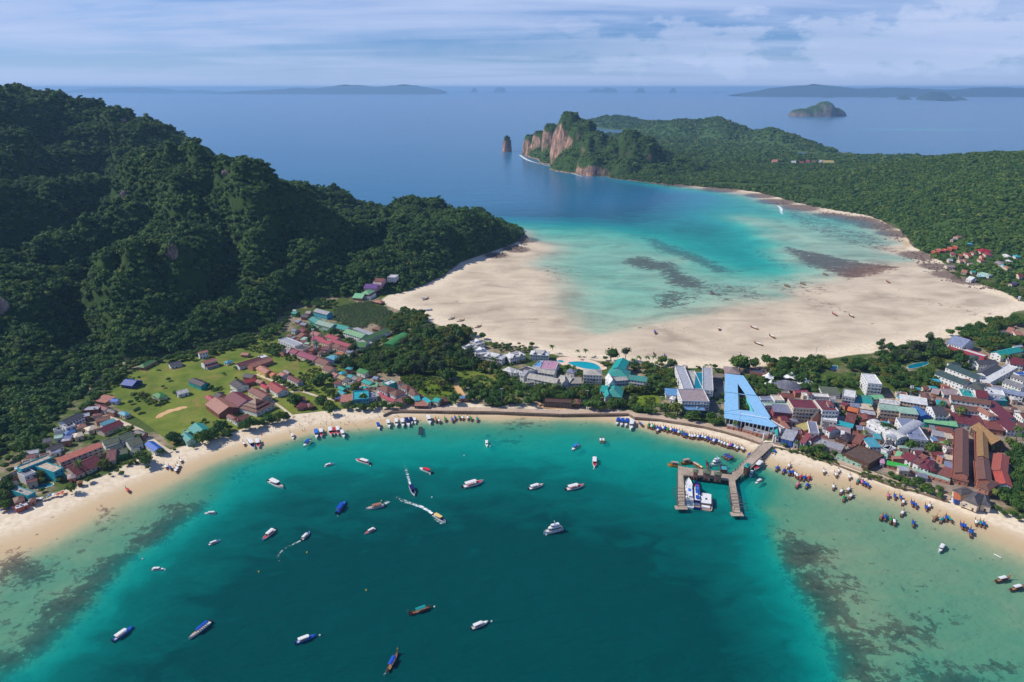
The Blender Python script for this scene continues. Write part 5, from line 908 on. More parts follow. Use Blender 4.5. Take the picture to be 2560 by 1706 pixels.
# ------------------------------------------------------------------ pier
def pier():
    z = 3.4; dm = groundmat('weathered_deck', (130, 116, 102), (180, 164, 148), .6); pm = paint((96, 84, 76))
    o3 = Vector(G(*px('P', 1500, 640), z)); o = link('pier', None, loc=(o3.x, o3.y, 0), cat='pier', label='long concrete pier with bent approach and two boat jetties'); LAND.append(('the pier', *px('P', 1300, 640)))
    def w(p): q = G(*px('P', *p), z); return Vector((q[0]-o3.x, q[1]-o3.y))
    def deck(name, poly, mat=dm, zt=z, t=.7): MB().prism([w(p)[:] for p in poly], zt-t, zt).link(name, mat, o)
    deck('approach_deck', [(1890,225),(2030,255),(1560,695),(1480,690),(1500,600),(1570,570)])
    deck('walkway', [(1700,470),(1820,420),(1890,410),(1640,640),(1600,620)], zt=z-.5)
    deck('cross_deck', [(858,510),(860,575),(925,628),(1480,690),(1500,600),(1440,590),(930,530)], zt=z-.01)
    deck('jetty_deck', [(858,575),(922,628),(938,860),(938,1000),(856,1000),(856,860)], zt=z-.02); deck('jetty_deck', [(1480,690),(1556,690),(1600,930),(1620,1085),(1532,1085),(1515,930)], zt=z-.02)
    pl = MB().cyl((0, 0, -9), (0, 0, z-.6), .45, .45, 7).me('pile', pm); ru = MB().box(0, 0, z+.55, .14, .14, 1.1).me('rail_post', paint((188, 184, 180)))
    def row(a, b, n, both=None):
        for i in range(n):
            p = w(a).lerp(w(b), i/(n-1)); link('pile', pl, o, (p.x, p.y, 0))
            if both: link('rail_post', ru, o, (p.x, p.y, 0))
    for a, b, n in (((856,590),(856,1000),14), ((935,650),(938,1000),12), ((1488,700),(1532,1085),14), ((1556,700),(1618,1085),14), ((930,628),(1470,690),18), ((870,520),(1440,592),18), ((1560,690),(2010,262),16), ((1500,600),(1890,230),14)): row(a, b, n, True)
    def railing(pts):
        for a, b in zip(pts, pts[1:]):
            A, B = w(a), w(b); d = B-A; c = (A+B)/2; m = MB()
            m.box(c.x, c.y, z+1.05, d.length, .09, .09, math.atan2(d.y, d.x)); m.box(c.x, c.y, z+.6, d.length, .07, .07, math.atan2(d.y, d.x)); m.link('railing', paint((196, 190, 184)), o)
    railing([(1888,228),(1570,566),(1502,596),(1445,588),(1350,578)]); railing([(2026,256),(1560,690)]); railing([(930,626),(1478,688)])
    fm = paint((118, 112, 118)); 
    for a in ((897,930),(1568,1000)):
        p = w(a); m = MB()
        for i in (-1, 1):
            for j in range(5): m.box(p.x+i*4.2, p.y+(j-2)*4.2, z+2.2, .3, .3, 4.4)
        for j in range(5): m.box(p.x, p.y+(j-2)*4.2, z+4.3, 8.6, .3, .3)
        m.box(p.x, p.y, z+1.6, 8.4, .25, .25); m.link('landing_frame', fm, o)
    for a in ((897,1020),(1580,1100)): p = w(a); MB().box(p.x, p.y, z-.6, 8.5, 4.5, .5).link('landing_stage', dm, o)
    wh = paint((236, 226, 218))
    for a in ((1905,205),(2025,225)): p = w(a); MB().box(p.x, p.y, z+3.2, 1.4, 1.4, 7.).link('gate_pillar', wh, o)
    return o
pier_o = pier()
bld('P', 1655,520,1715,540,1752,490,7,'hip','teal','wood','teal green canopy roof over the pier approach','shed',st=1,wins=False)
for q, l in (((1040,590,1110,600,1100,560),'left'),((1160,600,1265,615,1240,560),'middle'),((1300,622,1400,632,1385,590),'right')): bld('P',*q,6.4,'hip','olive','tan',l+' one of three olive thatched huts on the pier deck','hut',st=1)

# ------------------------------------------------------------------ boats
def hullmb(L, Wd, hb, z0=-.35, bow=.42, rise=.6, stern=.82, n=9, prow=0.):
    m = MB(); V = []
    for i in range(n+1):
        t = i/n; x = -L/2+L*t
        k = stern+(1-stern)*min(1, t/.35) if t < 1-bow else max(0.02, math.cos((t-(1-bow))/bow*math.pi/2)**.75)
        s_ = max(0, (t-.5)/.5); top = hb+rise*s_**2+prow*max(0, (t-.82)/.18)**2; hw = Wd/2*k
        V += [(x, -hw, top), (x, -hw*.82, .1*hb), (x, -hw*.25, z0), (x, hw*.25, z0), (x, hw*.82, .1*hb), (x, hw, top), (x, hw*.86, top), (x, hw*.84, top-.35*min(1, hb)), (x, -hw*.84, top-.35*min(1, hb)), (x, -hw*.86, top)]
    k_ = 10; Fc = []
    for i in range(n):
        for j in range(k_): a = i*k_+j; b = i*k_+(j+1) % k_; Fc.append((a, a+k_, b+k_, b))
    Fc += [tuple(range(k_)), tuple(range(n*k_+k_-1, n*k_-1, -1))]
    return m.add(V, Fc)
def canopymb(L, Wd, z, t=.16, nose=.25):
    m = MB(); a, b = L/2, Wd/2
    out = [(-a, -b*.9), (-a+.3, -b), (a*(1-nose), -b), (a*.97, -b*.6), (a, 0), (a*.97, b*.6), (a*(1-nose), b), (-a+.3, b), (-a, b*.9)]
    m.prism(out, z-t, z); m.prism([(x*.9, y*.72) for x, y in out], z, z+.12); return m
BM = {}
def once(key, f):
    if key not in BM: BM[key] = f()
    return BM[key]
BC = dict(w=(240, 241, 240), b=(22, 84, 190), sky=(50, 130, 220), navy=(24, 36, 104), r=(214, 54, 60), y=(238, 208, 130), br=(170, 120, 92), g=(28, 150, 70), teal=(20, 150, 150), pink=(226, 120, 160), dk=(60, 54, 56), tan=(210, 180, 160))
BN = dict(w='white', b='blue', sky='sky-blue', navy='navy', r='red', y='pale yellow', br='brown', g='green', teal='teal', pink='pink', dk='dark', tan='tan')
def speedboat(bow, stern, can='w', hull='w', nose='w', label=None, group='speedboats in the bay', c='Z', long=False, z=0., size=None):
    b, s_ = Vector(G(*px(c, *bow), .9)), Vector(G(*px(c, *stern), .9)); d = b-s_; L = size or min(24, max(6., d.length)); Wd = L*.235 if not long else L*.16; q = L/12
    m0 = (b+s_)/2; o = link('speedboat', None, loc=(m0.x, m0.y, z), rz=math.atan2(d.y, d.x), cat='boat', group=group)
    g = lambda k, f: once((k, round(L*2)/2, long), f)
    hm = paint(BC[hull], .3); link('hull', g('h', lambda: hullmb(L, Wd, 1.0*q, rise=.55*q).me('hull', None)).copy() if False else mesh('hull', *(lambda m: (m.V, m.F))(hullmb(L, Wd, 1.0*q, rise=.55*q)), hm), o)
    MB().box(-L*.08, 0, .62*q, L*.66, Wd*.78, .1).link('deck', paint((196, 186, 178)), o)
    m = MB(); bp = L/2; m.prism([(L*.16, -Wd*.36), (L*.34, -Wd*.26), (L*.455, -Wd*.04), (L*.455, Wd*.04), (L*.34, Wd*.26), (L*.16, Wd*.36)], 1.05*q, 1.28*q); m.link('bow_deck', paint(BC[nose], .35), o)
    canopymb(L*.54, Wd*.92, 2.55*q).link('canopy', paint(BC[can], .35), o, loc=(-L*.10, 0, 0))
    m = MB()
    for x in (-.34, -.18, 0, .12):
        for y in (-1, 1): m.cyl((L*x, y*Wd*.40, .7*q), (L*x, y*Wd*.40, 2.45*q), .06, .06, 5)
    m.link('canopy_post', paint((210, 210, 212)), o)
    m = MB(); m.box(L*.16, 0, 1.75*q, .12, Wd*.72, 1.2*q); m.link('windscreen', glass, o)
    m = MB()
    for i in range(5):
        m.box(-L*.30+i*L*.085, -Wd*.25, .95*q, .5, Wd*.28, .55); m.box(-L*.30+i*L*.085, Wd*.25, .95*q, .5, Wd*.28, .55)
    m.link('seats', paint(BC['r'] if nose == 'r' else (160, 150, 160)), o)
    eng = once('engine', lambda: (lambda m: m.me('outboard_engine', paint((34, 34, 38), .4)))(MB().box(0, 0, .9, .7, .5, .8).box(-.1, 0, .2, .3, .25, 1.2)))
    for i in ((-1, 0, 1) if L > 9 else (0,)): link('outboard_engine', eng, o, (-L/2-.3, i*.75*q, .2), scale=q)
    if c != 'x': u, v = proj(m0.x, m0.y, z+1)
    o['label'] = label if label else ''
    if not label: later(o, f"{'small ' if L < 9 else 'long ' if L > 15 else ''}speedboat with {BN[can]} canopy" + (f" and {BN[nose]} bow" if nose != 'w' else ''), u, v); del o['label']
    return o, m0, d.normalized(), L
SB = [('D2',(505,785),(362,715),'w','w','tan'),('D2',(1002,540),(905,570),'w','w','b'),('D2',(1215,505),(1350,547),'w','w','r'),('D2',(1840,588),(1955,635),'r','w','w'),
      ('D2',(1110,915),(1030,1030),'b','b','sky'),('D2',(1312,990),(1490,952),'br','w','tan'),('D5',(430,700),(182,775),'w','w','r'),('D5',(478,278),(472,205),'w','w','w'),('D5',(1515,325),(1595,250),'sky','w','w'),('D5',(1797,530),(1795,415),'w','w','r'),
      ('D5',(1168,738),(990,795),'w','w','tan'),('D5',(1665,748),(1446,805),'w','w','r'),('D6',(535,82),(642,78),'w','w','w'),('D6',(682,318),(575,360),'w','w','b'),('D6',(1055,320),(1165,225),'w','w','r'),('D6',(1965,265),(2060,215),'w','w','r'),
      ('D6',(180,575),(65,580),'w','w','w'),('D6',(1532,1165),(1350,1235),'w','sky','b'),('D7',(1120,1095),(950,1215),'w','sky','b'),('D9',(1940,365),(1650,490),'w','w','w')]
for c, b, s_, ca, hu, no in SB: speedboat(b, s_, ca, hu, no, c=c)
moving = [speedboat((1790,855),(1748,762),'navy','w','navy','speedboat with navy canopy racing towards the camera, wake behind',c='D2'), speedboat((2095,1120),(1975,1045),'y','w','navy','speedboat with pale yellow roof at the head of a long curved wake',c='D2'),
          speedboat((1478,245),(1405,318),'w','w','b','white-roofed speedboat trailing a hooked wake',c='D6')]
speedboat((400,1200),(592,1050),'b','w','tan','long slim boat with deep blue roof and pointed white bow, bottom left',c='D6',long=True)
for b, s_, ca, no in [((1445,208),(1425,150),'b','w'),((1545,192),(1525,124),'w','w'),((1614,183),(1612,112),'w','w'),((1678,184),(1668,114),'w','w'),((1738,178),(1702,106),'navy','w'),((1765,157),(1748,98),'navy','w'),((1798,152),(1787,100),'w','w'),((1945,157),(1918,82),'w','w'),
  ((830,297),(822,218),'sky','w'),((878,282),(874,210),'w','r'),((975,270),(958,196),'w','r'),((1005,260),(998,198),'r','r'),((1042,264),(1036,190),'w','r'),((1100,290),(1072,224),'w','w'),((602,302),(588,254),'w','w'),((698,380),(768,312),'b','w'),((220,397),(162,320),'w','navy'),((263,392),(246,312),'w','r')]:
    speedboat(b, s_, ca, 'w', no, c='D2', group='speedboats nosed off the left beach')
for b, s_, ca in [((1748,1290),(1788,1198),'b'),((1812,1305),(1850,1208),'b'),((1878,1315),(1915,1212),'b'),((1955,1362),(1980,1235),'w')]: speedboat(b, s_, ca, 'w', 'w', c='C4', group='speedboats beside the sea-wall steps')
speedboat((1795,568),(1885,468),'w','w','r',c='P'); speedboat((1742,648),(1768,575),'w','w','w',c='P'); speedboat((1802,732),(1882,680),'w','w','w',c='P'); speedboat((1575,470),(1612,408),'w','w','w',c='D8')
speedboat((150,605),(200,604),'w','w','w',c='E2',z=.3); speedboat((155,700),(228,692),'w','w','w',c='E2',z=.3,size=15); speedboat((1550,240),(1600,246),'w','w','w',c='E1',z=0)

LT = {}
def longtail(u, v, col, ang, z=0., group='longtail boats along the beach', L=9.3, label=None):
    """ang: heading of the prow in the ground plane"""
    x, y = G(u, v, .8); x2, y2 = G(u+6*math.cos(ang), v-6*math.sin(ang), .8); ang = math.atan2(y2-y, x2-x)
    o = link('longtail_boat', None, loc=(x, y, z), rz=ang, cat='boat', group=group)
    if not LT:
        LT['hull'] = hullmb(10.5, 1.9, .7, -.25, .5, .55, .7, 10, 1.3).me('hull', paint((136, 88, 62), .6)); LT['floor'] = MB().box(-.3, 0, .45, 7., 1.25, .08).me('deck', paint((178, 140, 108)))
        LT['post'] = (lambda m: [m.cyl((x_, y_, .6), (x_, y_, 2.1), .05, .05, 5) for x_ in (-2.6, -.6, 1.3) for y_ in (-.75, .75)] and m)(MB()).me('canopy_post', paint((120, 90, 70)))
        LT['prow'] = MB().cyl((4.9, 0, 1.9), (5.6, 0, 3.3), .16, .07, 6).me('prow', paint((120, 74, 50))); LT['rib'] = MB().cyl((5.15, 0, 2.35), (5.35, 0, 2.75), .24, .2, 7).me('prow_ribbon', paint((220, 60, 60)))
        LT['rib2'] = MB().cyl((5.15, 0, 2.35), (5.35, 0, 2.75), .24, .2, 7).me('prow_ribbon', paint((240, 150, 40)))
        LT['eng'] = MB().box(-4.9, 0, 1.15, 1., .6, .6).cyl((-5.2, 0, 1.2), (-8.2, 0, .2), .06, .05, 5).me('engine', paint((70, 66, 64))); LT['seat'] = (lambda m: [m.box(x_, 0, .7, .3, 1.5, .08) for x_ in (-3.2, -2, -.8, .4, 1.6, 2.8)] and m)(MB()).me('seats', paint((170, 120, 84)))
    if col not in LT:
        m = MB(); V = []; n = 6
        for i in range(n+1): t = -1+2*i/n; V += [(-3., t*.95, 2.3-.28*t*t), (1.7, t*.95, 2.3-.28*t*t)]
        k = len(V); V += [(a, b, c_-.09) for a, b, c_ in V]
        Fc = [(2*i, 2*i+2, 2*i+3, 2*i+1) for i in range(n)]+[(k+2*i+1, k+2*i+3, k+2*i+2, k+2*i) for i in range(n)]+[(0, 1, k+1, k), (2*n, k+2*n, k+2*n+1, 2*n+1)]
        LT[col] = mesh('canopy', V, Fc, paint(BC[col], .45))
    for k, nmn in (('hull', 'hull'), ('floor', 'deck'), ('seat', 'seats'), ('post', 'canopy_post'), (col, 'canopy'), ('prow', 'prow'), ('rib' if random.random() < .6 else 'rib2', 'prow_ribbon'), ('eng', 'engine')): link(nmn, LT[k], o)
    o.scale = (L/10.5,)*3
    if label: o['label'] = label
    else: later(o, f'longtail boat with {BN[col]} canopy', u, v)
    return o
# the packed row left of the pier
rowp = [px('P', *p) for p in [(500,28),(720,72),(900,112),(1020,158),(1080,146),(1250,190),(1400,236),(1590,300)]]
cols = list('gwg')+['b','b','w','b','g','w','b','b','w','teal','b','b','w','w','w','w','b','w','w','b','b','w','b','w','w','w','w','pink','b','w','w']
seg = [math.dist(a, b) for a, b in zip(rowp, rowp[1:])]; tot = sum(seg)
for i, cl in enumerate(cols):
    t = tot*i/(len(cols)-1); k = 0
    while k < len(seg)-1 and t > seg[k]: t -= seg[k]; k += 1
    a, b = rowp[k], rowp[k+1]; f = t/seg[k]
    longtail(a[0]+(b[0]-a[0])*f+random.uniform(-1.5, 1.5), a[1]+(b[1]-a[1])*f+random.uniform(-2, 2), cl, math.radians(74+random.uniform(-6, 6)), group='longtail boats packed along the beach left of the pier', L=9.8)
for p, cl, an in [((400,5),'b',130),((610,82),'w',60),((1640,300),'w',100),((1655,310),'w',100),((1730,380),'b',50),((2012,330),'g',100),((2042,342),'b',100),((1445,385),'b',20),((1475,405),'b',20),((1500,420),'b',25)]: longtail(*px('P', *p), cl, math.radians(an), group='longtail boats around the pier')
for p, cl, an in [((280,465),'b',62),((390,508),'b',60),((475,430),'w',65),((480,530),'b',75),((530,535),'b',75),((575,560),'w',100),((605,585),'w',100),((665,612),'r',60),((725,625),'b',60),((798,625),'r',60),((615,735),'pink',55),((770,745),'b',60),((1045,520),'w',95),((1235,570),'w',110),((1285,510),'w',100),((1465,610),'w',85),((1600,675),'teal',65),((1660,690),'pink',110),((1705,710),'b',110),((1760,740),'b',110),((1200,770),'w',85),((1330,845),'w',60),((1445,815),'w',55),((1370,955),'g',75),((1485,920),'w',50),((2090,915),'pink',90),((2200,925),'b',100)]:
    longtail(*px('D1', *p), cl, math.radians(an), group='longtail boats off the beach right of the pier')
for p, cl, an in [((255,1200),'b',110),((285,1255),'w',65),((393,1268),'b',105),((435,1292),'b',110),((565,1322),'b',105),((605,1302),'w',80),((275,1388),'w',60),((20,1430),'br',60),((65,1437),'b',75),((132,1472),'g',75),((175,1492),'w',95),((405,1512),'b',95),((675,1450),'br',50),((758,1472),'teal',55),((812,1447),'b',95),((850,1462),'teal',130),((1000,1542),'b',110),((1040,1552),'b',110),((1175,1502),'w',100),((1230,1512),'teal',95),((1275,1527),'b',100)]:
    longtail(*px('C8', *p), cl, math.radians(an), group='longtail boats off the beach at the lower right')
for c, p, cl, an in [('D8',(1840,310),'b',90),('D8',(2110,700),'w',15),('D8',(2235,772),'w',15)]: longtail(*px(c, *p), cl, math.radians(an), group='longtail boats off the beach at the lower right', L=12)
for p, cl in [((520,1340),'br'),((568,1350),'w'),((655,1328),'g'),((758,1338),'b'),((800,1312),'b'),((862,1305),'g'),((905,1308),'w'),((985,1308),'w'),((1028,1318),'g'),((1120,1328),'teal')]: longtail(*px('C3', *p), cl, math.radians(100+random.uniform(-8, 8)), group='longtail boats under the middle of the sea wall')
for c, p, cl, an in [('L1',(1910,865),'w',125),('L1',(1962,878),'b',125),('L1',(2025,908),'w',125),('L1',(2058,852),'w',120),('L1',(2042,884),'w',120),('L1',(2085,795),'w',120),('L1',(1472,1135),'r',130),('D2',(118,352),'w',115)]: longtail(*px(c, *p), cl, math.radians(an), group='longtail boats on the left beach')
longtail(*px('D5',1870,200),'w',math.radians(95),group='longtail boats in the bay'); longtail(*px('D5',1905,200),'w',math.radians(95),group='longtail boats in the bay')
longtail(*px('D9',750,185),'teal',math.radians(200),group='longtail boats in the bay',L=13,label='wooden longtail boat with turquoise canopy, lowest left of centre in the bay'); longtail(*px('D9',290,1065),'b',math.radians(62),group='longtail boats in the bay',L=13,label='wooden longtail boat with blue canopy leaving a thin wake at the bottom edge')
for p, cl, an, z in [((265,683),'w',160,.2),((402,750),'w',150,.2),((297,808),'w',160,.25),((885,577),'pink',150,.2),((1015,590),'w',150,.2),((1300,326),'br',150,0),((520,357),'dk',160,0),((640,340),'dk',160,0),((815,268),'dk',160,0)]: longtail(*px('E1', *p), cl, math.radians(an), z, 'boats stranded on the sand flat', L=12)
for p, cl, an, z in [((380,759),'teal',20,.25),((447,773),'br',15,.25),((575,817),'br',20,.25),((190,612),'w',20,.3),((2295,565),'b',150,0),((1875,858),'b',110,.15),((2345,832),'w',120,.15)]: longtail(*px('E2', *p), cl, math.radians(an), z, 'boats stranded on the sand flat', L=12)
longtail(*px('C5',438,268),'dk',math.radians(120),.25,'boats stranded on the sand flat'); longtail(*px('C5',590,290),'b',math.radians(110),.25,'boats stranded on the sand flat')

def ferry(c, bow, stern, label, kind):
    b, s_ = Vector(G(*px(c, *bow), 1.5)), Vector(G(*px(c, *stern), 1.5)); d = b-s_; L = d.length; m0 = (b+s_)/2
    W_ = {'white': .175, 'blue': .14, 'barge': .52, 'yacht': .27, 'cruise': .36, 'dive': .3}[kind]*L
    o = link({'yacht': 'yacht', 'barge': 'work_boat', 'dive': 'dive_boat'}.get(kind, 'ferry'), None, loc=(m0.x, m0.y, 0), rz=math.atan2(d.y, d.x), cat='boat', label=label)
    hc = {'white': 'w', 'blue': 'navy', 'barge': 'tan', 'yacht': 'w', 'cruise': 'w', 'dive': 'y'}[kind]; wc = paint(BC['w'], .35); gl = glass; bc = paint((60, 130, 190), .4)
    if kind == 'dive': hm = paint((220, 140, 40), .5)
    else: hm = paint(BC[hc], .35)
    hb = 1.9 if kind != 'barge' else 1.2
    hullmb(L, W_, hb, -.8, .38 if kind != 'barge' else .12, .9 if kind != 'barge' else .1, .88, 10).link('hull', hm, o)
    MB().prism([(-L*.47, -W_*.4), (L*.22, -W_*.42), (L*.40, -W_*.18), (L*.40, W_*.18), (L*.22, W_*.42), (-L*.47, W_*.4)], hb-.3, hb-.1).link('deck', paint((150, 176, 190) if kind == 'white' else (176, 150, 140)), o)
    def block(nmn, x0, x1, wf, z0, z1, m_, ch=.12):
        a = (x1-x0)*ch; MB().prism([(x0, -W_*wf/2), (x1-a, -W_*wf/2), (x1, -W_*wf/4), (x1, W_*wf/4), (x1-a, W_*wf/2), (x0, W_*wf/2)], z0, z1).link(nmn, m_, o)
    if kind == 'barge':
        block('cabin', -L*.25, L*.38, .66, 1.1, 3.6, paint((190, 150, 140))); block('roof', -L*.28, L*.42, .74, 3.6, 3.9, wc, .04); MB().box(L*.0, 0, 4.1, 1.6, 1.2, .4).link('hatch', paint((40, 44, 50)), o); MB().box(-L*.36, 0, 1.7, 2.5, W_*.6, 1.0).link('engine_cover', wc, o)
    elif kind == 'dive':
        block('cabin', -L*.3, L*.2, .6, 1.6, 2.9, paint((150, 110, 90))); block('roof', -L*.36, L*.26, .8, 4.2, 4.4, paint((176, 160, 150)), .03); m = MB()
        for x in (-.33, -.1, .2):
            for y in (-1, 1): m.cyl((L*x, y*W_*.36, 1.6), (L*x, y*W_*.36, 4.2), .1, .1, 5)
        m.link('roof_post', paint((200, 120, 50)), o)
    else:
        block('cabin', -L*.36, L*.24, .80, 1.8, 4.2, wc if kind != 'blue' else paint(BC['navy']), .18); block('cabin_window', -L*.355, L*.245, .815, 2.6, 3.4, gl, .18); block('upper_deck', -L*.34, L*.16, .74, 4.2, 4.5, wc, .1)
        block('wheelhouse', -L*.02, L*.13, .56, 4.5, 5.9, wc, .3); block('wheelhouse_window', -L*.018, L*.134, .63, 5.2, 5.8, gl, .3)
        if kind == 'blue': block('sun_roof', -L*.16, L*.14, .5, 5.95, 6.1, paint(BC['b']), .2); block('sun_roof', -L*.32, -L*.2, .5, 5.2, 5.4, paint(BC['b']), .1); block('red_front', L*.14, L*.2, .6, 4.3, 5.0, paint(BC['r']), .4)
        else: block('sun_roof', -L*.3, L*.0, .56, 5.7, 5.85, wc, .1); block('roof_stripe', -L*.14, -L*.04, .3, 5.86, 5.94, paint(BC['sky']), .1)
        m = MB(); m.cyl((-L*.05, 0, 6.3), (-L*.07, 0, 9.2), .12, .06, 6); m.box(-L*.06, 0, 8., .2, 1.6, .15); m.link('mast', paint((220, 222, 224)), o)
        m = MB()
        for i in range(8): m.cyl((L*(-.45+.1*i), -W_*.42*(1 if i < 7 else .8), hb), (L*(-.45+.1*i), -W_*.42*(1 if i < 7 else .8), hb+1), .05, .05, 4); m.cyl((L*(-.45+.1*i), W_*.42*(1 if i < 7 else .8), hb), (L*(-.45+.1*i), W_*.42*(1 if i < 7 else .8), hb+1), .05, .05, 4)
        m.link('railing', paint((210, 212, 214)), o)
        if kind in ('white', 'blue'):
            m = MB(); 
            for i in range(3): m.box(-L*.42+i*L*.04, 0, 2.6, .5, W_*.7, .5)
            m.link('stern_bench', paint((90, 130, 170)), o)
    return o
ferry('P', (985,672), (1000,1022), 'big white ferry berthed along the left jetty of the pier', 'white'); ferry('P', (1082,698), (1096,1036), 'navy ferry with blue roofs between the white ferry and the barge', 'blue'); ferry('P', (1200,872), (1197,1046), 'blunt tan work boat with flat white roof at the berth', 'barge')
ferry('D5', (1172,1332), (1402,1270), 'white motor yacht with flybridge moored alone in mid bay', 'yacht'); ferry('P', (1250,505), (1385,470), 'tall white and blue cruise boat behind the pier huts', 'cruise')
ferry('P', (735,495), (880,515), 'orange-hulled wooden dive boat with grey top at the pier corner', 'dive'); ferry('P', (890,485), (1010,462), 'second wooden dive boat with red-brown top behind the pier corner', 'dive')
longtail(*px('P', 1075, 505), 'tan', math.radians(150), group='longtail boats around the pier', L=13); longtail(*px('P', 1120, 530), 'y', math.radians(150), group='longtail boats around the pier', L=11)
longtail(*px('P', 1215, 505), 'dk', math.radians(100), group='longtail boats around the pier', L=12); bld('P',1380,570,1465,578,1462,520,4.2,'flat','cyan','wood','turquoise tarpaulin shelter behind the pier deck','shed',st=1,wins=False)
for p, an, l in [((1480,440),10,'blue tarpaulins'),]: pass
# floating pontoon, buoys, kayak
fp = Vector(G(*px('C3', 297, 1492), .2)); MB().box(0, 0, .1, 3.4, 14, .5).link('floating_pontoon', paint((44, 56, 64)), loc=(fp.x, fp.y, 0), rz=math.radians(6), cat='pontoon', label='dark narrow floating pontoon off the left part of the bay')
buoy = MB().cyl((0, 0, -.3), (0, 0, .5), .45, .35, 10).cyl((0, 0, .5), (0, 0, .9), .12, .05, 6)
bw = buoy.me('buoy', paint((236, 236, 230), .4)); by_ = buoy.me('buoy', paint((214, 200, 60), .4))
for c, p, yl in [('D9',(1012,118),0),('D9',(2000,370),0),('D6',(1567,1170),0),('D5',(1205,1358),0),('D5',(517,272),0),('D5',(1786,548),0),('D2',(1355,567),0),('D2',(1942,652),0),('D2',(1960,876),0),('D6',(1452,432),1),('D6',(1980,768),1),('D6',(1022,604),1),('D2',(1466,911),1),('D9',(936,126),1),('D7',(1388,620),0),('D7',(1200,530),0),('D2',(2277,466),0)]:
    x, y = G(*px(c, *p), .3); o = link('mooring_buoy', by_ if yl else bw, loc=(x, y, 0), cat='buoy', group='mooring buoys in the bay', scale=1.25); later(o, ('yellow' if yl else 'white')+' mooring buoy', *px(c, *p))
def kayak(c, p, col, name, an):
    x, y = G(*px(c, *p), .2); z = max(0, surf_z(x, y)); hullmb(4.6, .85, .35, -.1, .5, .15, .3, 8).link('kayak', paint(col, .4), loc=(x, y, z), rz=an, cat='kayak', label=name)
kayak('D8', (2065,505), (240,240,240), 'small white kayak drifting in the shallow water at lower right', 2.); kayak('L1', (748,1192), (236,104,30), 'orange kayak lying on the left beach', .4); kayak('C1', (1475,1320), (220,96,70), 'reddish kayak on the sand near the two left speedboats', 1.9); kayak('D1', (868,318), (240,190,40), 'yellow kayak on the beach right of the pier', .4); kayak('E2', (1762,823), (240,110,50), 'orange kayaks on the far sand flat', .2); kayak('E1', (1177,650), (240,110,50), 'lone orange kayak on the right of the far sand flat', .1)
# wakes and surf: torn ribbons of foam on the water
def foam_mat(name, dens, sc):
    s = NT(name); p = s.geo(); n = s.noise(p, sc, 5, .75, .5); a = s.attr('fade'); f = s.ramp(s.math('ADD', s.math('MULTIPLY', a, dens), s.math('SUBTRACT', n, .5)), [(.35, 0), (.62, 1)])
    b = s.principled(lin((226, 240, 242)), .8, .2); t = s.n('ShaderNodeBsdfTransparent'); m = s.n('ShaderNodeMixShader'); s.L.new(f, m.inputs[0]); s.L.new(t.outputs[0], m.inputs[1]); s.L.new(b.outputs[0], m.inputs[2]); s.L.new(m.outputs[0], s.out.inputs[0]); return s.m
fm1 = foam_mat('wake_foam', .53, .4); fm2 = foam_mat('surf_foam', .46, .12)
def ribbon(name, pts, wids, fades, mat, label, z=.06):
    P_ = [Vector(G(u, v, 0)) for u, v in pts]
    for _ in range(2):
        q = [P_[0]]; w2 = [wids[0]]; f2 = [fades[0]]
        for i in range(len(P_)-1): q += [P_[i]*.75+P_[i+1]*.25, P_[i]*.25+P_[i+1]*.75]; w2 += [wids[i]*.75+wids[i+1]*.25, wids[i]*.25+wids[i+1]*.75]; f2 += [fades[i]*.75+fades[i+1]*.25, fades[i]*.25+fades[i+1]*.75]
        P_, wids, fades = q+[P_[-1]], w2+[wids[-1]], f2+[fades[-1]]
    V = []; A = []; n = len(P_)
    for i, p in enumerate(P_):
        t = (P_[min(i+1, n-1)]-P_[max(i-1, 0)]).normalized(); q = Vector((-t.y, t.x))*wids[i]/2
        for k, a in ((-1, 0), (-.5, .8), (0, 1), (.5, .8), (1, 0)): V.append((p.x+q.x*k, p.y+q.y*k, z)); A.append(a*fades[i])
    me = mesh(name, V, [(5*i+k, 5*i+k+1, 5*i+k+6, 5*i+k+5) for i in range(n-1) for k in range(4)], mat); at = me.attributes.new('fade', 'FLOAT', 'POINT'); at.data.foreach_set('value', A)
    return link(name, me, kind='stuff', label=label)
D = lambda c, L: [px(c, *p) for p in L]
ribbon('wake', D('D2', [(1748,765),(1735,710),(1715,640),(1700,560),(1690,470)]), [2.5,3.5,4.5,5.5,7], [1.1,1.,.8,.6,.2], fm1, 'straight white wake behind the navy-roofed speedboat')
ribbon('wake', D('D2', [(1975,1045),(1900,990),(1800,950),(1690,915),(1600,880),(1500,810)]), [3,4.5,5,6,6.5,8], [1.25,1.15,.95,.8,.6,.2], fm1, 'long curved white wake of the yellow-roofed speedboat')
ribbon('wake', D('D2', [(2060,1135),(2030,1120),(1960,1080),(1890,1040)]), [5,3,3,3], [1.0,.9,.5,.2], fm1, 'bow splash of the yellow-roofed speedboat')
ribbon('wake', D('D6', [(1408,320),(1350,350),(1260,395),(1205,440),(1190,490),(1240,530),(1360,555),(1470,540)]), [2.5,3,3.5,3.5,5,5,5,5], [1.0,.8,.75,.75,.6,.35,.5,.5], fm1, 'hooked pale wake in the lower left of the bay')
ribbon('wake', D('D2', [(1495,945),(1530,915)]), [3,7], [1.1,.8], fm1, 'burst of foam behind the brown-roofed speedboat'); ribbon('wake', D('D2', [(1035,1035),(1042,1072)]), [2,3], [.9,.6], fm1, 'short wake below the dark blue boat')
ribbon('wake', D('D9', [(205,1195),(140,1290),(90,1400)]), [1.6,2,2.6], [.9,.7,.4], fm1, 'thin wake at the bottom edge of the bay')
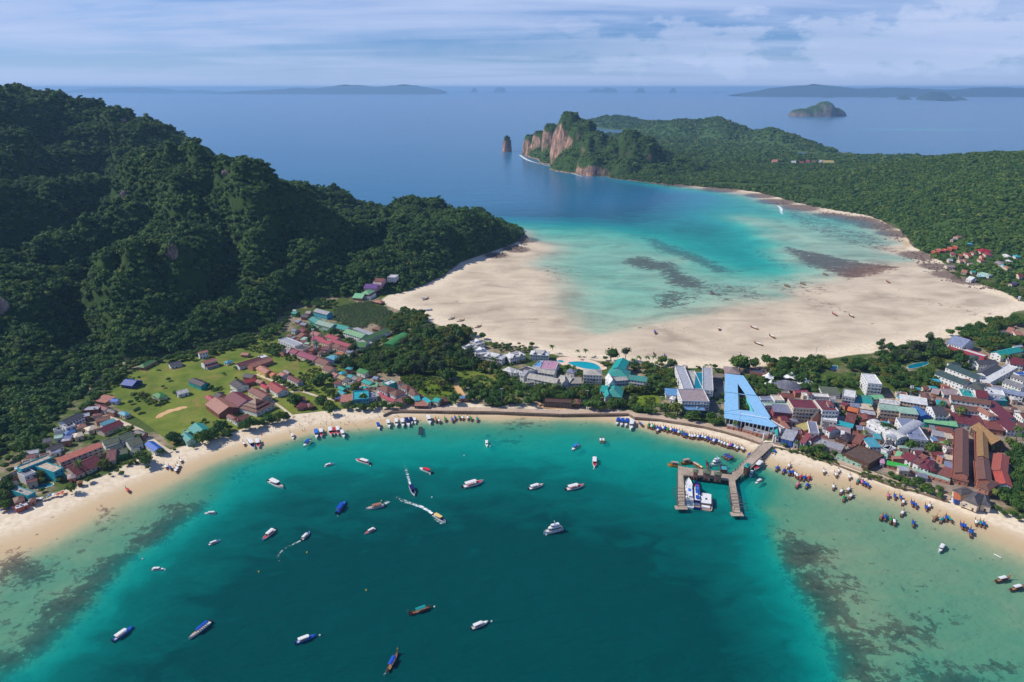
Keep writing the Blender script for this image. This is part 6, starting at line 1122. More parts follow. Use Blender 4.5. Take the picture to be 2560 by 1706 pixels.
sh = [(1300,387),(1318,400),(1345,408),(1374,415),(1409,422),(1424,431),(1452,440),(1481,446),(1521,446),(1560,449),(1585,453),(1625,457),(1662,463),(1700,466),(1740,472),(1773,476),(1820,484),(1860,488)]
ribbon('surf', [(u, v+1) for u, v in sh], [22,26,16,14,20,16,14,8,4,6,6,12,8,5,10,8,8,6], [1.2,1.3,1.,1.,1.2,1.,1.1,.7,.4,.6,.7,1.,.8,.5,.9,.7,.8,.4], fm2, 'thin line of surf under the limestone headland', .1)
ribbon('surf', D('E3', [(640,470),(680,482),(695,505),(690,525),(715,545)]), [5,14,14,12,6], [.7,1.3,1.3,1.2,.6], fm2, 'small white breaker curling off the right shore', .1)

# ------------------------------------------------------------------ masts, tents, people
metal = paint((150, 154, 158), .4)
def mast(c, top, base, label=None):
    tu, tv = px(c, *top); bu, bv = px(c, *base); x, y = G(bu, bv, 2.); 
    a, b, cz = ray(tu, tv); h = max(8, H+cz*(y/b)-2)
    o = link('light_mast', None, loc=(x, y, 2.), cat='light mast'); MB().cyl((0, 0, 0), (0, 0, h), .22, .12, 7).link('pole', metal, o); m = MB(); m.box(0, 0, h, 2.6, .25, .25)
    m.link('crossbar', metal, o); lm = once('lamp', lambda: MB().box(0, 0, 0, .7, .5, .35).me('lamp_head', paint((226, 228, 230), .3)))
    for i in (-1.1, -.4, .4, 1.1): link('lamp_head', lm, o, (i, -.2, h+.2))
    later(o, 'tall grey floodlight mast', bu, bv)
for c, t, b in [('C5',(1135,982),(1125,1115)),('C5',(545,885),(528,1070)),('C5',(1690,1102),(1668,1320)),('C3',(980,876),(990,1085)),('C3',(1470,886),(1475,1130)),('E1',(742,836),(738,905)),('E1',(155,872),(152,930)),('E1',(1612,725),(1606,775)),('C4',(1328,795),(1322,950)),('C2',(1715,1155),(1725,1330))]: mast(c, t, b)
def tower(c, top, base, col, label, wdt=.9):
    tu, tv = px(c, *top); bu, bv = px(c, *base); x, y = G(bu, bv, 2.); a, b, cz = ray(tu, tv); h = max(12, H+cz*(y/b)-2)
    o = link('radio_tower', None, loc=(x, y, 2.), cat='tower', label=label); m = MB()
    for i in range(4):
        a1 = math.pi/4+i*math.pi/2; m.cyl((wdt*1.5*math.cos(a1), wdt*1.5*math.sin(a1), 0), (wdt*.5*math.cos(a1), wdt*.5*math.sin(a1), h), .14, .1, 5)
    m.link('leg', paint(col), o); m = MB()
    for k in range(10):
        z = h*k/10; w_ = wdt*(1.5-k/10)
        for i in range(4): a1 = math.pi/4+i*math.pi/2; a2 = a1+math.pi/2; z2 = z+h/10; w2 = wdt*(1.5-(k+1)/10); m.cyl((w_*math.cos(a1), w_*math.sin(a1), z), (w2*math.cos(a2), w2*math.sin(a2), z2), .08, .08, 4)
    m.link('brace', paint(col), o); m = MB()
    for i in range(5): a1 = i*1.25; m.cyl((math.cos(a1)*1.2, math.sin(a1)*1.2, h-2.5), (math.cos(a1)*1.2, math.sin(a1)*1.2, h-.3), .35, .35, 7)
    m.link('antenna', paint((225, 228, 230)), o)
tower('C7', (465,990), (425,1280), (120, 150, 140), 'tall lattice radio tower with white antennas in the right town'); tower('C2', (622,400), (628,700), (150, 175, 180), 'pale lattice radio tower behind the maroon row houses', .8)
x, y = G(*px('C2', 628, 700), 2); MB().cyl((2.5, -1, 0), (2.5, -1, 17), .7, .7, 10).link('water_pipe_tower', paint((40, 150, 150)), loc=(x, y, 2), cat='tower', label='teal round column beside the pale radio tower')
wt = paint((238, 240, 240), .5)
def tent(c, p, r):
    x, y = G(*px(c, *p), 4); o = link('tent', None, loc=(x, y, 2.), cat='tent', rz=random.uniform(0, .6)); m = MB(); V = [(0, 0, 7.5)]; n = 16
    for ring in range(1, 5):
        for i in range(n):
            a = 2*math.pi*i/n; k = ring/4; rad = r*k*(1+.22*math.cos(4*a)*k); V.append((rad*math.cos(a), rad*math.sin(a), 2.6+4.9*(1-k)**2.2-.5*k*math.cos(4*a)))
    Fc = [(0, 1+i, 1+(i+1) % n) for i in range(n)]+[(1+(g_-1)*n+i, 1+g_*n+i, 1+g_*n+(i+1) % n, 1+(g_-1)*n+(i+1) % n) for g_ in range(1, 4) for i in range(n)]
    m.add(V, Fc); m.link('canvas', wt, o, smooth=True); m = MB(); m.cyl((0, 0, 0), (0, 0, 7.6), .15, .1, 6)
    for i in range(4): a = i*math.pi/2; m.cyl((r*1.2*math.cos(a), r*1.2*math.sin(a), 0), (r*1.2*math.cos(a), r*1.2*math.sin(a), 2.2), .1, .1, 5)
    m.link('tent_pole', metal, o); later(o, 'white peaked canvas tent', *px(c, *p))
for p, r in [((135,295),6.5),((530,290),7.5),((765,390),7.5),((180,415),5.5)]: tent('C6', p, r)
x, y = G(*px('C6', 465, 450), 5)
def web():
    o = link('round_pavilion', None, loc=(x, y, 2), cat='pavilion', label='large round dark grey pavilion roof with radiating ribs among the tents'); n = 12; V = []; 
    for r, z in ((13, 4), (9, 6), (5, 7.2), (1.5, 8.4)):
        for i in range(n): a = 2*math.pi*i/n; V.append((r*math.cos(a), r*math.sin(a), z))
    mesh_ = mesh('roof', V, [(g_*n+i, g_*n+(i+1) % n, (g_+1)*n+(i+1) % n, (g_+1)*n+i) for g_ in range(3) for i in range(n)]+[tuple(range(3*n, 4*n))], paint((112, 112, 124), .5, 'roof')); link('roof', mesh_, o)
    rb = MB()
    for i in range(n): a = 2*math.pi*i/n; rb.cyl((13*math.cos(a), 13*math.sin(a), 4.05), (1.5*math.cos(a), 1.5*math.sin(a), 8.5), .14, .12, 4)
    rb.link('rib', paint((190, 190, 196)), o); MB().cyl((0, 0, 0), (0, 0, 3.9), 11.5, 11.5, n).link('wall', paint((130, 110, 96)), o)
web()
# people: one continuous low body each
def body(step=.0):
    m = MB(); rings = [(0, .0, .09, .09), (.35, 0, .10, .10), (.85, 0, .19, .13), (1.0, 0, .18, .12), (1.25, 0, .21, .13), (1.42, 0, .20, .11), (1.50, 0, .07, .07), (1.56, 0, .085, .09), (1.66, 0, .095, .11), (1.75, 0, .03, .04)]; n = 8; V = []
    for z, x0, a, b in rings:
        for i in range(n): t = 2*math.pi*i/n; V.append((x0+a*math.cos(t), b*math.sin(t), z))
    m.add(V, [(g_*n+i, g_*n+(i+1) % n, (g_+1)*n+(i+1) % n, (g_+1)*n+i) for g_ in range(len(rings)-1) for i in range(n)]+[tuple(range(n-1, -1, -1)), tuple(range((len(rings)-1)*n, len(rings)*n))]); return m
pm_ = [body().me('person', paint(c)) for c in [(150,96,70),(196,60,60),(40,70,120),(230,228,224),(60,56,60),(200,150,120)]]
def crowd(poly, n, group, c='Z'):
    k = 0; P_ = [px(c, *p) for p in poly]; us = [p[0] for p in P_]; vs = [p[1] for p in P_]
    while k < n:
        u, v = random.uniform(min(us), max(us)), random.uniform(min(vs), max(vs))
        if sdf(np.array([u]), np.array([v]), P_)[0] < 0: continue
        x, y = G(u, v, 1.); z = surf_z(x, y)
        if z < -.5: continue
        i = random.randrange(6); o = link('person', pm_[i], loc=(x, y, max(z, -.6)), rz=random.uniform(0, 6), cat='person', group=group, scale=random.uniform(.95, 1.05)); k += 1
        later(o, ['tanned person in swimwear', 'person in a red top', 'person in dark blue', 'person in white', 'person in dark clothes', 'person in a sandy top'][i]+' standing', u, v)
crowd([(745,1040),(960,1030),(1020,1040),(900,1062),(800,1072),(735,1080)], 70, 'people on the left beach'); crowd([(590,1095),(735,1060),(735,1085),(600,1125)], 12, 'people on the left beach'); crowd([(800,1076),(900,1066),(905,1078),(805,1088)], 10, 'people wading off the left beach')
crowd([(1000,1022),(1500,1026),(1500,1032),(1000,1027)], 14, 'people on the promenade'); crowd([(1750,850),(2100,820),(2300,830),(2000,880),(1760,895)], 8, 'people on the far sand flat'); crowd([(1400,860),(1700,870),(1700,895),(1500,880)], 10, 'people on the far sand flat'); crowd([(1700,1152),(1880,1100),(1895,1110),(1800,1165)], 6, 'people near the pier')
# beach parasols and loungers in front of the left hotel
um = (lambda m: m.add([(0,0,2.6)]+[(1.6*math.cos(i*math.pi/4), 1.6*math.sin(i*math.pi/4), 2.0) for i in range(8)], [(0, 1+i, 1+(i+1) % 8) for i in range(8)]))(MB()); ucols = [paint((236,236,232)), paint((60,110,180)), paint((210,80,60))]
ums = [um.me('shade', c_) for c_ in ucols]; ups = MB().cyl((0,0,0),(0,0,2.5),.05,.05,5).me('pole', metal)
for i in range(16):
    t = i/15; u, v = px('L1', 20+700*t, 1390-205*t+random.uniform(-6, 6)); x, y = G(u, v, 1.6); z = surf_z(x, y); k = random.choice((0, 0, 0, 1, 2))
    o = link('beach_parasol', None, loc=(x, y, z), cat='parasol', group='parasols on the left hotel beach'); link('shade', ums[k], o); link('pole', ups, o); later(o, ['white', 'blue', 'red'][k]+' beach parasol on the sand', u, v)

# ------------------------------------------------------------------ town filler: small sheds where the photograph is packed with roofs
FA = np.array([(f[0], f[1]) for f in FOOT])
def inside_foot(x, y, pad=0.):
    for fx, fy, rz, w, d in FOOT:
        if abs(x-fx) > 60 or abs(y-fy) > 60: continue
        dx, dy = x-fx, y-fy; a = dx*math.cos(rz)+dy*math.sin(rz); b = -dx*math.sin(rz)+dy*math.cos(rz)
        if abs(a) < w/2+pad and abs(b) < d/2+pad: return True
    return False
def fill(poly, n, seed, rz0, group=None):
    r_ = random.Random(seed); k = 0; P_ = [G(*p) for p in poly]; xs = [p[0] for p in P_]; ys = [p[1] for p in P_]
    cs = ['rust','maroon','grey','ltgrey','bluegrey','brown','tan','turq','white','teal','greypink','brownred','mint','cyan','dkgrey','rust']
    for _ in range(4000):
        if k >= n: break
        x, y = r_.uniform(min(xs), max(xs)), r_.uniform(min(ys), max(ys)); w, d = r_.uniform(5, 10), r_.uniform(4.5, 8)
        if sdf(np.array([x]), np.array([y]), P_)[0] < 3 or inside_foot(x, y, max(w, d)*.52): continue
        h = r_.uniform(3, 5.5); a = rz0+r_.uniform(-.15, .15); e = Vector((math.cos(a), math.sin(a))); n_ = Vector((-e.y, e.x)); c0 = Vector((x, y))
        pts = []
        for q in (c0-e*w/2-n_*d/2, c0+e*w/2-n_*d/2, c0+e*w/2+n_*d/2): pts += list(proj(q.x, q.y, 2+h))
        bld('Z', *pts, h, r_.choice(['gable','shed','flat','hip','gable']), r_.choice(cs), r_.choice(['white','tan','cream','cream']), None, r_.choice(['house','shop']), 1); k += 1
fill([(1925,1095),(1900,1000),(1960,990),(2080,1010),(2200,1060),(2230,1040),(2300,1030),(2380,1060),(2400,1100),(2385,1200),(2330,1220),(2240,1195),(2100,1150)], 70, 4, -.25)
fill([(2210,1010),(2350,950),(2560,990),(2560,1100),(2400,1060)], 22, 5, -.2)
fill([(20,1240),(60,1160),(140,1080),(200,1040),(250,1010),(290,1040),(200,1110),(100,1220),(60,1250)], 14, 6, .5)
fill([(690,870),(740,830),(880,880),(890,905),(780,920)], 12, 7, -.5); fill([(830,930),(940,940),(980,1000),(930,1005),(840,980)], 8, 8, -.3)
# ------------------------------------------------------------------ trees
LM = [leafmat('leaves_dark', (.036, .100, .024), (.075, .155, .030), (.11, .165, .035)), leafmat('leaves_mid', (.055, .135, .024), (.12, .205, .036), (.17, .21, .04)), leafmat('leaves_yellow', (.10, .135, .02), (.15, .175, .03), (.20, .16, .04)), leafmat('leaves_feathery', (.05, .085, .04), (.085, .12, .055), (.10, .11, .06))]
LH = [leafmat('jungle_leaves', (.022, .085, .030), (.125, .235, .052), (.19, .26, .06)), leafmat('ridge_leaves', (.036, .11, .032), (.15, .25, .05), (.20, .26, .06))]
bark = paint((120, 100, 84), .9)
def crown_mesh(name, mat, seed, lobes=9, leaves=26, ls=.16, flat=.75, core=True):
    """unit crown (radius about 1, base at z=0): leaf-sized faces scattered over several lobes"""
    r = random.Random(seed); V = []; Fc = []
    for k in range(lobes):
        a = r.uniform(0, 6.28); q = r.uniform(.15, .62) if k else 0; cx, cy = q*math.cos(a), q*math.sin(a); cz = flat*(.55+r.uniform(-.2, .32)*(1-q*.6)); R_ = r.uniform(.34, .52)
        if core:
            b = len(V); V += [(cx+R_*.72*x_, cy+R_*.72*y_, cz+R_*.6*z_) for x_, y_, z_ in ((1,0,0),(0,1,0),(-1,0,0),(0,-1,0),(0,0,1),(0,0,-1))]; Fc += [(b+i, b+(i+1) % 4, b+4) for i in range(4)]+[(b+(i+1) % 4, b+i, b+5) for i in range(4)]
        for _ in range(leaves):
            z_ = r.uniform(-.45, 1); t = r.uniform(0, 6.28); s_ = math.sqrt(max(0, 1-z_*z_)); n = Vector((s_*math.cos(t), s_*math.sin(t), z_)); p = Vector((cx, cy, cz))+Vector((n.x*R_, n.y*R_, n.z*R_*.82))*r.uniform(.8, 1.12)
            n = (n+Vector((r.uniform(-.6, .6), r.uniform(-.6, .6), r.uniform(-.3, .7)))).normalized(); e = n.orthogonal().normalized(); e = Matrix.Rotation(r.uniform(0, 6), 3, n)@e; f = n.cross(e); w = ls*r.uniform(.6, 1.3); l = w*r.uniform(.7, 1.1); b = len(V)
            V += [p-e*w, p-f*l*.8+n*w*.12, p+e*w, p+f*l*.8+n*w*.12]; Fc.append((b, b+1, b+2, b+3))
    return mesh(name, V, Fc, mat)
def palm_mesh(name, mat, seed, fr=14):
    r = random.Random(seed); V = []; Fc = []
    for k in range(fr):
        a = 6.28*k/fr+r.uniform(-.2, .2); up = r.uniform(.0, .75); L = r.uniform(.85, 1.1); prev = None
        for i in range(5):
            t = i/4; x_ = L*t; z_ = up*t-1.05*t*t*(1.1-up*.4); w = .16*math.sin(math.pi*min(1, .15+t*.85)) + .015; ca, sa = math.cos(a), math.sin(a)
            V += [(x_*ca-w*sa, x_*sa+w*ca, z_-w*.55), (x_*ca, x_*sa, z_), (x_*ca+w*sa, x_*sa-w*ca, z_-w*.55)]
            if i: b = len(V)-6; Fc += [(b, b+1, b+4, b+3), (b+1, b+2, b+5, b+4)]
    return mesh(name, V, Fc, mat)
CROWN = {'dark': [crown_mesh('crown', LM[0], i, 11, 34, .13) for i in range(3)], 'mid': [crown_mesh('crown', LM[1], 10+i, 11, 34, .13) for i in range(3)], 'yellow': [crown_mesh('crown', LM[2], 20+i, 9, 34, .13) for i in range(2)],
         'feathery': [crown_mesh('crown', LM[3], 30+i, 9, 40, .10, 1.5) for i in range(2)], 'palm': [palm_mesh('crown', LM[1], 40+i) for i in range(3)], 'bush': [crown_mesh('crown', LM[1], 50+i, 7, 26, .17, .6) for i in range(2)]}
TR = {}
def trunk(kind):
    if kind not in TR:
        m = MB()
        if kind == 'palm':
            for i in range(5): a, b = i/5, (i+1)/5; m.cyl((.06*a*a, 0, a), (.06*b*b, 0, b), .035-.015*a, .035-.015*b, 6)
        else:
            m.cyl((0, 0, 0), (.02, 0, .55), .075, .05, 7)
            for i in range(5): a = i*1.26; m.cyl((.02, 0, .45+.03*i), (.02+.32*math.cos(a), .32*math.sin(a), .8+.04*i), .035, .012, 5)
        TR[kind] = m.me('trunk', bark)
    return TR[kind]
LOOK = {'dark': 'round dark green tree', 'mid': 'spreading mid green tree', 'yellow': 'yellowish green tree', 'feathery': 'feathery grey-green tree', 'palm': 'coconut palm', 'bush': 'low green bush'}
TREES = []       # (x, y, z, r, kind, u, v)
def addtree(x, y, r, kind, z=None): 
    TREES.append((x, y, surf_z(x, y) if z is None else z, r, kind))
def one(c, u, v, rp, kind='dark'):        # centre of the crown and its radius in crop pixels
    pu, pv = px(c, u, v); x, y = G(pu, pv, 6.); d = y*cp+(H-6)*spn; r = rp*CR[c][2]/F*d
    x, y = G(pu, pv, 2+r*.9); addtree(x, y, max(1.6, r*1.2), kind, 2.0)
def belt(c, poly, sp_, kinds, seed, rr=(3, 5), jit=.45, density=1.):
    r_ = random.Random(seed); P_ = [G(*px(c, *p), 4) for p in poly]; xs = [p[0] for p in P_]; ys = [p[1] for p in P_]; pts = []
    gx_ = np.arange(min(xs), max(xs), sp_); gy_ = np.arange(min(ys), max(ys), sp_*.87)
    for j, y in enumerate(gy_):
        for x in gx_:
            a = x+(j % 2)*sp_/2+r_.uniform(-1, 1)*sp_*jit; b = y+r_.uniform(-1, 1)*sp_*jit
            if r_.random() < density: pts.append((a, b))
    if not pts: return
    s_ = sdf(np.array([p[0] for p in pts]), np.array([p[1] for p in pts]), P_)
    for (a, b), q in zip(pts, s_):
        if q < 0: continue
        k = r_.choice(kinds); r = r_.uniform(*rr)
        if inside_foot(a, b, r*.45): continue
        addtree(a, b, r*(.75 if k == 'palm' else 1), k, 2.0)
D_, M_, Y_, Fe, Pa, Bu = 'dark', 'mid', 'yellow', 'feathery', 'palm', 'bush'
for a in [(820,1110,62,M_),(1600,750,75,D_),(1690,790,70,D_),(1860,690,50,D_),(1350,905,32,M_),(1400,930,30,M_),(1270,950,20,M_),(1015,1015,42,M_),(1990,525,72,D_),(1660,50,60,Y_),(1550,30,40,M_),(1580,205,45,D_),(1500,120,32,D_),(1780,115,45,M_),(1880,100,32,M_),(1720,90,40,M_),(1600,520,48,M_),(460,960,62,Y_),(480,1020,50,M_),(690,1010,42,M_),(640,990,30,M_),(780,900,45,D_),(1190,840,62,Y_),(920,920,60,Pa),(490,1125,36,M_),(50,1120,90,D_),(20,1200,80,D_),(60,1300,60,M_),(1040,540,45,D_),(1500,420,50,M_),(1440,430,40,M_),(1360,460,40,D_),(1700,870,30,Bu),(1460,820,35,Bu),(1530,800,35,Bu),(2015,665,22,D_),(530,1215,26,M_),(1250,560,30,M_),(760,560,30,D_),(250,1120,30,M_),(130,900,40,D_),(1100,860,35,Y_)]: one('L1', *a)
for a in [(1165,600,66,D_),(810,670,56,M_),(190,1355,88,D_),(610,1370,110,M_),(700,1330,80,D_),(880,1210,105,D_),(780,1310,90,M_),(980,1290,70,M_),(1020,1210,50,D_),(1300,1160,100,D_),(1230,1200,60,M_),(1190,1170,50,D_),(1410,1150,66,M_),(1480,1120,50,D_),(1560,1090,80,M_),(1620,1110,60,D_),(1700,1070,80,M_),(1790,1060,70,M_),(1850,1060,50,M_),(1950,830,100,D_),(210,710,46,D_),(640,1110,40,M_),(600,1150,30,M_),(470,1150,30,M_),(2120,635,50,M_),(2230,555,66,D_),(2290,520,46,D_),(1780,560,56,M_),(1850,590,52,M_),(1920,610,40,M_),(1690,520,40,M_),(1940,175,30,Y_),(1090,340,28,M_),(700,600,42,D_),(750,620,40,M_),(1150,1010,22,M_),(260,1400,40,M_),(330,1440,30,M_),(480,1490,26,M_),(220,1540,24,M_),(890,630,26,M_),(860,650,24,M_),(1100,495,24,D_),(130,510,36,M_),(40,620,30,M_),(1010,1330,40,M_),(2040,420,24,D_),(1950,640,40,M_)]: one('C1', *a)
for a in [(720,1020,86,D_),(800,980,55,D_),(840,1040,45,M_),(650,1040,50,M_),(740,1140,42,D_),(790,1170,36,D_),(510,1120,40,D_),(720,1290,80,D_),(790,1330,60,M_),(810,1405,60,M_),(370,1290,80,D_),(1120,1120,66,Y_),(830,1200,60,Y_),(880,1230,40,M_),(560,810,36,D_),(520,800,30,D_),(850,450,62,D_),(640,590,30,M_),(1330,950,50,Y_),(1220,1250,60,M_),(380,740,30,Y_),(180,1000,40,M_),(1780,1290,55,D_),(1660,1340,46,M_),(100,470,40,Pa),(230,480,30,Pa),(450,950,26,D_),(1230,1160,40,M_)]: one('C2', *a)
belt('C2', [(900,430),(1080,440),(1180,540),(1100,590),(950,520),(900,480)], 6, [Pa,M_,D_], 21, (3, 4.5)); belt('C2', [(560,370),(640,370),(700,420),(620,440),(540,420)], 6, [Pa,M_], 22, (3, 4))
belt('C2', [(860,800),(920,740),(1120,700),(1360,640),(1530,640),(1700,640),(1980,560),(1980,950),(1500,960),(1380,1010),(1290,940),(1100,910),(920,890)], 7.5, [D_,D_,M_,Fe,D_,Y_,M_], 23, (4, 7))
belt('C2', [(1560,430),(1540,300),(1700,180),(1990,230),(2000,560),(1800,600),(1830,470),(1700,440)], 8, [D_,M_,D_,Y_], 24, (4.5, 7)); belt('C2', [(880,1340),(1000,1300),(1400,1290),(1600,1330),(1600,1375),(1000,1390)], 7, [M_,D_,D_,M_], 25, (3, 5))
belt('C2', [(1300,520),(1400,500),(1540,520),(1540,620),(1380,640),(1330,560)], 7, [D_,M_], 26, (3.5, 5.5)); belt('C2', [(0,560),(240,600),(260,680),(180,730),(0,690)], 6, [M_,Pa,M_], 27, (2.5, 4)); belt('C2', [(430,60),(900,60),(860,140),(600,130),(420,110)], 8, [D_,M_], 28, (4, 6))
belt('C3', [(170,0),(960,0),(990,130),(900,200),(870,250),(960,330),(1090,420),(1090,600),(900,610),(640,570),(560,660),(850,720),(800,780),(620,740),(420,690),(300,650),(0,640),(0,250),(200,100)], 8, [D_,D_,M_,Fe,M_,Y_,D_], 31, (4.5, 7.5))
for a in [(1210,110,62,D_),(1070,90,50,M_),(460,90,110,D_),(740,130,100,Y_),(860,110,110,D_),(1240,560,90,Y_),(1330,560,80,M_),(1420,570,60,D_),(700,690,110,D_),(600,650,70,D_),(600,820,85,Y_),(940,820,85,D_),(1030,850,60,M_),(800,1040,85,D_),(870,1000,60,M_),(120,1070,70,D_),(440,400,80,Y_),(1530,460,42,D_),(1140,700,24,M_),(1190,720,50,M_),(1035,710,20,D_),(1080,780,22,D_),(460,1095,28,M_)]: one('C3', *a)
belt('C3', [(1220,200),(1330,190),(1700,250),(1990,270),(1880,340),(1560,330),(1480,330),(1240,240)], 6, [Bu,M_,Bu,D_], 32, (2, 3.6)); belt('C3', [(1560,440),(1800,440),(1790,500),(1600,520)], 5, [Bu,Y_,M_], 33, (2, 3.5)); belt('C3', [(30,700),(500,730),(780,800),(800,930),(500,960),(200,880)], 9, [Bu], 34, (1.6, 3), density=.7)
belt('C4', [(0,690),(380,680),(450,700),(870,730),(1060,720),(1250,710),(1500,780),(1520,880),(1600,930),(1880,930),(1880,1060),(1240,1065),(1230,1000),(690,940),(590,1020),(0,1030)], 7.2, [D_,D_,M_,M_,Pa,D_,Y_], 41, (4, 6.2))
belt('C3', [(1000,880),(1240,800),(1400,830),(1400,1120),(1100,1120),(1010,1060)], 7.5, [D_,M_,D_,Pa], 42, (4, 6)); belt('C4', [(0,560),(230,540),(380,620),(400,690),(0,700)], 8, [Y_,M_,D_], 43, (4, 6))
for a in [(1670,280,105,D_),(1880,290,75,Fe),(1580,320,40,M_),(810,215,42,Pa),(1185,270,34,Pa),(1300,270,40,Pa),(330,110,26,D_),(510,120,46,D_),(1130,990,30,Pa),(1470,620,46,Y_),(1430,650,50,D_),(1290,610,46,M_),(1210,330,20,Pa),(1440,300,18,M_),(1060,430,26,M_),(1160,880,60,Y_),(1740,850,26,D_),(1860,820,40,Pa),(1560,400,40,M_),(1610,390,36,M_)]: one('C4', *a)
belt('C4', [(990,440),(1100,450),(1260,490),(1230,570),(1180,580),(980,560)], 4.6, [M_,Pa,M_], 44, (2, 3.2)); belt('C4', [(1180,580),(1290,590),(1420,690),(1300,700),(1200,640)], 5, [Pa,M_,Y_], 45, (2.4, 3.4))
belt('C5', [(60,400),(500,420),(870,470),(860,760),(620,760),(590,850),(520,860),(400,830),(200,870),(60,850),(60,700),(330,670),(340,600),(60,500)], 7, [M_,D_,M_,Y_,Pa,Fe], 51, (3.4, 5.6))
for a in [(430,365,40,Pa),(560,360,72,M_),(680,400,76,M_),(210,380,44,Pa),(335,380,44,Pa),(1310,440,46,D_),(1350,500,34,M_),(1690,400,125,M_),(1610,380,70,M_),(1770,450,80,D_),(1910,400,85,D_),(2030,350,40,Pa),(1435,520,36,D_),(1430,620,30,M_),(1430,850,40,M_),(1415,1010,46,Pa),(1410,1090,40,M_),(1260,1180,80,M_),(1360,1240,60,D_),(1300,1250,60,M_),(1610,1330,46,Pa),(780,1060,100,M_),(860,1020,60,D_),(640,1020,66,M_),(1000,1160,90,D_),(1080,1130,60,M_),(930,1180,60,D_),(200,1060,60,D_),(350,1080,60,M_),(460,1100,46,D_),(280,1030,36,M_),(1280,900,44,D_),(1310,800,36,D_)]: one('C5', *a)
belt('C5', [(1000,420),(1230,430),(1330,470),(1160,470),(1020,450)], 4.5, [Bu,M_,Pa], 52, (1.6, 2.6)); belt('C5', [(1760,600),(1860,570),(2060,640),(2240,700),(2250,860),(1950,850),(1860,740)], 6, [M_,D_,M_], 53, (3, 4.8)); belt('C5', [(2010,400),(2323,330),(2323,620),(2200,600),(2100,520),(2020,480)], 8, [M_,D_,D_], 54, (4.5, 7))
belt('C5', [(590,1100),(700,1130),(850,1180),(800,1200),(600,1150)], 5, [Bu,M_], 55, (1.6, 2.6))
belt('C6', [(60,110),(400,20),(1000,10),(1150,60),(1190,180),(820,190),(870,330),(640,440),(640,330),(430,250),(300,300),(230,200)], 7.6, [M_,D_,D_,M_,Y_], 61, (4.4, 7)); belt('C6', [(640,440),(880,300),(1060,300),(1330,300),(1500,250),(1790,260),(1790,480),(1680,470),(1380,420),(1330,440),(1050,470),(1040,560),(800,510)], 6.6, [M_,D_,Pa,M_], 62, (3.2, 5.2))
belt('C6', [(1330,0),(2318,0),(2318,300),(2100,260),(2080,230),(1800,220),(1560,180),(1430,100)], 8, [D_,M_,Y_,D_], 63, (4.4, 6.6)); belt('C6', [(0,480),(250,480),(330,560),(320,600),(0,590)], 6, [D_,M_], 64, (3, 4.6))
for a in [(1410,950,46,Pa),(1650,1060,60,Pa),(1860,870,44,Pa),(1830,1140,46,Pa),(1780,1310,56,Pa),(1760,1260,40,M_),(2060,1180,130,D_),(2130,1260,100,D_),(1960,1140,60,M_),(230,1180,36,D_),(1960,700,46,M_),(1240,1085,24,M_),(1780,430,44,D_),(1780,500,40,M_),(760,980,30,Y_),(410,1440,50,M_),(620,1470,44,Pa),(990,1480,80,D_),(920,1500,60,M_),(1060,1530,50,Pa),(780,1540,40,Pa)]: one('C6', *a)
belt('C7', [(0,430),(280,400),(520,410),(620,350),(880,330),(960,400),(1080,480),(1200,520),(1180,560),(820,560),(760,600),(700,600),(350,610),(0,720)], 8, [D_,M_,D_,Fe], 71, (4.4, 7)); belt('C7', [(0,740),(380,760),(500,790),(780,780),(860,870),(1150,990),(1180,1040),(900,1010),(760,1030),(640,1100),(320,1100),(130,960),(0,900)], 7, [D_,M_,Y_,D_], 72, (3.6, 5.6))
belt('C7', [(1040,220),(1300,110),(1560,80),(1580,0),(2171,0),(2171,100),(1850,120),(1780,190),(2000,250),(2171,260),(2171,350),(1960,410),(1680,480),(1470,440),(1450,330),(1300,280),(1140,240)], 8.5, [D_,M_,D_,Y_], 73, (4.6, 7.2))
for a in [(1230,620,115,D_),(1180,560,60,D_),(1290,680,70,D_),(1410,640,60,Fe),(760,380,60,Fe),(40,330,46,Fe),(20,360,60,D_),(860,640,90,Y_),(900,700,60,M_),(730,850,60,Y_),(1870,640,60,Pa),(2060,560,60,M_),(2140,790,30,M_),(930,1340,60,Pa),(1060,1220,50,M_),(1040,1290,44,M_),(1210,1450,70,Pa),(1570,1490,50,Pa),(820,1430,40,Pa),(860,1170,50,M_),(1500,690+180,26,M_),(1620,870,40,Y_),(2140,1020,50,M_),(1840,960,50,M_)]: one('C7', *a)
for a in [(80,390,105,D_),(30,440,60,D_),(120,430,60,M_),(400,570,80,M_),(440,600,50,D_),(650,600,82,M_),(700,630,56,M_),(600,580,50,Y_),(390,395,46,Pa),(470,520,46,Pa),(980,215,56,Pa),(660,180,36,Pa),(730,115,30,Pa),(810,590,50,Pa),(1270,230,46,Pa),(1600,520,60,M_),(1640,560,50,D_),(1400,570,60,M_),(1450,580,44,Pa),(1680,450,60,Pa),(1700,510,50,Pa),(1400,1180,46,Pa),(1380,970,40,M_),(1390,1020,36,D_)]: one('C8', *a)
belt('C8', [(1480,1060),(1610,900),(1600,700),(1640,630),(1790,600),(1790,1360),(1650,1310),(1420,1240),(1440,1150)], 6.5, [D_,D_,M_,D_], 81, (3.8, 6)); belt('C8', [(1370,1330),(1450,1290),(1600,1350),(1790,1440),(1790,1490),(1640,1450)], 4.6, [M_,D_,Bu], 82, (2.2, 3.4)); belt('C8', [(110,900),(250,940),(480,980),(560,1040),(720,1070),(870,1120),(870,1230),(700,1190),(450,1090),(250,1010),(120,950)], 5, [M_,D_,M_,Bu], 83, (2.4, 4.2))
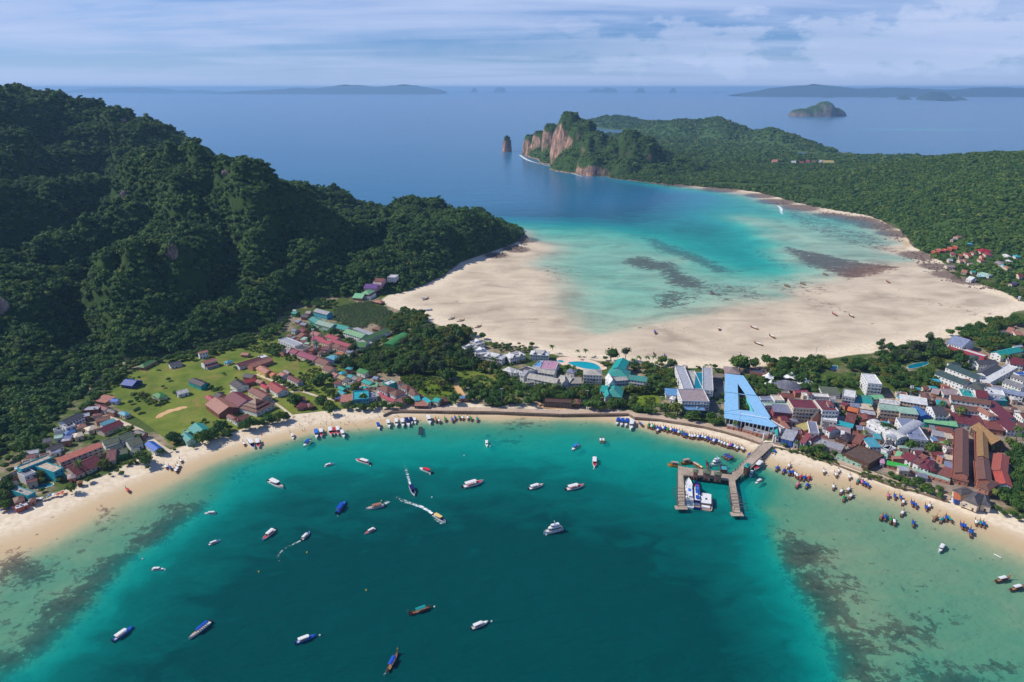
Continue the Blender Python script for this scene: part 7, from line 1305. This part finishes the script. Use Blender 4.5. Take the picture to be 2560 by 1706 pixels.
belt('D1', [(560,90),(700,150),(880,70),(1060,90),(1220,220),(1110,310),(850,250),(650,170)], 5, [M_,Pa,D_,Pa,M_], 84, (2.6, 4.4)); belt('D1', [(370,60),(480,70),(470,120),(390,110)], 5, [M_,Pa], 85, (2.6, 3.6)); belt('R', [(1560,1250),(1850,1250),(2195,1400),(2195,1540),(2000,1440)], 8, [M_,D_], 86, (4, 6))
belt('Z', [(150,1075),(200,1030),(262,935),(305,905),(400,897),(480,880),(560,852),(640,832),(700,800),(715,790),(720,800),(690,838),(600,866),(500,896),(400,908),(320,925),(285,960),(240,1010),(170,1080)], 6.5, [D_,M_,D_], 11, (3.2, 5.5))
belt('Z', [(0,1290),(0,1150),(60,1110),(130,1065),(150,1080),(100,1140),(60,1200),(20,1260)], 7, [D_,M_,D_], 12, (3.5, 5.5), density=.8)
belt('C1', [(0,420),(500,380),(900,330),(1200,420),(1300,520),(900,560),(700,640),(400,520),(100,600)], 17, [M_,D_,Bu], 13, (1.6, 3), density=.3)
belt('C1', [(1650,480),(2323,640),(2323,1000),(2100,760),(1700,640)], 10, [M_,D_,Y_,Bu], 14, (2, 4), density=.55); belt('L1', [(1450,60),(1950,20),(2000,160),(1700,180),(1480,200)], 9, [M_,D_,Bu], 15, (1.8, 3.4), density=.5)
belt('Z', [(430,1118),(480,1100),(560,1080),(640,1050),(700,1035),(740,1032),(660,1060),(600,1074),(555,1094),(486,1108)], 6, [M_,D_,M_], 16, (2.6, 4.4), density=.8); belt('C2', [(700,1240),(900,1350),(880,1390),(640,1360),(600,1250)], 7, [M_,D_], 17, (2.5, 4), density=.7)
belt('C5', [(1675,880),(1760,890),(1850,1075),(1680,1060)], 4, [D_,M_], 56, (2, 3)); belt('C3', [(1110,400),(1220,440),(1480,480),(1480,600),(1640,660),(1790,740),(1780,800),(1500,800),(1420,720),(1120,620)], 7, [M_,Y_,D_,Pa], 35, (3, 5), density=.55)
belt('C3', [(840,600),(1100,620),(1300,760),(1240,860),(1000,860),(860,760)], 11, [M_,Bu,Y_,D_], 36, (2, 4), density=.6); belt('C2', [(1640,1000),(1960,960),(1960,1240),(1860,1180),(1760,1060)], 9, [Bu,M_,Y_], 37, (2, 3.6), density=.6)
belt('C5', [(80,870),(200,890),(140,1000),(240,1060),(560,1020),(600,1100),(100,1100)], 6, [M_,D_,Pa], 57, (2.5, 4)); belt('C6', [(560,470),(1040,520),(1060,570),(800,520),(620,500)], 6, [M_,D_], 66, (3, 4.4)); belt('C8', [(610,540),(760,560),(900,600),(880,650),(700,640)], 7, [M_,Pa,D_], 87, (2.6, 4)); belt('C6', [(1380,880),(1440,880),(1440,1040),(1390,1040)], 6, [Pa,M_], 67, (3, 4)); belt('C7', [(1020,1160),(1070,1180),(1090,1320),(1040,1340)], 5, [D_,M_,Pa], 75, (2.6, 4))
# keep clear of roofs: drop any whose trunk stands in a building unless it was placed by hand
def dist_px(t): return t[3]/(t[1]*cp+(H-t[2])*spn)
TREES.sort(key=lambda t: -dist_px(t))
IND, REST = TREES[:300], TREES[300:]
print('trees', len(TREES))
r_ = random.Random(3)
for x, y, z, r, k in IND:
    o = link('coconut_palm' if k == 'palm' else 'bush' if k == 'bush' else 'tree', None, loc=(x, y, z), rz=r_.uniform(0, 6.28), cat='palm tree' if k == 'palm' else 'bush' if k == 'bush' else 'tree', group=('coconut palms' if k == 'palm' else 'bushes' if k == 'bush' else 'trees')+' between the buildings and along the shore')
    ht = r*(2.6 if k == 'palm' else .6 if k == 'feathery' else .38 if k != 'bush' else .05)
    ht = max(ht, 7.5) if k == 'palm' else ht
    if k == 'palm': link('trunk', trunk('palm'), o, scale=(ht, ht, ht)); link('crown', r_.choice(CROWN[k]), o, (.06*ht, 0, ht), scale=max(3., r))
    else: link('trunk', trunk('t'), o, scale=((r*.9), r*.9, (ht+r*.5)/.8)); link('crown', r_.choice(CROWN[k]), o, (0, 0, ht), scale=(r, r, r*1.25))
    u, v = proj(x, y, z+ht); later(o, ('small ' if r < 3.2 and k != 'palm' else 'big ' if r > 6.4 else '')+LOOK[k], u, v)

# ------------------------------------------------------------------ forest that reads as one mass: crowns scattered by geometry nodes
def scatter(name, label, protos, P_, sc, idx):
    """P_ (n,3), sc (n,), idx (n,)"""
    me = bpy.data.meshes.new(name); me.vertices.add(len(P_)); me.vertices.foreach_set('co', np.asarray(P_, np.float32).ravel())
    for a, v, t in (('sc', sc, 'FLOAT'), ('rot', rng.uniform(0, 6.28, len(P_)), 'FLOAT'), ('idx', idx, 'INT')):
        at = me.attributes.new(a, t, 'POINT'); at.data.foreach_set('value', np.asarray(v, np.float32 if t == 'FLOAT' else np.int32))
    o = link(name, me, kind='stuff', label=label)
    col = bpy.data.collections.new(name+'_kinds')
    for i, p in enumerate(protos): q = bpy.data.objects.new('%s_kind_%02d' % (name, i), p); col.objects.link(q)
    ng = bpy.data.node_groups.new(name, 'GeometryNodeTree'); ng.interface.new_socket('Geometry', in_out='INPUT', socket_type='NodeSocketGeometry'); ng.interface.new_socket('Geometry', in_out='OUTPUT', socket_type='NodeSocketGeometry')
    N = ng.nodes; L = ng.links; gi = N.new('NodeGroupInput'); go = N.new('NodeGroupOutput'); ip = N.new('GeometryNodeInstanceOnPoints'); ci = N.new('GeometryNodeCollectionInfo')
    ci.inputs['Collection'].default_value = col; ci.inputs['Separate Children'].default_value = True; ci.inputs['Reset Children'].default_value = True
    def at(nm_, t): a = N.new('GeometryNodeInputNamedAttribute'); a.data_type = t; a.inputs[0].default_value = nm_; return a.outputs[0]
    L.new(gi.outputs[0], ip.inputs['Points']); L.new(ci.outputs[0], ip.inputs['Instance']); ip.inputs['Pick Instance'].default_value = True; L.new(at('idx', 'INT'), ip.inputs['Instance Index'])
    cx = N.new('ShaderNodeCombineXYZ'); L.new(at('rot', 'FLOAT'), cx.inputs[2]); L.new(cx.outputs[0], ip.inputs['Rotation']); L.new(at('sc', 'FLOAT'), ip.inputs['Scale'])
    L.new(ip.outputs[0], go.inputs[0]); md = o.modifiers.new('scatter', 'NODES'); md.node_group = ng; return o
keys = ['dark', 'mid', 'yellow', 'feathery', 'palm', 'bush']
pr = [CROWN[k][0] for k in keys]+[CROWN[k][1] for k in keys]
if REST:
    RP = np.array([(x, y, z+(r*2.4 if k == 'palm' else r*.35)) for x, y, z, r, k in REST]); scatter('tree_belts', 'massed smaller trees and bushes between the buildings', pr, RP, [max(2.6, r) if k == 'palm' else r for x, y, z, r, k in REST], [keys.index(k)+6*random.randrange(2) for *_, k in REST])
jungle = [crown_mesh('crown', LH[0], 60+i, 8, 20, .20, [.8, 1.1, .7, 1.3, .9][i]) for i in range(5)]; emerg = []
for i in range(2):
    em = crown_mesh('emergent_tree', LH[0], 90+i, 5, 20, .17, .5); tb = MB().cyl((0, 0, -1.3), (.03, 0, .35), .055, .04, 5); nV = len(em.vertices); Vv = [tuple(v_.co) for v_ in em.vertices]+tb.V; Ff = [tuple(p_.vertices) for p_ in em.polygons]; nF = len(Ff)
    emerg.append(two('emergent_tree', Vv, Ff+[tuple(q+nV for q in f_) for f_ in tb.F], [LH[0], paint((168, 156, 140), .9)], [0]*nF+[1]*len(tb.F)))
ridge_c = [crown_mesh('crown', LH[1], 70+i, 6, 15, .25, .75) for i in range(4)]
def forest(name, label, look, poly, step, protos, rad, seed, bounds=None, minn=.35, clear=None, zmin=1.5, lift=.1, ymax=9e9):
    xs = [p[0] for p in poly]; ys = [p[1] for p in poly]; x0, x1, y0, y1 = bounds or (min(xs), max(xs), min(ys), max(ys))
    X, Y = np.meshgrid(np.arange(x0, x1, step), np.arange(y0, y1, step)); r_ = np.random.default_rng(seed)
    X = (X+r_.uniform(-.5, .5, X.shape)*step).ravel(); Y = (Y+r_.uniform(-.5, .5, Y.shape)*step).ravel()
    k = sdf(X, Y, poly) > 1.; X, Y = X[k], Y[k]; Zc = look(X, Y)
    gx_ = (look(X+3, Y)-look(X-3, Y))/6; gy_ = (look(X, Y+3)-look(X, Y-3))/6; nz = 1/np.sqrt(1+gx_**2+gy_**2)
    dd = Y*cp-(Zc-H)*spn; uu = 1280+F*X/np.maximum(dd, 1); vv = 853-F*(Y*spn+(Zc-H)*cp)/np.maximum(dd, 1)
    k = (Zc > zmin) & (nz > minn+(vnoise(X/25, Y/25, 5)-.5)*.16) & (uu > -350) & (uu < 2900) & (vv < 1900) & (Y > 200)
    if clear is not None: k &= clear(X, Y)
    X, Y, Zc, nz, dd = X[k], Y[k], Zc[k], nz[k], dd[k]
    sc = rad*(.42+.62*vnoise(X/9, Y/9, 2)+.25*r_.random(len(X))+.75*r_.random(len(X))**7)
    print(name, len(X))
    ix = r_.integers(0, len(protos), len(X)); zz = Zc+sc*lift-.25*sc
    if name == 'hill_forest':
        q = (r_.random(len(X)) < .035) & (sc > 3.5); ix = np.where(q, len(protos)+r_.integers(0, 2, len(X)), ix); zz = np.where(q, Zc+6.5, zz); protos = protos+emerg
    return scatter(name, label, protos, np.stack([X, Y, zz], -1), sc, ix)
houses = [(f[0], f[1], max(f[3], f[4])/2) for f in FOOT]
def clear_houses(pad):
    def f(X, Y):
        k = np.ones(X.shape, bool)
        for hx, hy, hr in houses: k &= (X-hx)**2+((Y-hy+hr*.5+pad)/1.6)**2 > (hr+pad)**2
        return k
    return f
ROCKS = []
def rockface(u, v, wp, hp, label, sd):
    x, y, z = hit(u, v); d = y*cp+(H-z)*spn; a, b = wp/F*d/2, hp/F*d/2; bm = bmesh.new(); bmesh.ops.create_icosphere(bm, subdivisions=4, radius=1)
    for q in bm.verts: n_ = float(fbm(np.array([q.co.x*3+sd]), np.array([q.co.z*1.2+q.co.y*2]), 1., 4, sd)[0]); q.co = Vector((q.co.x*a*1.3, q.co.y*a*.9, q.co.z*b*1.25))*(.7+.6*n_)
    me = bpy.data.meshes.new('rock_face'); bm.to_mesh(me); bm.free(); me.materials.append(face_m); link('rock_face', me, loc=(x, y+a*.2, z), kind='structure', label=label); ROCKS.append((x, y, a*1.05, b))
face_m = hill_mat('pink_grey_rock', lin((88, 72, 74)), lin((188, 160, 150)), lo=.55, hi=.75, shw=0.)
rockface(312, 492, 18, 26, 'bare pinkish rock face on the upper left hill', 1); rockface(430, 645, 22, 36, 'tall bare pinkish rock face in the middle of the left hill', 2); rockface(4, 775, 26, 46, 'bare whitish cliff at the left edge of the picture', 3); rockface(565, 438, 16, 14, 'small grey rock patch near the hill crest', 4); rockface(308, 304, 14, 10, 'small pale scar on the far left ridge', 5)
def rocks_clear(X, Y):
    k = clear_houses(3.)(X, Y)
    for x, y, a, b in ROCKS: k &= ((X-x)/(a*1.1))**2+((Y-(y-b*.7))/(b*1.1))**2 > 1
    return k
forest('hill_forest', 'dense dark jungle canopy covering the left limestone hill', hill_left, base, 5.5, jungle, 4.9, 1, clear=rocks_clear, minn=.30)
def ridge_clear(X, Y): 
    k = clear_houses(3.)(X, Y)
    for u, v, a, b in [(2042,505,30,50),(2010,470,40,40),(1905,462,60,30),(1860,460,40,26),(1810,458,40,26),(2360,560,30,16)]:
        x, y, z = hit(u, v); k &= ((X-x)/a)**2+((Y-y)/b)**2 > 1+(vnoise(X/14, Y/14, 8)-.5)
    return k
forest('ridge_forest', 'bright scrubby forest on the long right ridge', hill_right, rb_poly, 8.6, ridge_c, 6.4, 2, clear=ridge_clear, minn=.3)
hb_ = [(-60, 2180), (820, 2180), (820, 3300), (-60, 3300)]
forest('headland_forest', 'trees on top of the limestone headland', head, hb_, 8., ridge_c, 6.2, 3, minn=.42, zmin=5)
forest('stack_trees', 'bushes on the cap of the lone sea stack', stack, [(-90,3220),(50,3220),(50,3390),(-90,3390)], 5, ridge_c, 4., 4, minn=.12, zmin=16)
forest('peninsula_forest', 'distant forest on the far peninsula', pen, [(350,2650),(2250,2650),(2250,6000),(350,6000)], 15, ridge_c, 11., 5, minn=.2, zmin=5, clear=clear_houses(20))
# young palm plantation behind the sky-blue house
plant = palm_mesh('plant', LM[3], 90, 9); gq = [G(*px('C2', *p), 3) for p in [(850,150),(1100,90),(1310,60),(1560,190),(1540,330),(1500,400),(1450,400),(1400,350),(1300,330),(1200,410),(1090,380),(850,290)]]
X, Y = np.meshgrid(np.arange(min(p[0] for p in gq), max(p[0] for p in gq), 3.2), np.arange(min(p[1] for p in gq), max(p[1] for p in gq), 3.2)); X = (X+rng.uniform(-.8, .8, X.shape)).ravel(); Y = (Y+rng.uniform(-.8, .8, Y.shape)).ravel(); k = (sdf(X, Y, gq) > 0) & clear_houses(0)(X, Y)
scatter('palm_plantation', 'dense brownish green plantation of young palms', [plant, palm_mesh('plant', LM[0], 91, 8)], np.stack([X[k], Y[k], np.full(k.sum(), 4.2)], -1), rng.uniform(2, 3.2, k.sum()), rng.integers(0, 2, k.sum()))
# scrub and hedges on open ground of the isthmus
def scrub(polys, step, seed, rad):
    XS = []; 
    for c, q in polys:
        P_ = [G(*px(c, *p), 2) for p in q]; X, Y = np.meshgrid(np.arange(min(p[0] for p in P_), max(p[0] for p in P_), step), np.arange(min(p[1] for p in P_), max(p[1] for p in P_), step)); r_ = np.random.default_rng(seed); X = (X+r_.uniform(-.6, .6, X.shape)*step).ravel(); Y = (Y+r_.uniform(-.6, .6, Y.shape)*step).ravel()
        k = (sdf(X, Y, P_) > 0) & (vnoise(X/11, Y/11, 4) > .42); XS.append(np.stack([X[k], Y[k]], -1))
    A = np.concatenate(XS); k = np.array([not inside_foot(a, b, .6) for a, b in A]); A = A[k]; sc = rad*(.5+rng.random(len(A)))
    scatter('undergrowth', 'low bushes and weeds on the open ground', [CROWN['bush'][0], CROWN['bush'][1], CROWN['mid'][0], CROWN['yellow'][0]], np.c_[A, np.full(len(A), 1.9)], sc, rng.integers(0, 4, len(A)))
scrub([('C3', [(0,640),(420,700),(760,780),(840,900),(700,1000),(380,990),(100,900),(0,740)]), ('C2', [(1700,960),(1960,950),(1960,1230),(1850,1200),(1750,1080),(1640,1000)]), ('Z', [(262,968),(330,925),(400,900),(440,915),(330,950),(280,1000)]), ('L1', [(1080,850),(1400,800),(1560,790),(1600,830),(1300,900),(1000,960)]), ('Z', [(590,868),(700,845),(830,880),(850,915),(700,900)]),
       ('C2', [(640,830),(900,870),(960,950),(900,1010),(640,1100),(700,1260),(560,1160),(420,1130),(330,1060)]), ('C1', [(1380,500),(1680,560),(2000,640),(2323,700),(2323,760),(1900,660),(1700,590)]), ('C4', [(1550,920),(2300,900),(2323,1100),(1900,1080),(1550,1060)]), ('C5', [(1330,900),(1450,900),(1450,1200),(1380,1200)]), ('Z', [(1920,1118),(2040,1130),(2240,1205),(2370,1245),(2250,1222),(2100,1172),(1990,1135)]), ('R', [(640,900),(900,1050),(1400,1200),(2195,1450),(2195,1250),(1500,1050),(900,800)])], 2.6, 5, 1.3)
# dark shore rocks
rk = MB(); 
for i in range(520):
    q = random.choice([(2300,640,55,22),(2345,672,55,20),(2250,590,45,26),(2205,562,45,18),(2140,545,50,14),(2060,535,60,10),(1960,508,60,8),(2400,700,50,14),(2480,722,50,8),(1312,603,14,14),(1290,622,22,8),(1240,640,30,7),(2310,655,30,12)])
    u, v = random.gauss(q[0], q[2]*.4), random.gauss(q[1], q[3]*.4); x, y = G(u, v); z = float(ground_z(np.array([x]), np.array([y]))[0]); s_ = random.uniform(1, 3.2)
    if -.8 < z < 1.9:
        b = len(rk.V); n = [Vector((random.gauss(0, 1), random.gauss(0, 1), random.gauss(0, .6))).normalized()*s_*random.uniform(.7, 1.1) for _ in range(6)]
        rk.V += [(x+s_, y, z), (x, y+s_, z), (x-s_, y, z+.1), (x, y-s_, z), (x+n[0].x*.2, y+n[0].y*.2, z+s_*.8), (x, y, z-s_)]; rk.F += [(b+i_, b+(i_+1) % 4, b+4) for i_ in range(4)]+[(b+(i_+1) % 4, b+i_, b+5) for i_ in range(4)]
rk.link('shore_rocks', paint((112, 98, 88), .9), kind='stuff', label='dark boulders strewn along the far bay shore')

tk = MB().cyl((0, 0, 0), (0, 0, 1.5), .75, .75, 10).cyl((0, 0, 1.5), (0, 0, 1.8), .75, .2, 10).me('water_tank', paint((60, 90, 140))); tk2 = MB().cyl((0, 0, 0), (0, 0, 1.5), .75, .75, 10).me('water_tank', paint((200, 204, 206), .3)); ac = MB().box(0, 0, .45, 1.4, .7, .9).me('air_conditioner', paint((214, 214, 208)))
for o in [o for o in list(C.objects) if o.parent is None and o.name.split('.')[0] in ('hotel', 'shop_building', 'hall') and 'flat' in (o.get('label') or '')+' '.join(t[1] for t in THINGS if t[0] == o)][:34]:
    pr_ = [c_ for c_ in o.children if c_.name.startswith('roof')]
    if not pr_: continue
    bb = [Vector(b_) for b_ in pr_[0].bound_box]; x1, y1, zt = max(b_.x for b_ in bb), max(b_.y for b_ in bb), max(b_.z for b_ in bb)
    for k in range(random.choice((1, 2, 2))):
        a_, b_ = random.uniform(-.7, .7)*x1, random.uniform(-.6, .6)*y1; c_, s_ = math.cos(o.rotation_euler.z), math.sin(o.rotation_euler.z); me_, nm_, lk_ = random.choice([(tk, 'water_tank', 'blue rooftop water tank'), (tk2, 'water_tank', 'silver rooftop water tank'), (ac, 'air_conditioner', 'pale rooftop cooling unit')])
        w_ = Vector((o.location.x+a_*c_-b_*s_, o.location.y+a_*s_+b_*c_, o.location.z+zt)); q_ = link(nm_, me_, loc=w_, rz=o.rotation_euler.z, cat='rooftop unit'); later(q_, lk_, *proj(*w_))
# ------------------------------------------------------------------ labels: where each thing stands, told from the landmarks
ORD = ['', 'second ', 'third ', 'fourth ', 'fifth ', 'sixth ', 'seventh ', 'eighth ', 'ninth ', 'tenth ', 'eleventh ', 'twelfth ', 'thirteenth ', 'fourteenth ', 'fifteenth ', 'sixteenth ', 'seventeenth ', 'eighteenth ', 'nineteenth ', 'twentieth ']
LAND += [('the left beach speedboats', 1000, 1058), ('the lone motor yacht', 1382, 1324), ('the promenade end', 965, 1030), ('the palm plantation', 900, 790), ('the curved hotel pool', 1460, 912), ('the sea stack', 1267, 360), ('the left beach shallows', 420, 1230), ('the right end of the beach', 2480, 1300), ('the radio tower in town', 2272, 995), ('the wooded headland point', 1290, 600), ('the far right red village', 2400, 640), ('the long blue-roofed boat', 500, 1575), ('the white kayak', 2494, 1390), ('the yellow-roofed speedboat', 1097, 1296)]
GR = {}
for o, look, u, v in THINGS:
    nme, lu, lv = min(LAND, key=lambda q: math.hypot(u-q[1], (v-q[2])*1.4)); dx, dy = u-lu, (v-lv)*1.4
    rel = ('right of' if dx > 0 else 'left of') if abs(dx) > abs(dy) else ('in front of' if dy > 0 else 'behind')
    GR.setdefault((look, rel, nme), []).append((math.hypot(dx, dy), o))
for (look, rel, nme), L in GR.items():
    L.sort(key=lambda t: t[0])
    for i, (d, o) in enumerate(L):
        t = f"{look} {rel} {nme}" if len(L) == 1 else f"{'nearest' if i == 0 else ORD[min(i, 19)]+'nearest'} {look} {rel} {nme}"
        o['label'] = ' '.join(t.split()[:16])
